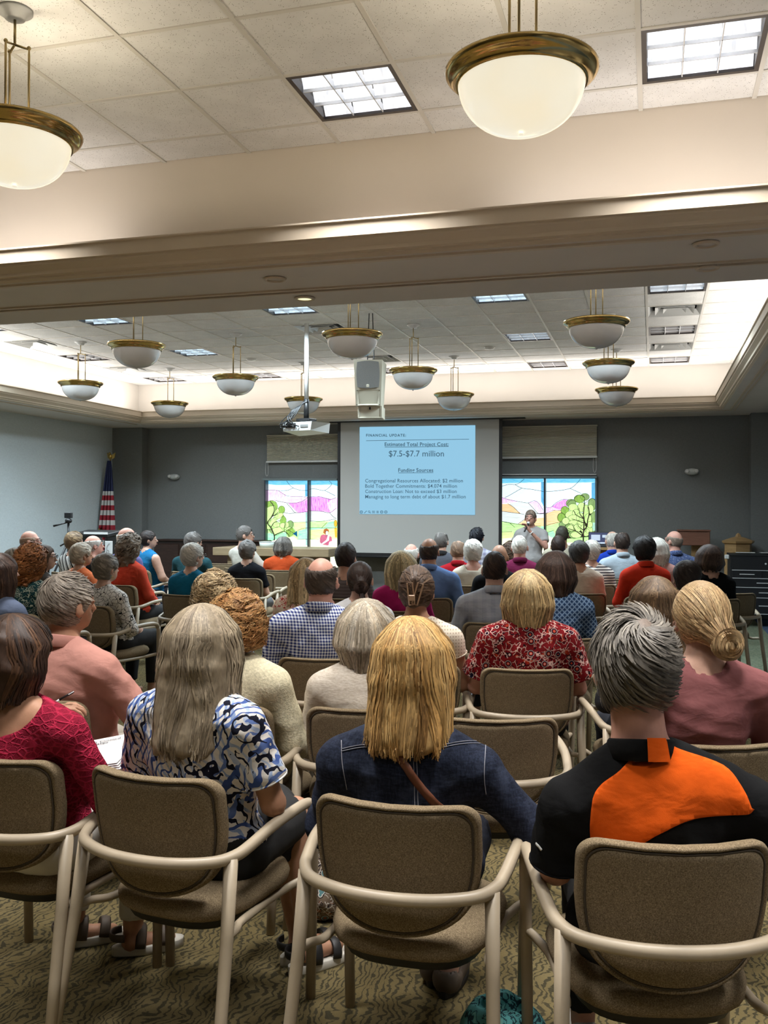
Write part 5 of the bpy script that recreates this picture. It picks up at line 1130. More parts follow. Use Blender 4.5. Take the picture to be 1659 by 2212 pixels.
    if st == 'bun':
        bx, by, bz, br = P.get('bunpos', (.0, -.125, -.05, .042)); C0 = np.array((bx+.006, by-.004, bz-.008))
        for k in range(nstr//10):
            a0 = r.uniform(0, 6.3); R0 = br*r.uniform(.35, 1.12); tl = r.normal(size=2)*.35; dep = math.sqrt(max(.05, 1.25-(R0/br)**2))*br*.85
            pts = [C0+np.array((R0*math.cos(a0+w*2.6)*1.1, -dep*(1+.1*math.sin(a0*3+w*4))+.01*tl[0]*math.sin(w*3), R0*math.sin(a0+w*2.6)+.01*tl[1])) for w in np.linspace(0, 1, 9)]
            paths.append(np.array(pts)); rads.append(rad*1.3*r.uniform(.7, 1.4)); cc.append(pick(a0))
        if P.get('buntail'):
            for k in range(nstr//10):
                j = r.normal(size=3)*.012; pts = [C0+np.array((j[0]*w+.01*math.sin(3*w), -.02-.012*w+j[2]*w, -.01-.11*w+abs(j[1])*w)) for w in np.linspace(0, 1, 6)]; paths.append(np.array(pts)); rads.append(rad*r.uniform(.7, 1.4)); cc.append(pick(k))
    capc = np.repeat((np.mean(cols, 0)*P.get('capk', .85))[None], len(V), 0)
    if P.get('whorl'):
        dd = np.linalg.norm(V-crown*1.07, axis=1); w = np.clip(1-dd/.035, 0, 1)[:, None]; capc = capc*(1-w)+np.array((.27, .16, .115))*w
    parts = [(V, Q)]; C = [capc]; sm = strand_mesh(paths, rads, cc)
    if sm: parts.append(sm[:2]); C.append(sm[2])
    V, Q = joined(parts); M3, o3 = H; V = V @ M3.T+o3
    return mesh_obj('hair', V, Q, M_HAIR, parent, True, np.concatenate(C))

# ---- a whole person
def person(P):
    """P: px,top (head top in the photograph), d (distance), rot (body, degrees, + is left), look (head turn), plus looks"""
    d = P['d']; h = .0105 if d < 3.6 else .012 if d < 5.5 else .0155 if d < 8.5 else .0195
    tp = at_d(P['px'], P['top'], d); zt = tp[2]; stand = P.get('stand', False)
    rot = math.radians(P['rot']); R3 = rotz(rot); hy = P.get('lean', .0)
    root = np.array([tp[0], tp[1], 0])-R3 @ np.array([P.get('hx', 0), hy, 0]); P['origin'] = root
    t = thing('person', P['label'], 'person', tuple(root), rot, P.get('group', 'people in the hall'))
    fem = P.get('fem', True); bk = P.get('bulk', 1.0); hs = P.get('hs', .96 if fem else 1.03)
    zs = zt-.310*hs-P.get('neckl', 0); sw = P.get('sw', .168 if fem else .192)*(.5+.5*bk) if 'sw' not in P else P['sw']
    sy = -.045; hx = P.get('hx', 0); slope = P.get('slope', .018)
    seat = .46 if not stand else .84
    hip = seat+.085
    # head frame
    look = math.radians(P.get('look', 0))-rot; tilt = math.radians(P.get('tilt', 0)); HR = rotz(look) @ rotx(tilt); hc = np.array([hx, hy+.0, zt-.108*hs]); H = (HR*hs, hc)
    hp = lambda p: hc+HR @ (np.array(p)*hs)
    hands = P.get('hands', None); arms = {}
    for s in (-1, 1):
        sh = np.array([s*sw, sy, zs-.038-slope])
        el = np.array([s*(sw+.055*bk), .015, zs-.30]); wr = np.array([s*.11, .27, max(.60, zs-.40)])
        if stand: el = np.array([s*(sw+.05), -.03, zs-.30]); wr = np.array([s*(sw+.06), .06, zs-.52])
        key = 'armR' if s > 0 else 'armL'
        if key in P: el, wr = (np.array(q, float) for q in P[key])
        arms[s] = (sh, el, wr)
    lo = (-.46, -.34, -.01); hi = (.46, .72, zt+.03)
    two = True
    B = Field(lo, hi, .0145 if d < 5.0 else .021 if d < 8.5 else .026)
    py0 = .0 if stand else .055
    def torso(F, o=0.0, k=.05):
        F.ell((0, py0, hip), (.165*bk+o, .125*bk+o, .115+o), k); mid = (hip+zs)/2
        F.ell((0, .01+py0*.6, mid-.03), ((.138 if fem else .148)*bk+o, .105*bk+o, (zs-hip)*.42+o), k)
        F.ell((hx*.5, -.03, zs-.14), ((.148 if fem else .162)*(.4+.6*bk)+o, .108*(.5+.5*bk)+o, .17+o), k)
        
        for s in (-1, 1): F.cap((s*.03, sy, zs-.025), (s*sw*.88, sy, zs-.035-slope), .056+o, None, k)
        for s in (-1, 1): F.cap((s*sw*.62, sy, zs-.01-slope*.5), (s*.02+hx, sy+.008, zs+.050), .043+o*.8, .036+o*.3, k*.8)
        if fem:
            for s in (-1, 1): F.ell((s*.07, .065, zs-.19), (.065+o*.5, .05+o*.5, .065+o*.5), .03)
    torso(B)
    B.cap((hx*.7, -.045, zs-.02), hp((0, -.022, -.085)), (.060 if fem else .068)*hs, (.053 if fem else .061)*hs, .03)
    # head
    Hd = B
    if two:
        Hd = Field(hc-.19, hc+.19, min(h, .0145)); Hd.cap((hx*.7, -.045, zs-.02), hp((0, -.022, -.085)), (.060 if fem else .068)*hs-.001, (.053 if fem else .061)*hs, .03)
    Hd.ell(hp((0, -.012, .004)), np.array((.076, .098, .104))*hs, .02, HR); Hd.ell(hp((0, .030, -.055)), np.array((.056, .064, .062))*hs, .03, HR); Hd.ell(hp((0, .062, -.088)), np.array((.026, .022, .018))*hs, .02, HR)
    Hd.cap(hp((0, .092, .0)), hp((0, .113, -.032)), .010*hs, .0135*hs, .012); Hd.ell(hp((0, .078, .022)), np.array((.052, .018, .014))*hs, .015, HR)
    for s in (-1, 1):
        Hd.ell(hp((s*.086, -.008, -.024)), np.array((.011, .021, .035))*hs, .008, HR @ rotz(-s*.45)); Hd.cutell(hp((s*.097, -.002, -.018)), np.array((.006, .010, .016))*hs, .006, HR); Hd.cutell(hp((s*.034, .098, .002)), np.array((.018, .012, .011))*hs, .010, HR); Hd.ell(hp((s*.034, .085, .0)), np.array((.015, .013, .012))*hs, .004, HR)
    Hd.ell(hp((0, .094, -.060)), np.array((.024, .010, .007))*hs, .006, HR); Hd.ell(hp((0, .092, -.071)), np.array((.020, .010, .008))*hs, .006, HR)
    for s in (-1, 1):
        sh, el, wr = arms[s]; ar = P.get('armr', 1.0)*(.92 if fem else 1.0); B.cap(sh, el, .049*ar, .041*ar, .03); B.cap(el, wr, .041*ar, .027*ar, .02)
    legs = {}
    for s in (-1, 1):
        if stand: hpj, kn, an = np.array([s*.09, 0, hip]), np.array([s*.10, .02, .47]), np.array([s*.11, -.02, .08])
        else:
            hpj, kn, an = np.array([s*.09, .03, hip-.02]), np.array([s*.115, .42, hip-.02]), np.array([s*.12, .40, .09])
            if 'knees' in P: kn = kn+np.array([s*P['knees'], 0, 0]); an = an+np.array([s*P['knees'], 0, 0])
            key = 'legR' if s > 0 else 'legL'
            if key in P: kn, an = (np.array(q, float) for q in P[key])
        fd = np.array(P.get('footdir', (s*.12, 1, 0)), float); fd /= np.linalg.norm(fd); legs[s] = (hpj, kn, an, fd)
        B.cap(hpj, kn, .080*bk, .056, .03); B.cap(kn, an, .054, .036, .02); B.cap(an+np.array([0, -.02, -.045]), an+fd*.13+np.array([0, 0, -.055]), .032, .026, .02)
    parts = [B.mesh()]+([Hd.mesh()] if two else [])
    for s in (-1, 1):
        sh, el, wr = arms[s]; f = wr-el; hk = ('handR' if s > 0 else 'handL'); fw_, pn = P.get(hk, (f/np.linalg.norm(f)+np.array([-s*.3, .2, -.1]), (0, 0, -1) if not stand else (-s, 0, 0)))
        parts.append(place_hand(wr, fw_, pn, s < 0, .92 if fem else 1.02, d > 4.5 and not stand))
    V, Q = joined(parts); body = mesh_obj('body', V, Q, SKIN[P.get('skin', 'fair')], t)
    # shirt
    S = Field((-.5, -.36, hip-.16), (.5, .45, zt), h); o = P.get('loose', .014)
    torso(S, o, .06); sl = P.get('sleeve', .55)
    for s in (-1, 1):
        sh, el, wr = arms[s]; ar = P.get('armr', 1.0)*(.92 if fem else 1.0); fl = P.get('sflare', 0)
        if sl > 0 and sl <= 1: S.cap(sh, sh+(el-sh)*sl, (.049)*ar+o, .049*ar+o*1.2+fl, .04, True)
        elif sl > 1: S.cap(sh, el, .049*ar+o, .043*ar+o, .04); S.cap(el, el+(wr-el)*(sl-1), .043*ar+o, .030*ar+o, .03, True)
        else: S.cutcap(sh+np.array([s*.035, 0, -.0]), el, .060, .055)
    if d < 5.5 and .3 < sl <= 1:
        for s in (-1, 1):
            sh, el, wr = arms[s]; ar = P.get('armr', 1.0)*(.92 if fem else 1.0); e_ = sh+(el-sh)*sl; ax_ = (el-sh)/np.linalg.norm(el-sh); u_ = np.cross(ax_, (0, 1, 0)); u_ /= np.linalg.norm(u_); v_ = np.cross(ax_, u_); rr_ = .049*ar+o*1.2+P.get('sflare', 0)-.0045
            MB().tube([e_-ax_*.010+u_*rr_*math.cos(a)+v_*rr_*math.sin(a) for a in [2*PI*k/24 for k in range(25)]], .0035, 6, False).build('sleeve_hem', P['top_m'], t, True)
    S.plane((0, 0, -1), -(hip-.10)); nr = P.get('neck', .058 if P.get('collar') else .066); na, nb = np.array((hx*.7, -.045, zs+.0)), hp((0, -.022, -.085))
    if nr: S.cutcap(na+np.array([0, .0, .02+P.get('neckup', 0)]), nb+np.array([0, 0, .05]), nr*hs, nr*hs+.004)
    if 'scoop' in P: S.cutell((hx, P['scoop'][0], zs+P['scoop'][1]), P['scoop'][2:5])
    V, Q = S.mesh(); V = relax(V, Q, 3 if d < 6 else 1); amp = P.get('fold', .020 if d < 6 else .014); V = folds(V, Q, amp, P['seed'], 1.0, np.clip((zs+.03-V[:, 2])/.10, 0, 1))
    sname = P.get('tname', 'shirt'); shirt = mesh_obj(sname, V, Q, P['top_m'], t); P['_shirt'] = (V, Q); P['_t'] = t; P['_zs'] = zs; P['_hp'] = hp; P['_HR'] = HR; P['_hs'] = hs; P['_legs'] = legs; P['_arms'] = arms
    if P.get('collar'):
        n = 28; W = []; cz = zs+.040; r0 = .064*hs+.004; tiltc = .018
        for k in range(n+1):
            a = -PI/2+.45+(2*PI-.9)*k/n-PI; c, s_ = math.cos(a+PI/2), math.sin(a+PI/2); a2 = PI/2+.35+(2*PI-.7)*k/n; c, s_ = math.cos(a2), math.sin(a2)
            up = -s_*tiltc; cy = -.040
            for rr, zz in ((r0, -.02), (r0+.001, .030), (r0+.006, .036), (r0+.011, .030), (r0+.022, -.012), (r0+.017, -.016), (r0+.006, .02)): W.append((hx*.8+c*rr, cy+s_*rr*1.05, cz+zz+up))
        m = 7; Fq = [(k*m+q, k*m+(q+1) % m, (k+1)*m+(q+1) % m, (k+1)*m+q) for k in range(n) for q in range(m)]; mesh_obj('collar', W, Fq, P['collar'] if not isinstance(P['collar'], bool) else P['top_m'], t)
    # trousers or skirt
    Lg = Field((-.36, -.22, .0), (.36, .62, hip+.13), .017 if d < 5.5 else .024); lm = P.get('low_m', M_BLACKC); ll = P.get('leg_len', 1.9)
    Lg.ell((0, py0, hip-.01), (.168*bk+.010, .128*bk+.010, .115), .04)
    for s in (-1, 1):
        hpj, kn, an, fd = legs[s]
        if ll >= 1: Lg.cap(hpj, kn, .084*bk+.008, .062+.010, .03); Lg.cap(kn, kn+(an-kn)*(ll-1), .064+.006, .052, .02, True)
        else: Lg.cap(hpj, hpj+(kn-hpj)*ll, .084*bk+.010, .070+.014, .03, True)
    if P.get('skirt'): Lg.cap((0, .05, hip), (0, .40, hip-.02), .13, .11, .05); Lg.cap((0, .40, hip-.02), (0, .41, hip-.16), .115, .12, .04, True)
    V, Q = Lg.mesh(); mesh_obj('skirt' if P.get('skirt') else 'trousers', folds(V, Q, .008, P['seed']+3), Q, lm, t)
    if d < 6 or stand:
        for s in (-1, 1): shoe(P.get('shoe', 'plain'), legs[s][2], legs[s][3], t, P)
    # hair
    if P.get('hair', 'short') != 'none':
        nstr, rad = (3600, .0011) if d < 3.2 else (1900, .0013) if d < 4.2 else (1000, .0018) if d < 6 else (380, .0029) if d < 9 else (130, .0042)
        if P['hair'] in ('ring',): nstr = nstr//2
        make_hair(P, H, t, .0075 if d < 3.6 else .0095 if d < 6 else .0125 if d < 9 else .0145, nstr, rad)
    if P.get('glasses') or P.get('face'):
        if P.get('face'):
            for s in (-1, 1):
                e = MB(); e.sphere(hp((s*.034, .0915, .0)), (.0095*hs, .0075*hs, .0055*hs), 10, 8); e.build('eye', M_EYE, t, True); i_ = MB(); i_.sphere(hp((s*.034, .0965, .0)), .0038*hs, 8, 6); i_.build('iris', M_IRIS, t, True)
                MB().tube([hp((s*.016, .098, .020)), hp((s*.034, .099, .026)), hp((s*.055, .084, .020))], .0035, 6).build('eyebrow', M_GREYC, t, True)
            MB().sphere(hp((0, .1015, -.065)), (.020*hs, .006, .0075*hs), 12, 8).build('lips', M_LIP, t, True)
    if P.get('glasses'):
        g = MB(); dz = .0 if P['glasses'] != 'up' else .105; dy = 0 if P['glasses'] != 'up' else -.075
        for s in (-1, 1):
            g.tube([hp((s*.034+.024*math.cos(a), .112+dy, dz+.017*math.sin(a))) for a in [2*PI*k/16 for k in range(17)]], .0022, 6, False)
            g.tube([hp((s*.058, .110+dy, dz+.006)), hp((s*.080, .06+dy, dz+.004)), hp((s*.084, -.005+dy, dz-.0)), hp((s*.083, -.025+dy, dz-.018))], .002, 5)
        g.tube([hp((-.010, .114+dy, dz+.004)), hp((0, .117+dy, dz+.008)), hp((.010, .114+dy, dz+.004))], .002, 5); g.build('eyeglasses', M_GLS, t, True)
    if P.get('earring'):
        for s in (-1, 1): MB().tube([hp((s*.086, -.004+.011*math.sin(a), -.066-.013+.013*math.cos(a))) for a in [2*PI*k/12 for k in range(13)]], .0022, 6, False).build('earring', M_GOLD, t, True)
    if P.get('beard'):
        F = Field((-.1, -.05, -.14), (.1, .13, 0), h); F.ell((0, .030, -.058), (.060, .070, .062), 0); F.plane((0, -.6, .8), -.055); V, Q = F.mesh(); 
        if len(V): mesh_obj('beard', V @ (H[0].T)+H[1], Q, M_HAIR, t, True, np.repeat(np.array(P['hc'][0])[None], len(V), 0))
    return t
def shoe(kind, an, fd, t, P):
    r = np.array([fd[1], -fd[0], 0.]); A = np.array([an[0], an[1], 0.0]); up = np.array([0, 0, 1.]); pt = lambda x, y, z: A+r*x+fd*y+up*z
    n = 20; L0, L1 = -.075, .185
    def ring(z, k, dy=0): return [pt(.044*k*math.cos(a)*(1+.12*math.sin(a)), (L0+L1)/2+dy+(L1-L0)/2*math.sin(a)*(.96+.04*k), z) for a in [2*PI*i/n for i in range(n)]]
    if kind == 'sandal': lay = [(0.0, .95), (.006, 1.0), (.030, 1.02), (.034, .95)]
    else: lay = [(0.0, .95), (.004, 1.0), (.020, 1.02), (.024, .97)]
    V = sum([ring(z, k) for z, k in lay], []); m = len(lay); F = [tuple(range(n))[::-1], tuple(range((m-1)*n, m*n))]+[(i*n+k, i*n+(k+1) % n, (i+1)*n+(k+1) % n, (i+1)*n+k) for i in range(m-1) for k in range(n)]
    ow = bpy.data.objects.new('shoe', None); link(ow, t)
    mesh_obj('sole', V, F, M_SOLE if kind in ('sandal', 'sneaker', 'slipon') else M_SHOE, ow)
    um = {'sandal': P.get('shoe_m', M_LEATH), 'sneaker': M_WHITEC, 'slipon': M_NAVY, 'flat': M_LEATH}.get(kind, M_SHOE)
    if kind in ('sandal',):
        for y, z in ((.10, .085), (.02, .10)):
            MB().tube([pt(.046*math.cos(a), y+.01*math.sin(a), .03+(z-.03)*math.sin(a)) for a in [PI*i/10 for i in range(11)]], .0045, 8, flat=4.2, up=tuple(fd)).build('strap', um, ow, True)
        MB().tube([pt(.044*math.cos(a), -.035-.045*math.sin(a), .075) for a in [PI*i/10 for i in range(11)]], .004, 8, flat=3.6, up=(0, 0, 1)).build('strap', um, ow, True)
    else:
        U = Field((-.22, -.22, 0), (.22, .32, .16), .011)
        f = lambda x, y, z: (r*x+fd*y+up*z)
        U.cap(f(0, -.03, .045), f(0, .13, .038), .046, .042, .02); U.ell(f(0, -.03, .06), (.046, .046, .05), .02); U.plane((0, 0, -1), -.012)
        if kind == 'flat': U.cutcap(f(0, -.02, .09), f(0, .06, .10), .040, .045)
        else: U.plane((0, 0, 1), .105)
        V, Q = U.mesh(); mesh_obj('upper', V+A, Q, um, ow)
# ================================================================ the audience
S_ = srgb
GREY = [S_(120, 112, 102), S_(158, 148, 136), S_(88, 80, 72)]; SILVER = [S_(196, 190, 180), S_(168, 160, 150), S_(214, 208, 198)]; WHITEH = [S_(216, 210, 200), S_(196, 190, 178), S_(228, 224, 216)]
DBROWN = [S_(48, 34, 28), S_(34, 24, 20), S_(72, 52, 40)]; BLACKH = [S_(30, 26, 26), S_(20, 18, 18), S_(44, 38, 36)]; BROWN = [S_(84, 64, 50), S_(62, 46, 38), S_(110, 86, 66)]; AUB = [S_(150, 92, 50), S_(118, 68, 38), S_(178, 120, 70)]
BLOND = [S_(204, 168, 110), S_(166, 126, 74), S_(228, 198, 142)]; DBLOND = [S_(176, 148, 108), S_(132, 104, 72), S_(206, 184, 144)]; SALT = [S_(100, 94, 90), S_(62, 58, 56), S_(140, 134, 128)]
FOCUS = (-1.35, 14.0)
CAST = []
def P(px, top, d, label, short, hair, hc, top_m, chair_=True, **kw):
    q = dict(px=px, top=top, d=d, label=label, short=short, hair=hair, hc=hc, top_m=top_m, chair=chair_, seed=len(CAST)+11); w = at_d(px, top, d)
    q['rot'] = max(-22, min(20, 12+(w[0]+1)*6)); q['look'] = math.degrees(math.atan2(-(FOCUS[0]-w[0]), FOCUS[1]-w[1])); q.update(kw); CAST.append(q); return q
pl = lambda r, g, b: cloth('plain', S_(r, g, b))
# ---- nearest row
p1 = P(38, 1335, 3.1, 'woman with short dark brown hair in a crimson lace top, writing with a pen', 'crimson lace top', 'bob', [S_(46, 32, 26), S_(34, 24, 22), S_(96, 66, 44)], cloth('lace', S_(128, 22, 46), S_(178, 40, 70)), chair_=(-1.98, 2.77, -4),
  rot=-4, look=-20, tilt=-12, hl=.165, ht=.034, flare=.92, skin='tan', bulk=1.26, sw=.205, hx=-.04, sleeve=1.7, loose=.012, neck=0, scoop=(-.11, .05, .165, .12, .115), low_m=M_WHITEC, shoe='sandal', footdir=(.75, .66, 0), armL=((-.26, .12, .72), (-.185, .29, .885)), armR=((.295, .02, .70), (.16, .28, .70)), handL=((.75, .4, .12), (.1, .3, -1)), earring=True, tname='blouse', wavy=.12, legR=((.14, .42, .52), (.12, .42, .09)))
p2 = P(440, 1312, 3.0, 'woman with very long grey-blonde hair in a blue and white brushstroke blouse', 'brushstroke blouse', 'long', [S_(150, 136, 116), S_(112, 98, 84), S_(186, 168, 136)], cloth('brush', (0, 0, 0)), chair_=(-1.395, 2.74, -7),
  rot=-7, look=2, hl=.325, ht=.030, flare=1.2, hback=.045, wavy=.10, clumps=46, skin='tan', bulk=1.12, sw=.185, sleeve=.72, sflare=.012, loose=.016, neck=.07, skirt=True, low_m=M_BLACKC, leg_len=.9, shoe='sandal', shoe_m=M_SHOE, legL=((.02, .44, .52), (.10, .46, .10)), legR=((.10, .43, .54), (.16, .41, .11)), footdir=(.5, .85, 0), tname='blouse', crown=(0, -.01, .11))
p3 = P(893, 1338, 2.85, 'woman with straight golden blonde hair in a dark denim jacket', 'denim jacket', 'long', [S_(200, 158, 96), S_(150, 108, 60), S_(226, 190, 130)], cloth('denim', S_(27, 31, 44), S_(48, 55, 74), S_(76, 85, 106)), chair_=(-.665, 2.69, 0),
  rot=0, look=4, hl=.262, ht=.028, flare=1.12, hback=.04, wavy=.05, bulk=1.14, sw=.215, sleeve=1.75, loose=.022, neck=.068, skirt=True, low_m=cloth('denim', S_(18, 20, 28), S_(30, 34, 46), S_(36, 40, 54)), leg_len=.9, shoe='flat', legR=((.10, .42, .53), (.04, .36, .09)), legL=((-.05, .44, .53), (-.02, .42, .10)), footdir=(.05, 1, 0), tname='denim_jacket', fold=.026, neckl=.065, slope=.035, crown=(-.01, -.02, .11), armR=((.37, .0, .68), (.27, .28, .66)))
p4 = P(1368, 1337, 2.42, 'man with tousled grey hair in a black and orange polo shirt', 'black and orange polo', 'short', [S_(112, 106, 98), S_(70, 64, 58), S_(158, 150, 138)], pl(19, 19, 20), chair_=(-.01, 2.58, 15),
  rot=13, look=16, fem=False, ht=.020, lift=.020, whorl=True, swirl=.7, crown=(.005, -.062, .085), skin='pink', bulk=1.22, sw=.24, sleeve=.95, loose=.020, collar=True, low_m=M_BLACKC, shoe='sneaker', fold=.028, neckl=.045, slope=.06, hx=-.06, tname='polo_shirt', hs=1.06, armL=((-.255, .0, .70), (-.20, .27, .66)), armR=((.30, .02, .70), (.2, .27, .64)))
# ---- second row
P(150, 1245, 4.05, 'man with wavy grey hair in a salmon polo shirt, ring on his hand', 'salmon polo', 'short', [S_(150, 138, 124), S_(106, 94, 84), S_(182, 172, 160)], pl(200, 144, 132), rot=-8, look=-24, fem=False, ht=.017, lift=.006, skin='tan', bulk=1.25, sw=.225, sleeve=.85, loose=.018, collar=True, low_m=M_KHAKI, armR=((.34, .10, .70), (.30, .36, .80)), handR=((-.3, .8, .1), (-.2, -.2, -1)), tname='polo_shirt', hs=1.05)
P(517, 1290, 3.95, 'woman with curly ginger hair in a cream tweed jacket', 'cream tweed jacket', 'curly', [S_(190, 140, 84), S_(150, 98, 54), S_(214, 172, 116)], cloth('tweed', S_(222, 212, 180)), rot=-4, look=-16, ht=.024, hl=.09, skin='pink', bulk=1.15, sw=.19, sleeve=1.8, loose=.024, low_m=M_KHAKI, tname='jacket')
P(792, 1300, 3.9, 'woman with ash blonde bobbed hair in an oatmeal knit top', 'oatmeal top', 'bob', [S_(190, 176, 152), S_(146, 128, 104), S_(206, 198, 184)], cloth('heather', S_(216, 206, 192), S_(190, 176, 158)), rot=14, look=10, hl=.165, ht=.034, flare=.90, bulk=1.12, sw=.18, sleeve=1.8, neck=.068, low_m=M_NAVY, tname='knit_top')
P(1512, 1265, 3.35, 'woman with highlighted hair in a low bun and a dusty rose top', 'dusty rose top', 'bun', [S_(190, 156, 112), S_(140, 110, 78), S_(214, 186, 140)], pl(134, 84, 84), rot=14, look=20, bunpos=(.034, -.128, -.072, .046), ht=.018, bulk=1.08, sw=.20, sleeve=1.7, neck=.074, skin='fair', low_m=M_NAVY, hs=1.0, tname='top')
P(1140, 1235, 4.85, 'woman with blonde bob in a red floral paisley blouse', 'red paisley blouse', 'bob', [S_(186, 156, 108), S_(126, 98, 64), S_(210, 186, 140)], cloth('paisley', S_(124, 22, 28), S_(34, 12, 20), S_(176, 56, 32), S_(206, 170, 160), S_(26, 20, 40)), chair_=(-.65, 4.92, 12.8), rot=12, look=8, hl=.185, ht=.036, flare=1.0, bulk=1.2, sw=.20, sleeve=.75, sflare=.02, loose=.022, low_m=M_NAVY, skin='pink', tname='blouse')
P(1414, 1246, 4.5, 'woman with long straight brown hair leaning behind the rose top', 'long brown hair', 'long', [S_(106, 84, 60), S_(72, 54, 40), S_(136, 110, 80)], pl(40, 40, 44), rot=16, look=14, hl=.34, ht=.022, flare=1.1, hback=.04, wavy=.05, bulk=1.0, sleeve=1.7, low_m=M_NAVY)
# ---- third row
P(695, 1205, 5.1, 'balding man in a blue and white gingham shirt', 'gingham shirt', 'ring', [S_(74, 62, 54), S_(56, 46, 40), S_(104, 92, 82)], cloth('gingham', S_(214, 220, 232), S_(28, 44, 112)), chair_=(-1.73, 4.93, 10), rot=9, look=6, fem=False, bald=.98, ht=.010, skin='pink', bulk=1.15, sw=.215, sleeve=.9, collar=True, low_m=M_NAVY, loose=.02)
P(900, 1228, 4.95, 'woman with dark hair in a large claw clip and a cream knit vest', 'cream knit vest', 'clip', [S_(82, 62, 48), S_(54, 40, 32), S_(112, 88, 68)], cloth('knit', S_(222, 210, 192), S_(180, 164, 144)), rot=12, look=10, ht=.018, bulk=1.08, sw=.19, sleeve=.35, skin='tan', low_m=M_NAVY, tname='knit_vest', hs=1.0)
P(467, 1243, 5.25, 'woman with tousled blonde hair in a pale blue shirt', 'pale blue shirt', 'curly', [S_(186, 160, 118), S_(132, 106, 74), S_(212, 190, 150)], pl(150, 168, 186), rot=0, look=-10, ht=.026, hl=.12, sleeve=1.6, low_m=M_NAVY)
P(2, 1196, 5.6, 'woman with long dark brown hair in a slate blue tee, cut by the left edge', 'slate blue tee', 'long', [S_(62, 44, 36), S_(44, 32, 28), S_(84, 62, 50)], pl(88, 98, 120), rot=-10, look=-22, hl=.33, hback=.02, ht=.018, bulk=1.05, sleeve=.6, low_m=M_NAVY)
P(1069, 1193, 6.75, 'man with cropped dark hair in a pale grey linen shirt', 'grey linen shirt', 'short', DBROWN, cloth('check', S_(170, 172, 178), S_(152, 156, 166)), fem=False, ht=.007, look=4, skin='fair', bulk=1.1, sw=.215, sleeve=1.2, collar=True, low_m=M_NAVY)
P(1200, 1193, 5.95, 'woman with smooth brown bob in a blue diamond-patterned top', 'blue diamond top', 'bob', [S_(74, 56, 48), S_(58, 44, 38), S_(100, 80, 70)], cloth('diamond', S_(58, 84, 118), S_(20, 30, 56), S_(128, 150, 174)), rot=16, look=12, hl=.145, ht=.030, flare=.96, sleeve=.9, low_m=M_NAVY, skin='fair', sw=.18)
# ---- left block
P(231, 1200, 7.8, 'woman with short grey hair in a black and white flower outline blouse', 'flower outline blouse', 'pixie', GREY, cloth('lineflower', S_(214, 210, 204), S_(22, 22, 24)), rot=-14, bulk=1.2, sw=.20, sleeve=1.3, earring=True, low_m=M_BLACKC)
P(70, 1182, 7.2, 'woman with wavy auburn hair in a dark teal patterned blouse with a shoulder strap', 'teal patterned blouse', 'curly', AUB, cloth('teal', S_(22, 52, 54), S_(14, 30, 34), S_(120, 128, 112), S_(150, 158, 142), S_(20, 44, 46)), rot=-10, look=-20, ht=.03, hl=.20, bulk=1.2, sw=.20, sleeve=1.0, low_m=M_NAVY)
P(418, 1177, 8.8, 'woman with short silver hair and glasses in a bright teal sweater', 'bright teal sweater', 'pixie', SILVER, pl(16, 92, 122), rot=-8, look=-30, glasses=True, bulk=1.1, sleeve=1.7, low_m=M_NAVY)
P(283, 1162, 9.9, 'woman with bushy curly grey-brown hair in a coral jacket', 'coral jacket', 'curly', [S_(112, 96, 80), S_(80, 66, 54), S_(140, 124, 106)], pl(190, 68, 48), rot=-14, ht=.05, hl=.20, bulk=1.15, sleeve=1.8, low_m=M_BLACKC)
P(178, 1177, 9.7, 'woman with short white hair and hoop earrings in an orange top', 'orange top', 'pixie', [S_(204, 192, 172), S_(176, 160, 140), S_(120, 100, 84)], pl(206, 110, 68), rot=-14, ht=.028, earring=True, sleeve=1.0, low_m=M_NAVY, skin='tan')
P(536, 1170, 10.9, 'woman with short charcoal hair in a black tee and grey shorts', 'black tee', 'pixie', SALT, pl(16, 17, 22), rot=4, look=-6, ht=.024, sleeve=.7, low_m=M_GREYC, leg_len=.9)
P(778, 1215, 6.2, 'woman with dark hair in a messy bun and a white tee', 'white tee', 'bun', DBROWN, pl(206, 204, 204), rot=10, look=6, bunpos=(.03, -.125, -.045, .036), buntail=True, sleeve=.7, low_m=M_NAVY, skin='fair')
P(662, 1206, 6.9, 'woman with straight blonde hair in a cream and red printed top', 'cream printed top', 'long', DBLOND, cloth('print', S_(226, 208, 186), S_(178, 58, 54), S_(176, 142, 76), s=.8), rot=6, look=2, hl=.22, hback=.02, sleeve=.8, low_m=M_NAVY)
P(748, 1176, 8.5, 'man with dark hair in a grey-brown ribbed shirt', 'grey-brown shirt', 'short', [S_(50, 42, 40), S_(38, 32, 30), S_(70, 60, 54)], cloth('stripes', S_(104, 96, 96), S_(88, 80, 80)), fem=False, ht=.020, rot=6, look=0, sleeve=1.2, low_m=M_NAVY)
P(868, 1193, 7.5, 'woman with layered pale blonde hair in a magenta top', 'magenta top', 'bob', [S_(208, 190, 146), S_(164, 140, 98), S_(228, 216, 182)], pl(168, 34, 98), rot=8, look=2, hl=.19, ht=.034, flare=1.05, sleeve=1.0, low_m=M_NAVY)
P(928, 1163, 8.6, 'balding man with dark side hair in a cornflower blue polo', 'cornflower polo', 'ring', [S_(60, 48, 42), S_(44, 36, 32), S_(80, 68, 60)], pl(104, 134, 184), fem=False, look=-2, ht=.010, bald=1.02, skin='tan', bulk=1.1, sw=.22, sleeve=1.0, collar=True, low_m=M_NAVY)
P(1023, 1170, 10.0, 'woman with short white hair in an ivory knit top', 'ivory knit top', 'pixie', WHITEH, cloth('knit', S_(208, 198, 180), S_(172, 160, 142), s=1.1), look=0, ht=.03, sleeve=.6, neck=.085, low_m=M_NAVY, skin='pink')
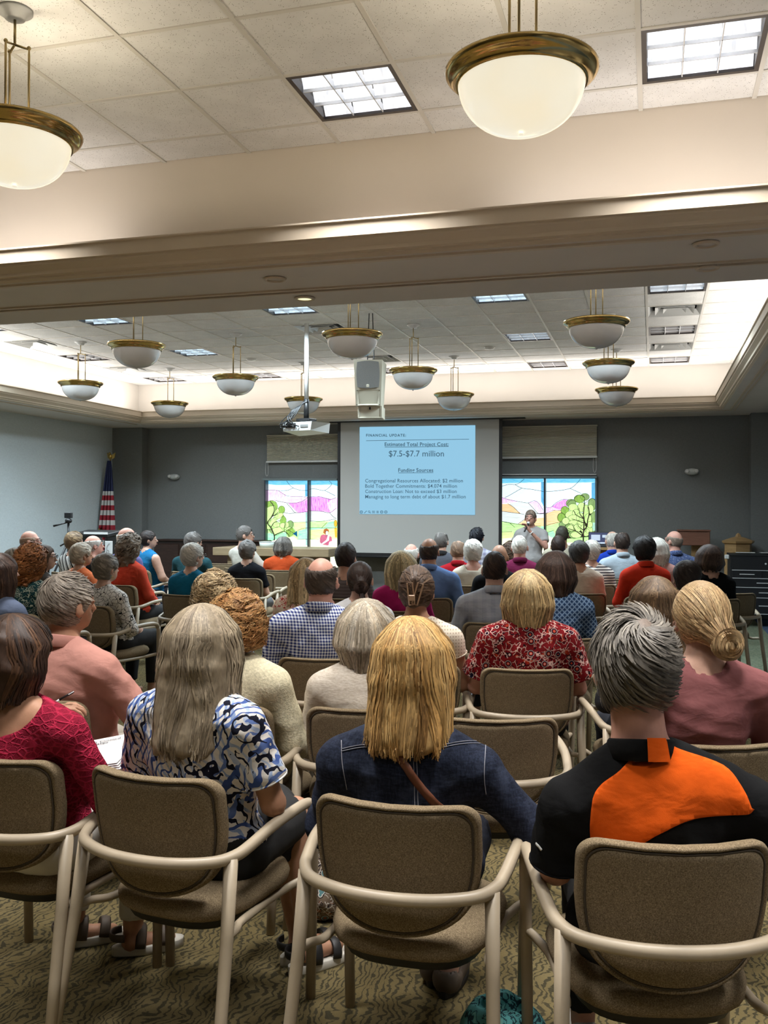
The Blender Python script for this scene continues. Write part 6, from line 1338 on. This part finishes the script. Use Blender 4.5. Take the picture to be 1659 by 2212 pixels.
P(1079, 1177, 9.4, 'bald man in a black shirt behind the grey linen shirt', 'black shirt', 'none', DBROWN, pl(16, 16, 18), fem=False, skin='tan', bulk=1.1, sleeve=1.5, low_m=M_NAVY)
P(1123, 1158, 10.3, 'man with cropped white hair in a maroon polo', 'maroon polo', 'short', WHITEH, pl(104, 28, 62), fem=False, ht=.007, skin='pink', bulk=1.15, sleeve=.9, collar=True, low_m=M_NAVY)
P(1251, 1172, 9.1, 'woman with short charcoal hair in a beige tee', 'beige tee', 'pixie', [S_(58, 56, 56), S_(44, 42, 42), S_(90, 88, 86)], pl(196, 182, 164), rot=16, ht=.024, sleeve=.7, low_m=M_NAVY, skin='tan', hx=0)
P(1277, 1170, 10.2, 'woman with glasses pushed up on grey hair in a striped tee', 'striped tee', 'pixie', SILVER, cloth('stripes', S_(214, 206, 198), S_(44, 34, 44)), rot=18, glasses='up', bulk=1.15, sleeve=.9, low_m=M_NAVY)
P(1391, 1163, 8.8, 'woman with thick black hair in a tomato red jacket', 'tomato red jacket', 'pixie', BLACKH, pl(196, 50, 28), rot=18, look=16, ht=.032, sleeve=1.8, bulk=1.1, collar=True, low_m=M_NAVY)
P(1418, 1163, 9.8, 'woman with white bobbed hair in a pink top beside the tomato red jacket', 'pink top', 'bob', WHITEH, pl(196, 150, 142), rot=18, look=14, hl=.16, ht=.03, sleeve=1.6, low_m=M_NAVY)
P(1343, 1150, 11.0, 'man with receding dark hair in a pale blue button shirt', 'pale blue button shirt', 'ring', [S_(52, 40, 34), S_(40, 32, 28), S_(70, 56, 48)], pl(168, 182, 192), fem=False, bald=.72, ht=.012, sw=.215, bulk=1.1, sleeve=1.6, collar=True, low_m=M_NAVY)
P(1322, 1148, 12.0, 'man with thin grey hair in a royal blue shirt near the laptop', 'royal blue shirt', 'ring', SILVER, pl(28, 60, 160), fem=False, bald=.9, sleeve=1.2, collar=True, low_m=M_NAVY)
P(1455, 1147, 11.2, 'bald man with glasses facing left in a blue patterned shirt', 'blue patterned shirt', 'ring', [S_(150, 132, 116), S_(120, 104, 92)], cloth('print', S_(92, 106, 146), S_(54, 66, 104), S_(150, 160, 184), s=1.2), fem=False, rot=24, look=52, bald=1.1, ht=.006, glasses=True, face=True, skin='pink', bulk=1.15, sw=.215, sleeve=.9, collar=True, low_m=M_NAVY)
P(1531, 1178, 8.6, 'woman with smooth dark brown bob in a black top, chin on hand', 'black top', 'bob', [S_(66, 50, 42), S_(48, 36, 32), S_(92, 72, 60)], pl(14, 14, 15), rot=20, look=26, hl=.115, ht=.030, flare=.95, sleeve=1.2, low_m=M_BLACKC, skin='fair', neck=.08, armL=((-.20, .16, .74), (-.06, .16, 1.02)), handL=((.2, .1, 1), (.3, -1, 0)))
P(1482, 1215, 6.6, 'person with short very dark hair sitting low before the black top', 'low-sitting dark hair', 'pixie', [S_(50, 42, 40), S_(38, 32, 32), S_(68, 58, 54)], pl(52, 50, 52), rot=18, look=18, ht=.016, sleeve=1.0, low_m=M_NAVY)
P(1206, 1158, 11.6, 'man with short dark brown hair in front of the right window', 'dark-haired man by the window', 'short', DBROWN, pl(140, 134, 122), fem=False, ht=.012, sleeve=1.0, low_m=M_NAVY)
P(1214, 1137, 12.6, 'man with shaved dark hair in a cream shirt nearest the right window', 'cream shirt by the window', 'short', [S_(66, 64, 50), S_(50, 48, 38)], pl(178, 170, 150), fem=False, ht=.006, skin='olive', sleeve=1.0, low_m=M_NAVY)
# ---- front left block
P(613, 1160, 12.4, 'woman with grey bobbed hair in a rust orange tee', 'rust orange tee', 'bob', [S_(104, 98, 92), S_(74, 70, 66), S_(134, 128, 120)], pl(190, 76, 36), rot=6, look=-8, hl=.125, ht=.024, flare=.92, bulk=1.2, sw=.20, sleeve=1.0, low_m=M_NAVY)
P(530, 1137, 12.7, 'man with glasses facing right in an ivory shirt, arms folded', 'ivory shirt', 'short', SALT, pl(188, 184, 172), fem=False, rot=-28, look=-72, ht=.014, glasses=True, face=True, bulk=1.1, sleeve=1.8, low_m=M_KHAKI, armR=((.30, .06, .86), (.02, .24, .92)), armL=((-.28, .08, .84), (.06, .22, .86)))
P(419, 1152, 12.0, 'person with dark grey streaked hair in a dark teal tee', 'dark teal tee', 'pixie', SALT, pl(32, 66, 72), rot=-10, look=-26, fem=False, ht=.018, bulk=1.3, sw=.23, sleeve=.9, low_m=M_NAVY)
P(322, 1148, 12.4, 'person with an undercut of dark hair in a blue patterned tank top', 'blue tank top', 'pixie', [S_(44, 36, 34), S_(60, 50, 46)], cloth('print', S_(30, 104, 150), S_(30, 104, 150), S_(24, 60, 84)), rot=-24, look=-62, face=True, ht=.014, sleeve=0, bulk=1.2, armr=1.35, sw=.20, skin='fair', low_m=M_NAVY)
P(276, 1140, 10.8, 'man with thin white hair in a purple shirt behind the curly hair', 'purple shirt', 'ring', WHITEH, pl(96, 94, 138), fem=False, bald=1.05, ht=.010, skin='pink', rot=-16, look=-40, sleeve=1.0, low_m=M_NAVY, hs=1.08)
P(203, 1157, 11.2, 'bald man with grey side hair in a dark jacket', 'dark jacket', 'ring', SILVER, pl(24, 24, 28), fem=False, bald=1.0, skin='pink', rot=-18, look=-44, face=True, sleeve=1.9, low_m=M_BLACKC)
P(162, 1152, 11.8, 'woman with streaked brown hair in a black and white striped top', 'striped top', 'pixie', DBLOND[:1]+BROWN, cloth('bandstripe', S_(200, 198, 194), S_(24, 22, 24)), rot=-16, look=-36, ht=.03, sleeve=1.6, low_m=M_BLACKC)
P(66, 1147, 10.8, 'bald man with dark-rimmed glasses against the pale left wall', 'bald man by the left wall', 'ring', [S_(170, 140, 118), S_(150, 120, 100)], pl(84, 84, 90), fem=False, bald=1.1, ht=.005, glasses=True, face=True, skin='pink', rot=-20, look=-62, sleeve=1.0, low_m=M_NAVY)
P(37, 1185, 8.9, 'woman with straight grey hair in a grey top behind the auburn hair', 'grey top', 'bob', GREY, pl(112, 104, 100), rot=-16, look=-34, hl=.16, ht=.03, sleeve=1.4, low_m=M_NAVY)
P(95, 1177, 8.2, 'woman with brown hair and dark glasses turned to the right behind the auburn hair', 'brown hair and glasses', 'bob', BROWN, pl(76, 70, 66), rot=-22, look=-66, hl=.15, ht=.016, glasses=True, face=True, sleeve=1.4, low_m=M_NAVY)
# ---- front right block
P(954, 1150, 12.1, 'man with thinning dark grey hair in a charcoal polo', 'charcoal polo', 'ring', SALT, pl(78, 80, 88), fem=False, bald=.7, ht=.012, sw=.215, rot=4, look=-6, sleeve=1.0, collar=M_BLACKC, low_m=M_NAVY)
P(990, 1168, 11.2, 'person with sparse light brown hair in a red jacket', 'red jacket', 'ring', [S_(150, 122, 100), S_(120, 96, 80)], pl(150, 22, 32), fem=False, bald=.8, ht=.012, rot=6, look=0, sleeve=1.5, collar=True, low_m=M_NAVY)
P(1030, 1142, 12.7, 'man with spiky black hair in a pale plaid shirt', 'pale plaid shirt', 'short', [S_(22, 24, 34), S_(14, 16, 22)], cloth('check', S_(186, 186, 196), S_(126, 122, 150)), fem=False, ht=.020, lift=.012, rot=8, look=-4, sleeve=1.0, low_m=M_NAVY)
P(889, 1175, 11.2, 'man with wispy white hair half hidden behind the cornflower polo', 'wispy white hair', 'ring', WHITEH, pl(150, 150, 150), fem=False, bald=1.0, ht=.012, skin='pink', rot=4, look=0, sleeve=1.0, low_m=M_NAVY)
P(1103, 1174, 11.6, 'woman with brown wavy hair half hidden behind the maroon polo', 'brown wavy hair', 'curly', BROWN, pl(40, 38, 40), rot=8, look=0, hl=.16, ht=.024, sleeve=1.0, low_m=M_NAVY)
# ---- the speaker
pp = P(1146, 1103, 13.9, 'woman standing with a microphone in a pale grey tee and wristwatch', 'speaker', 'short', [S_(120, 104, 92), S_(98, 84, 74), S_(150, 132, 116)], pl(166, 162, 160), chair_=False, stand=True, rot=172, look=176, face=True, skin='pink', bulk=1.15, sw=.19, sleeve=.6, loose=.018, ht=.014, low_m=M_NAVY, armL=((-.25, .08, 1.10), (-.045, .20, 1.33)), handL=((.5, .1, .75), (.6, .5, 0)), armR=((.29, -.06, 1.08), (.17, .08, .92)), tname='tee_shirt')
for q in CAST: person(q)

# ================================================================ chairs for everyone seated, and the empty ones in view
for q in CAST:
    c = q['chair']
    if c is False: continue
    if c is True:
        R3 = rotz(math.radians(q['rot'])); o = q['origin']+R3 @ np.array([0, .07, 0]); c = (o[0], o[1], q['rot'])
    chair(c[0], c[1], c[2], 'brown fabric armchair with beige tube arms, seat of the ' + q['short'])
chair(-.63, 3.765, 17, 'empty brown fabric armchair right behind the denim jacket, below the red paisley blouse')
for px, py, r, lb in ((478, 1219, 2, 'empty brown fabric armchair left of the black tee'), (1590, 1284, 20, 'empty brown fabric armchair on the aisle before the tool chest'), (550, 1242, 2, 'empty brown fabric armchair between the black tee and the rust orange tee')):
    b = at_z(px, py, .835); a = math.radians(r); chair(b[0]-math.sin(a)*.30, b[1]+math.cos(a)*.30, r, lb)
# ================================================================ things worn, held or lying about
from mathutils.geometry import delaunay_2d_cdt
def shirt_hit(q):
    """ray from the photograph's viewpoint onto a person's garment, answered in the person's own space"""
    V, Q = q['_shirt']; bv = BVHTree.FromPolygons([tuple(v) for v in V], [tuple(map(int, f)) for f in Q]); Ri = rotz(-math.radians(q['rot'])); o = Ri @ (np.array([0, 0, CAMZ])-q['origin'])
    def hit(px, py, off=.003):
        d = Ri @ _ray(px, py); d = d/np.linalg.norm(d); r = bv.ray_cast(Vector(o), Vector(d))
        if r[0] is None: return None
        n = r[1] if r[1].dot(Vector(d)) < 0 else -r[1]
        return np.array(r[0]+n*off)
    return hit
def patch(name, q, poly, m, step=9, off=.004, smooth=True):
    hit = shirt_hit(q); n = len(poly); P2 = np.array(poly, float); lo, hi = P2.min(0), P2.max(0); pts = [Vector(p) for p in poly]
    def inside(x, y):
        c = False; j = n-1
        for i in range(n):
            if ((poly[i][1] > y) != (poly[j][1] > y)) and (x < (poly[j][0]-poly[i][0])*(y-poly[i][1])/(poly[j][1]-poly[i][1]+1e-9)+poly[i][0]): c = not c
            j = i
        return c
    for x in np.arange(lo[0], hi[0], step):
        for y in np.arange(lo[1], hi[1], step):
            if inside(x, y): pts.append(Vector((x, y)))
    r = delaunay_2d_cdt(pts, [(i, (i+1) % n) for i in range(n)], [], 1, 1e-4); W = [hit(v.x, v.y, off) for v in r[0]]
    F = [f for f in r[2] if all(W[i] is not None for i in f)]
    F = [f for f in F if max(np.linalg.norm(W[f[a]]-W[f[b]]) for a in range(3) for b in range(a)) < .12]
    W = [(w if w is not None else (0, 0, .5)) for w in W]
    used = sorted({i for f in F for i in f}); mp = {k: i for i, k in enumerate(used)}
    o = mesh_obj(name, [W[i] for i in used], [tuple(mp[i] for i in f)[::-1] for f in F], m, q['_t'], smooth); md = o.modifiers.new('thick', 'SOLIDIFY'); md.thickness = .003; md.offset = 0; return o
def seam(name, q, pts, r, m, off=.002, flat=1.0, n=6):
    hit = shirt_hit(q); W = [hit(p.x, p.y, off) for p in bez([(a, b, 0) for a, b in pts], n)]; W = [w for w in W if w is not None]
    if len(W) > 2: return MB().tube(W, r, 6, flat=flat, up=(0, -1, 0)).build(name, m, q['_t'], True)
dense = lambda pts, n=6: [(p.x, p.y) for p in bez([(a, b, 0) for a, b in pts], n)]
M_ORANGE = cloth('plain', S_(226, 92, 20)); M_THREAD = mat('pale_stitching', S_(150, 150, 160), .8)
panel = dense([(1376, 1620), (1400, 1612), (1438, 1608), (1470, 1622), (1560, 1655), (1600, 1700), (1622, 1745)], 5) + dense([(1628, 1748), (1614, 1758), (1570, 1760), (1500, 1768), (1440, 1792), (1385, 1822), (1350, 1836), (1280, 1836)], 5) + dense([(1278, 1834), (1275, 1780), (1282, 1725), (1300, 1695), (1340, 1665), (1376, 1622)], 5)[:-1]
patch('orange_panel', p4, panel, M_ORANGE, 10)
z4 = p4['_zs']; hitp = shirt_hit(p4)
# orange back of the collar
n = 8; r0 = .064*1.06+.005; W = []
for k in range(n+1):
    a = -PI/2-.05+.62*k/n; c, s = math.cos(a), math.sin(a)
    for rr, zz in ((r0+.0085, .040), (r0+.0135, .032), (r0+.0255, -.014)): W.append((-.048+c*rr, -.040+s*rr*1.05, z4+.040+zz-s*.018))
mesh_obj('orange_collar_band', W, [(k*3+q, k*3+q+1, (k+1)*3+q+1, (k+1)*3+q) for k in range(n) for q in range(2)], M_ORANGE, p4['_t'])
seam('sleeve_logo', p4, [(1160, 1822), (1165, 1828), (1171, 1836)], .004, M_WHITE, .003, .4)
# denim jacket stitching and cross-body strap
for dy in (0, 5): seam('yoke_stitching', p3, [(738, 1618+dy), (790, 1609+dy), (850, 1618+dy), (893, 1632+dy), (940, 1614+dy), (1000, 1602+dy), (1050, 1602+dy)], .0011, M_THREAD)
for dx in (0, 7): seam('centre_seam', p3, [(893+dx, 1640), (895+dx, 1690), (896+dx, 1730), (898+dx, 1768)], .0011, M_THREAD)
seam('shoulder_seam', p3, [(738, 1600), (740, 1650), (750, 1705)], .0012, M_THREAD); seam('shoulder_seam', p3, [(1052, 1570), (1048, 1620), (1046, 1680), (1050, 1715)], .0012, M_THREAD)
seam('bag_strap', p3, [(838, 1590), (862, 1632), (900, 1688), (940, 1735), (975, 1762), (1010, 1786), (1050, 1806)], .0145, M_STRAP, .008, .22)
# gold ring for the man in salmon, watch for the speaker
q5 = CAST[4]; w = q5['_arms'][1][2]; e = q5['_arms'][1][1]; f = np.array((-.3, .8, .1)); f /= np.linalg.norm(f)
MB().tube([w+f*.135+np.array((.011*math.cos(a), .0, .011*math.sin(a)-.002)) for a in [2*PI*k/12 for k in range(13)]], .0025, 6, False).build('gold_ring', M_GOLD, q5['_t'], True)
e, w = pp['_arms'][-1][1:]; f = (w-e)/np.linalg.norm(w-e); c = w-f*.03; sx = np.cross(f, (0, 1, 0)); sx /= np.linalg.norm(sx); sy = np.cross(f, sx)
MB().tube([c+sx*.031*math.cos(a)+sy*.031*math.sin(a) for a in [2*PI*k/16 for k in range(17)]], .010, 6, False, flat=.5).build('wristwatch', M_WHITE, pp['_t'], True)
MB().box(tuple(c+sy*.034), (.028, .012, .03), bev=.003).build('watch_face', M_DARK, pp['_t'])
# microphone held to the speaker's mouth
Rp = rotz(math.radians(pp['rot'])); hw = pp['origin']+Rp @ (w+np.array((.045, .03, .05))); mouth = pp['origin']+Rp @ pp['_hp']((0, .135, -.075)); dv = mouth-hw; dv /= np.linalg.norm(dv)
t = thing('microphone', 'black handheld microphone with silver grille held by the standing woman', 'microphone', tuple(hw-dv*.09))
MB().tube([tuple(dv*a) for a in (0, .06, .16, .175)], [.012, .014, .018, .020], 12).build('handle', M_DARK, t, True); c = dv*.20; MB().sphere(tuple(c), .026, 14, 10).build('grille', M_SIL, t, True)
# claw clip
q = CAST[11]; hp = q['_hp']; M_CLIP = mat('tan_acetate', (.42, .27, .17), .25)
for k, (x0, tl) in enumerate(((-.018, .10), (.016, -.28))):
    L, wd = .056, .014; ring = [(-wd, -L), (wd, -L), (wd, L), (-wd, L), (-wd, -L)]
    pts = [hp((x0+a*math.cos(tl)-b*math.sin(tl), -.176+.02*abs(b)/L, -.012+a*math.sin(tl)+b*math.cos(tl))) for a, b in ring]; MB().tube(pts, .0045, 6).build('clip_jaw', M_CLIP, q['_t'])
MB().box(tuple(hp((-.012, -.186, -.030))), (.034, .012, .03), bev=.004).build('clip_hinge', M_CLIP, q['_t'])
# pen in the writing hand
a = at_d(128, 1512, 3.42); b = at_d(160, 1494, 3.44)
t = thing('pen', 'black and silver ballpoint pen in the hand of the crimson lace top', 'pen', tuple(a)); v = b-a
MB().tube([(0, 0, 0), tuple(v*.85), tuple(v)], [.0045, .0045, .003], 8).build('barrel', M_DARK, t, True); MB().tube([tuple(v*-.35), (0, 0, 0)], [.0015, .0045], 8).build('tip', M_SIL, t, True); MB().tube([tuple(v*.6+np.array((.004, -.004, .002))), tuple(v*.97+np.array((.004, -.004, .002)))], .0015, 6).build('pocket_clip', M_SIL, t)
# booklet of papers between the crimson and brushstroke tops
M_PAPER = mat('white_paper', (.68, .67, .66), .8); M_PINK = mat('printed_text', (.08, .08, .09), .8)
cor = [(188, 1600, 3.40), (300, 1580, 3.42), (292, 1606, 3.30), (252, 1648, 3.16), (195, 1650, 3.18)]
A = at_d(188, 1600, 3.40); Bp = at_d(300, 1580, 3.42); Cp = at_d(240, 1655, 3.14); ex = Bp-A; ex /= np.linalg.norm(ex); nz = np.cross(ex, Cp-A); nz /= np.linalg.norm(nz); nz = nz if nz[2] > 0 else -nz
def PAP(x, y):
    d = _ray(x, y); o = np.array([0, 0, CAMZ]); return o+d*(((A-o) @ nz)/(d @ nz))
t = thing('booklet', 'white printed booklet of council candidates on the lap of the crimson lace top', 'booklet', tuple(PAP(255, 1615)))
inv = Matrix.Translation(-Vector(t.location))
for k in range(4):
    pol = [(186, 1602+3*k), (300-2*k, 1580+4*k), (293, 1606+4*k), (252+2*k, 1648+2*k), (200, 1655)]
    o = MB().prism(pol, lambda u, v, d: tuple(PAP(u, v)-nz*(.004*k+d)), 0, .0012).build('sheet', M_PAPER, t); o.matrix_parent_inverse = inv
ey = np.cross(nz, ex)
def PT(x, y): return tuple(PAP(205, 1604)+ex*(x*.001)-ey*((y)*.001)+nz*.001)
for s, x0, x1, y in (('Church Council', -62, 92, 14), ('Candidates', -62, 52, 33)):
    o = text_mesh('lettering', s, M_PINK, t, PT, x0, x1, y, .01); o.matrix_parent_inverse = inv
# bags on the carpet
def bag(name, label, c, r, m, seed, handles=True):
    t = thing(name, label, 'bag', (c[0], c[1], 0)); F = Field((-r[0]-.06, -r[1]-.06, -.01), (r[0]+.06, r[1]+.06, r[2]*2+.06), .011); F.ell((0, 0, r[2]*.8), (r[0], r[1], r[2]*.9), .03); F.ell((0, 0, .08), (r[0]*1.05, r[1]*1.05, .09), .05); F.plane((0, 0, -1), 0); F.cutell((0, 0, r[2]*1.95), (r[0]*.7, r[1]*.5, r[2]*.5)); V, Q = F.mesh(); mesh_obj('pouch', folds(V, Q, .03, seed, 1.3), Q, m, t)
    if handles:
        for s in (-1, 1): MB().tube(bez([(-r[0]*.5, s*.03, r[2]*1.4), (-r[0]*.4, s*.05, r[2]*2.1), (0, s*.06, r[2]*2.35), (r[0]*.4, s*.05, r[2]*2.1), (r[0]*.5, s*.03, r[2]*1.4)], 5), .010, 6, flat=.4).build('handle', m, t, True)
g = at_z(712, 1985, .0); bag('tote_bag', 'patterned brown and cream tote bag on the carpet between the front armchairs', (g[0]-.02, g[1]+.05), (.15, .10, .15), cloth('paisley', S_(120, 104, 88), S_(40, 34, 36), S_(150, 84, 60), S_(206, 200, 190), S_(90, 130, 134), s=1.1), 5)
g = at_z(1095, 2212, .06); bag('cloth_pouch', 'turquoise printed cloth pouch on the carpet at the bottom edge', (g[0], g[1]-.06), (.12, .10, .07), cloth('print', S_(92, 158, 158), S_(40, 62, 70), S_(120, 178, 170), s=.7), 9, False)
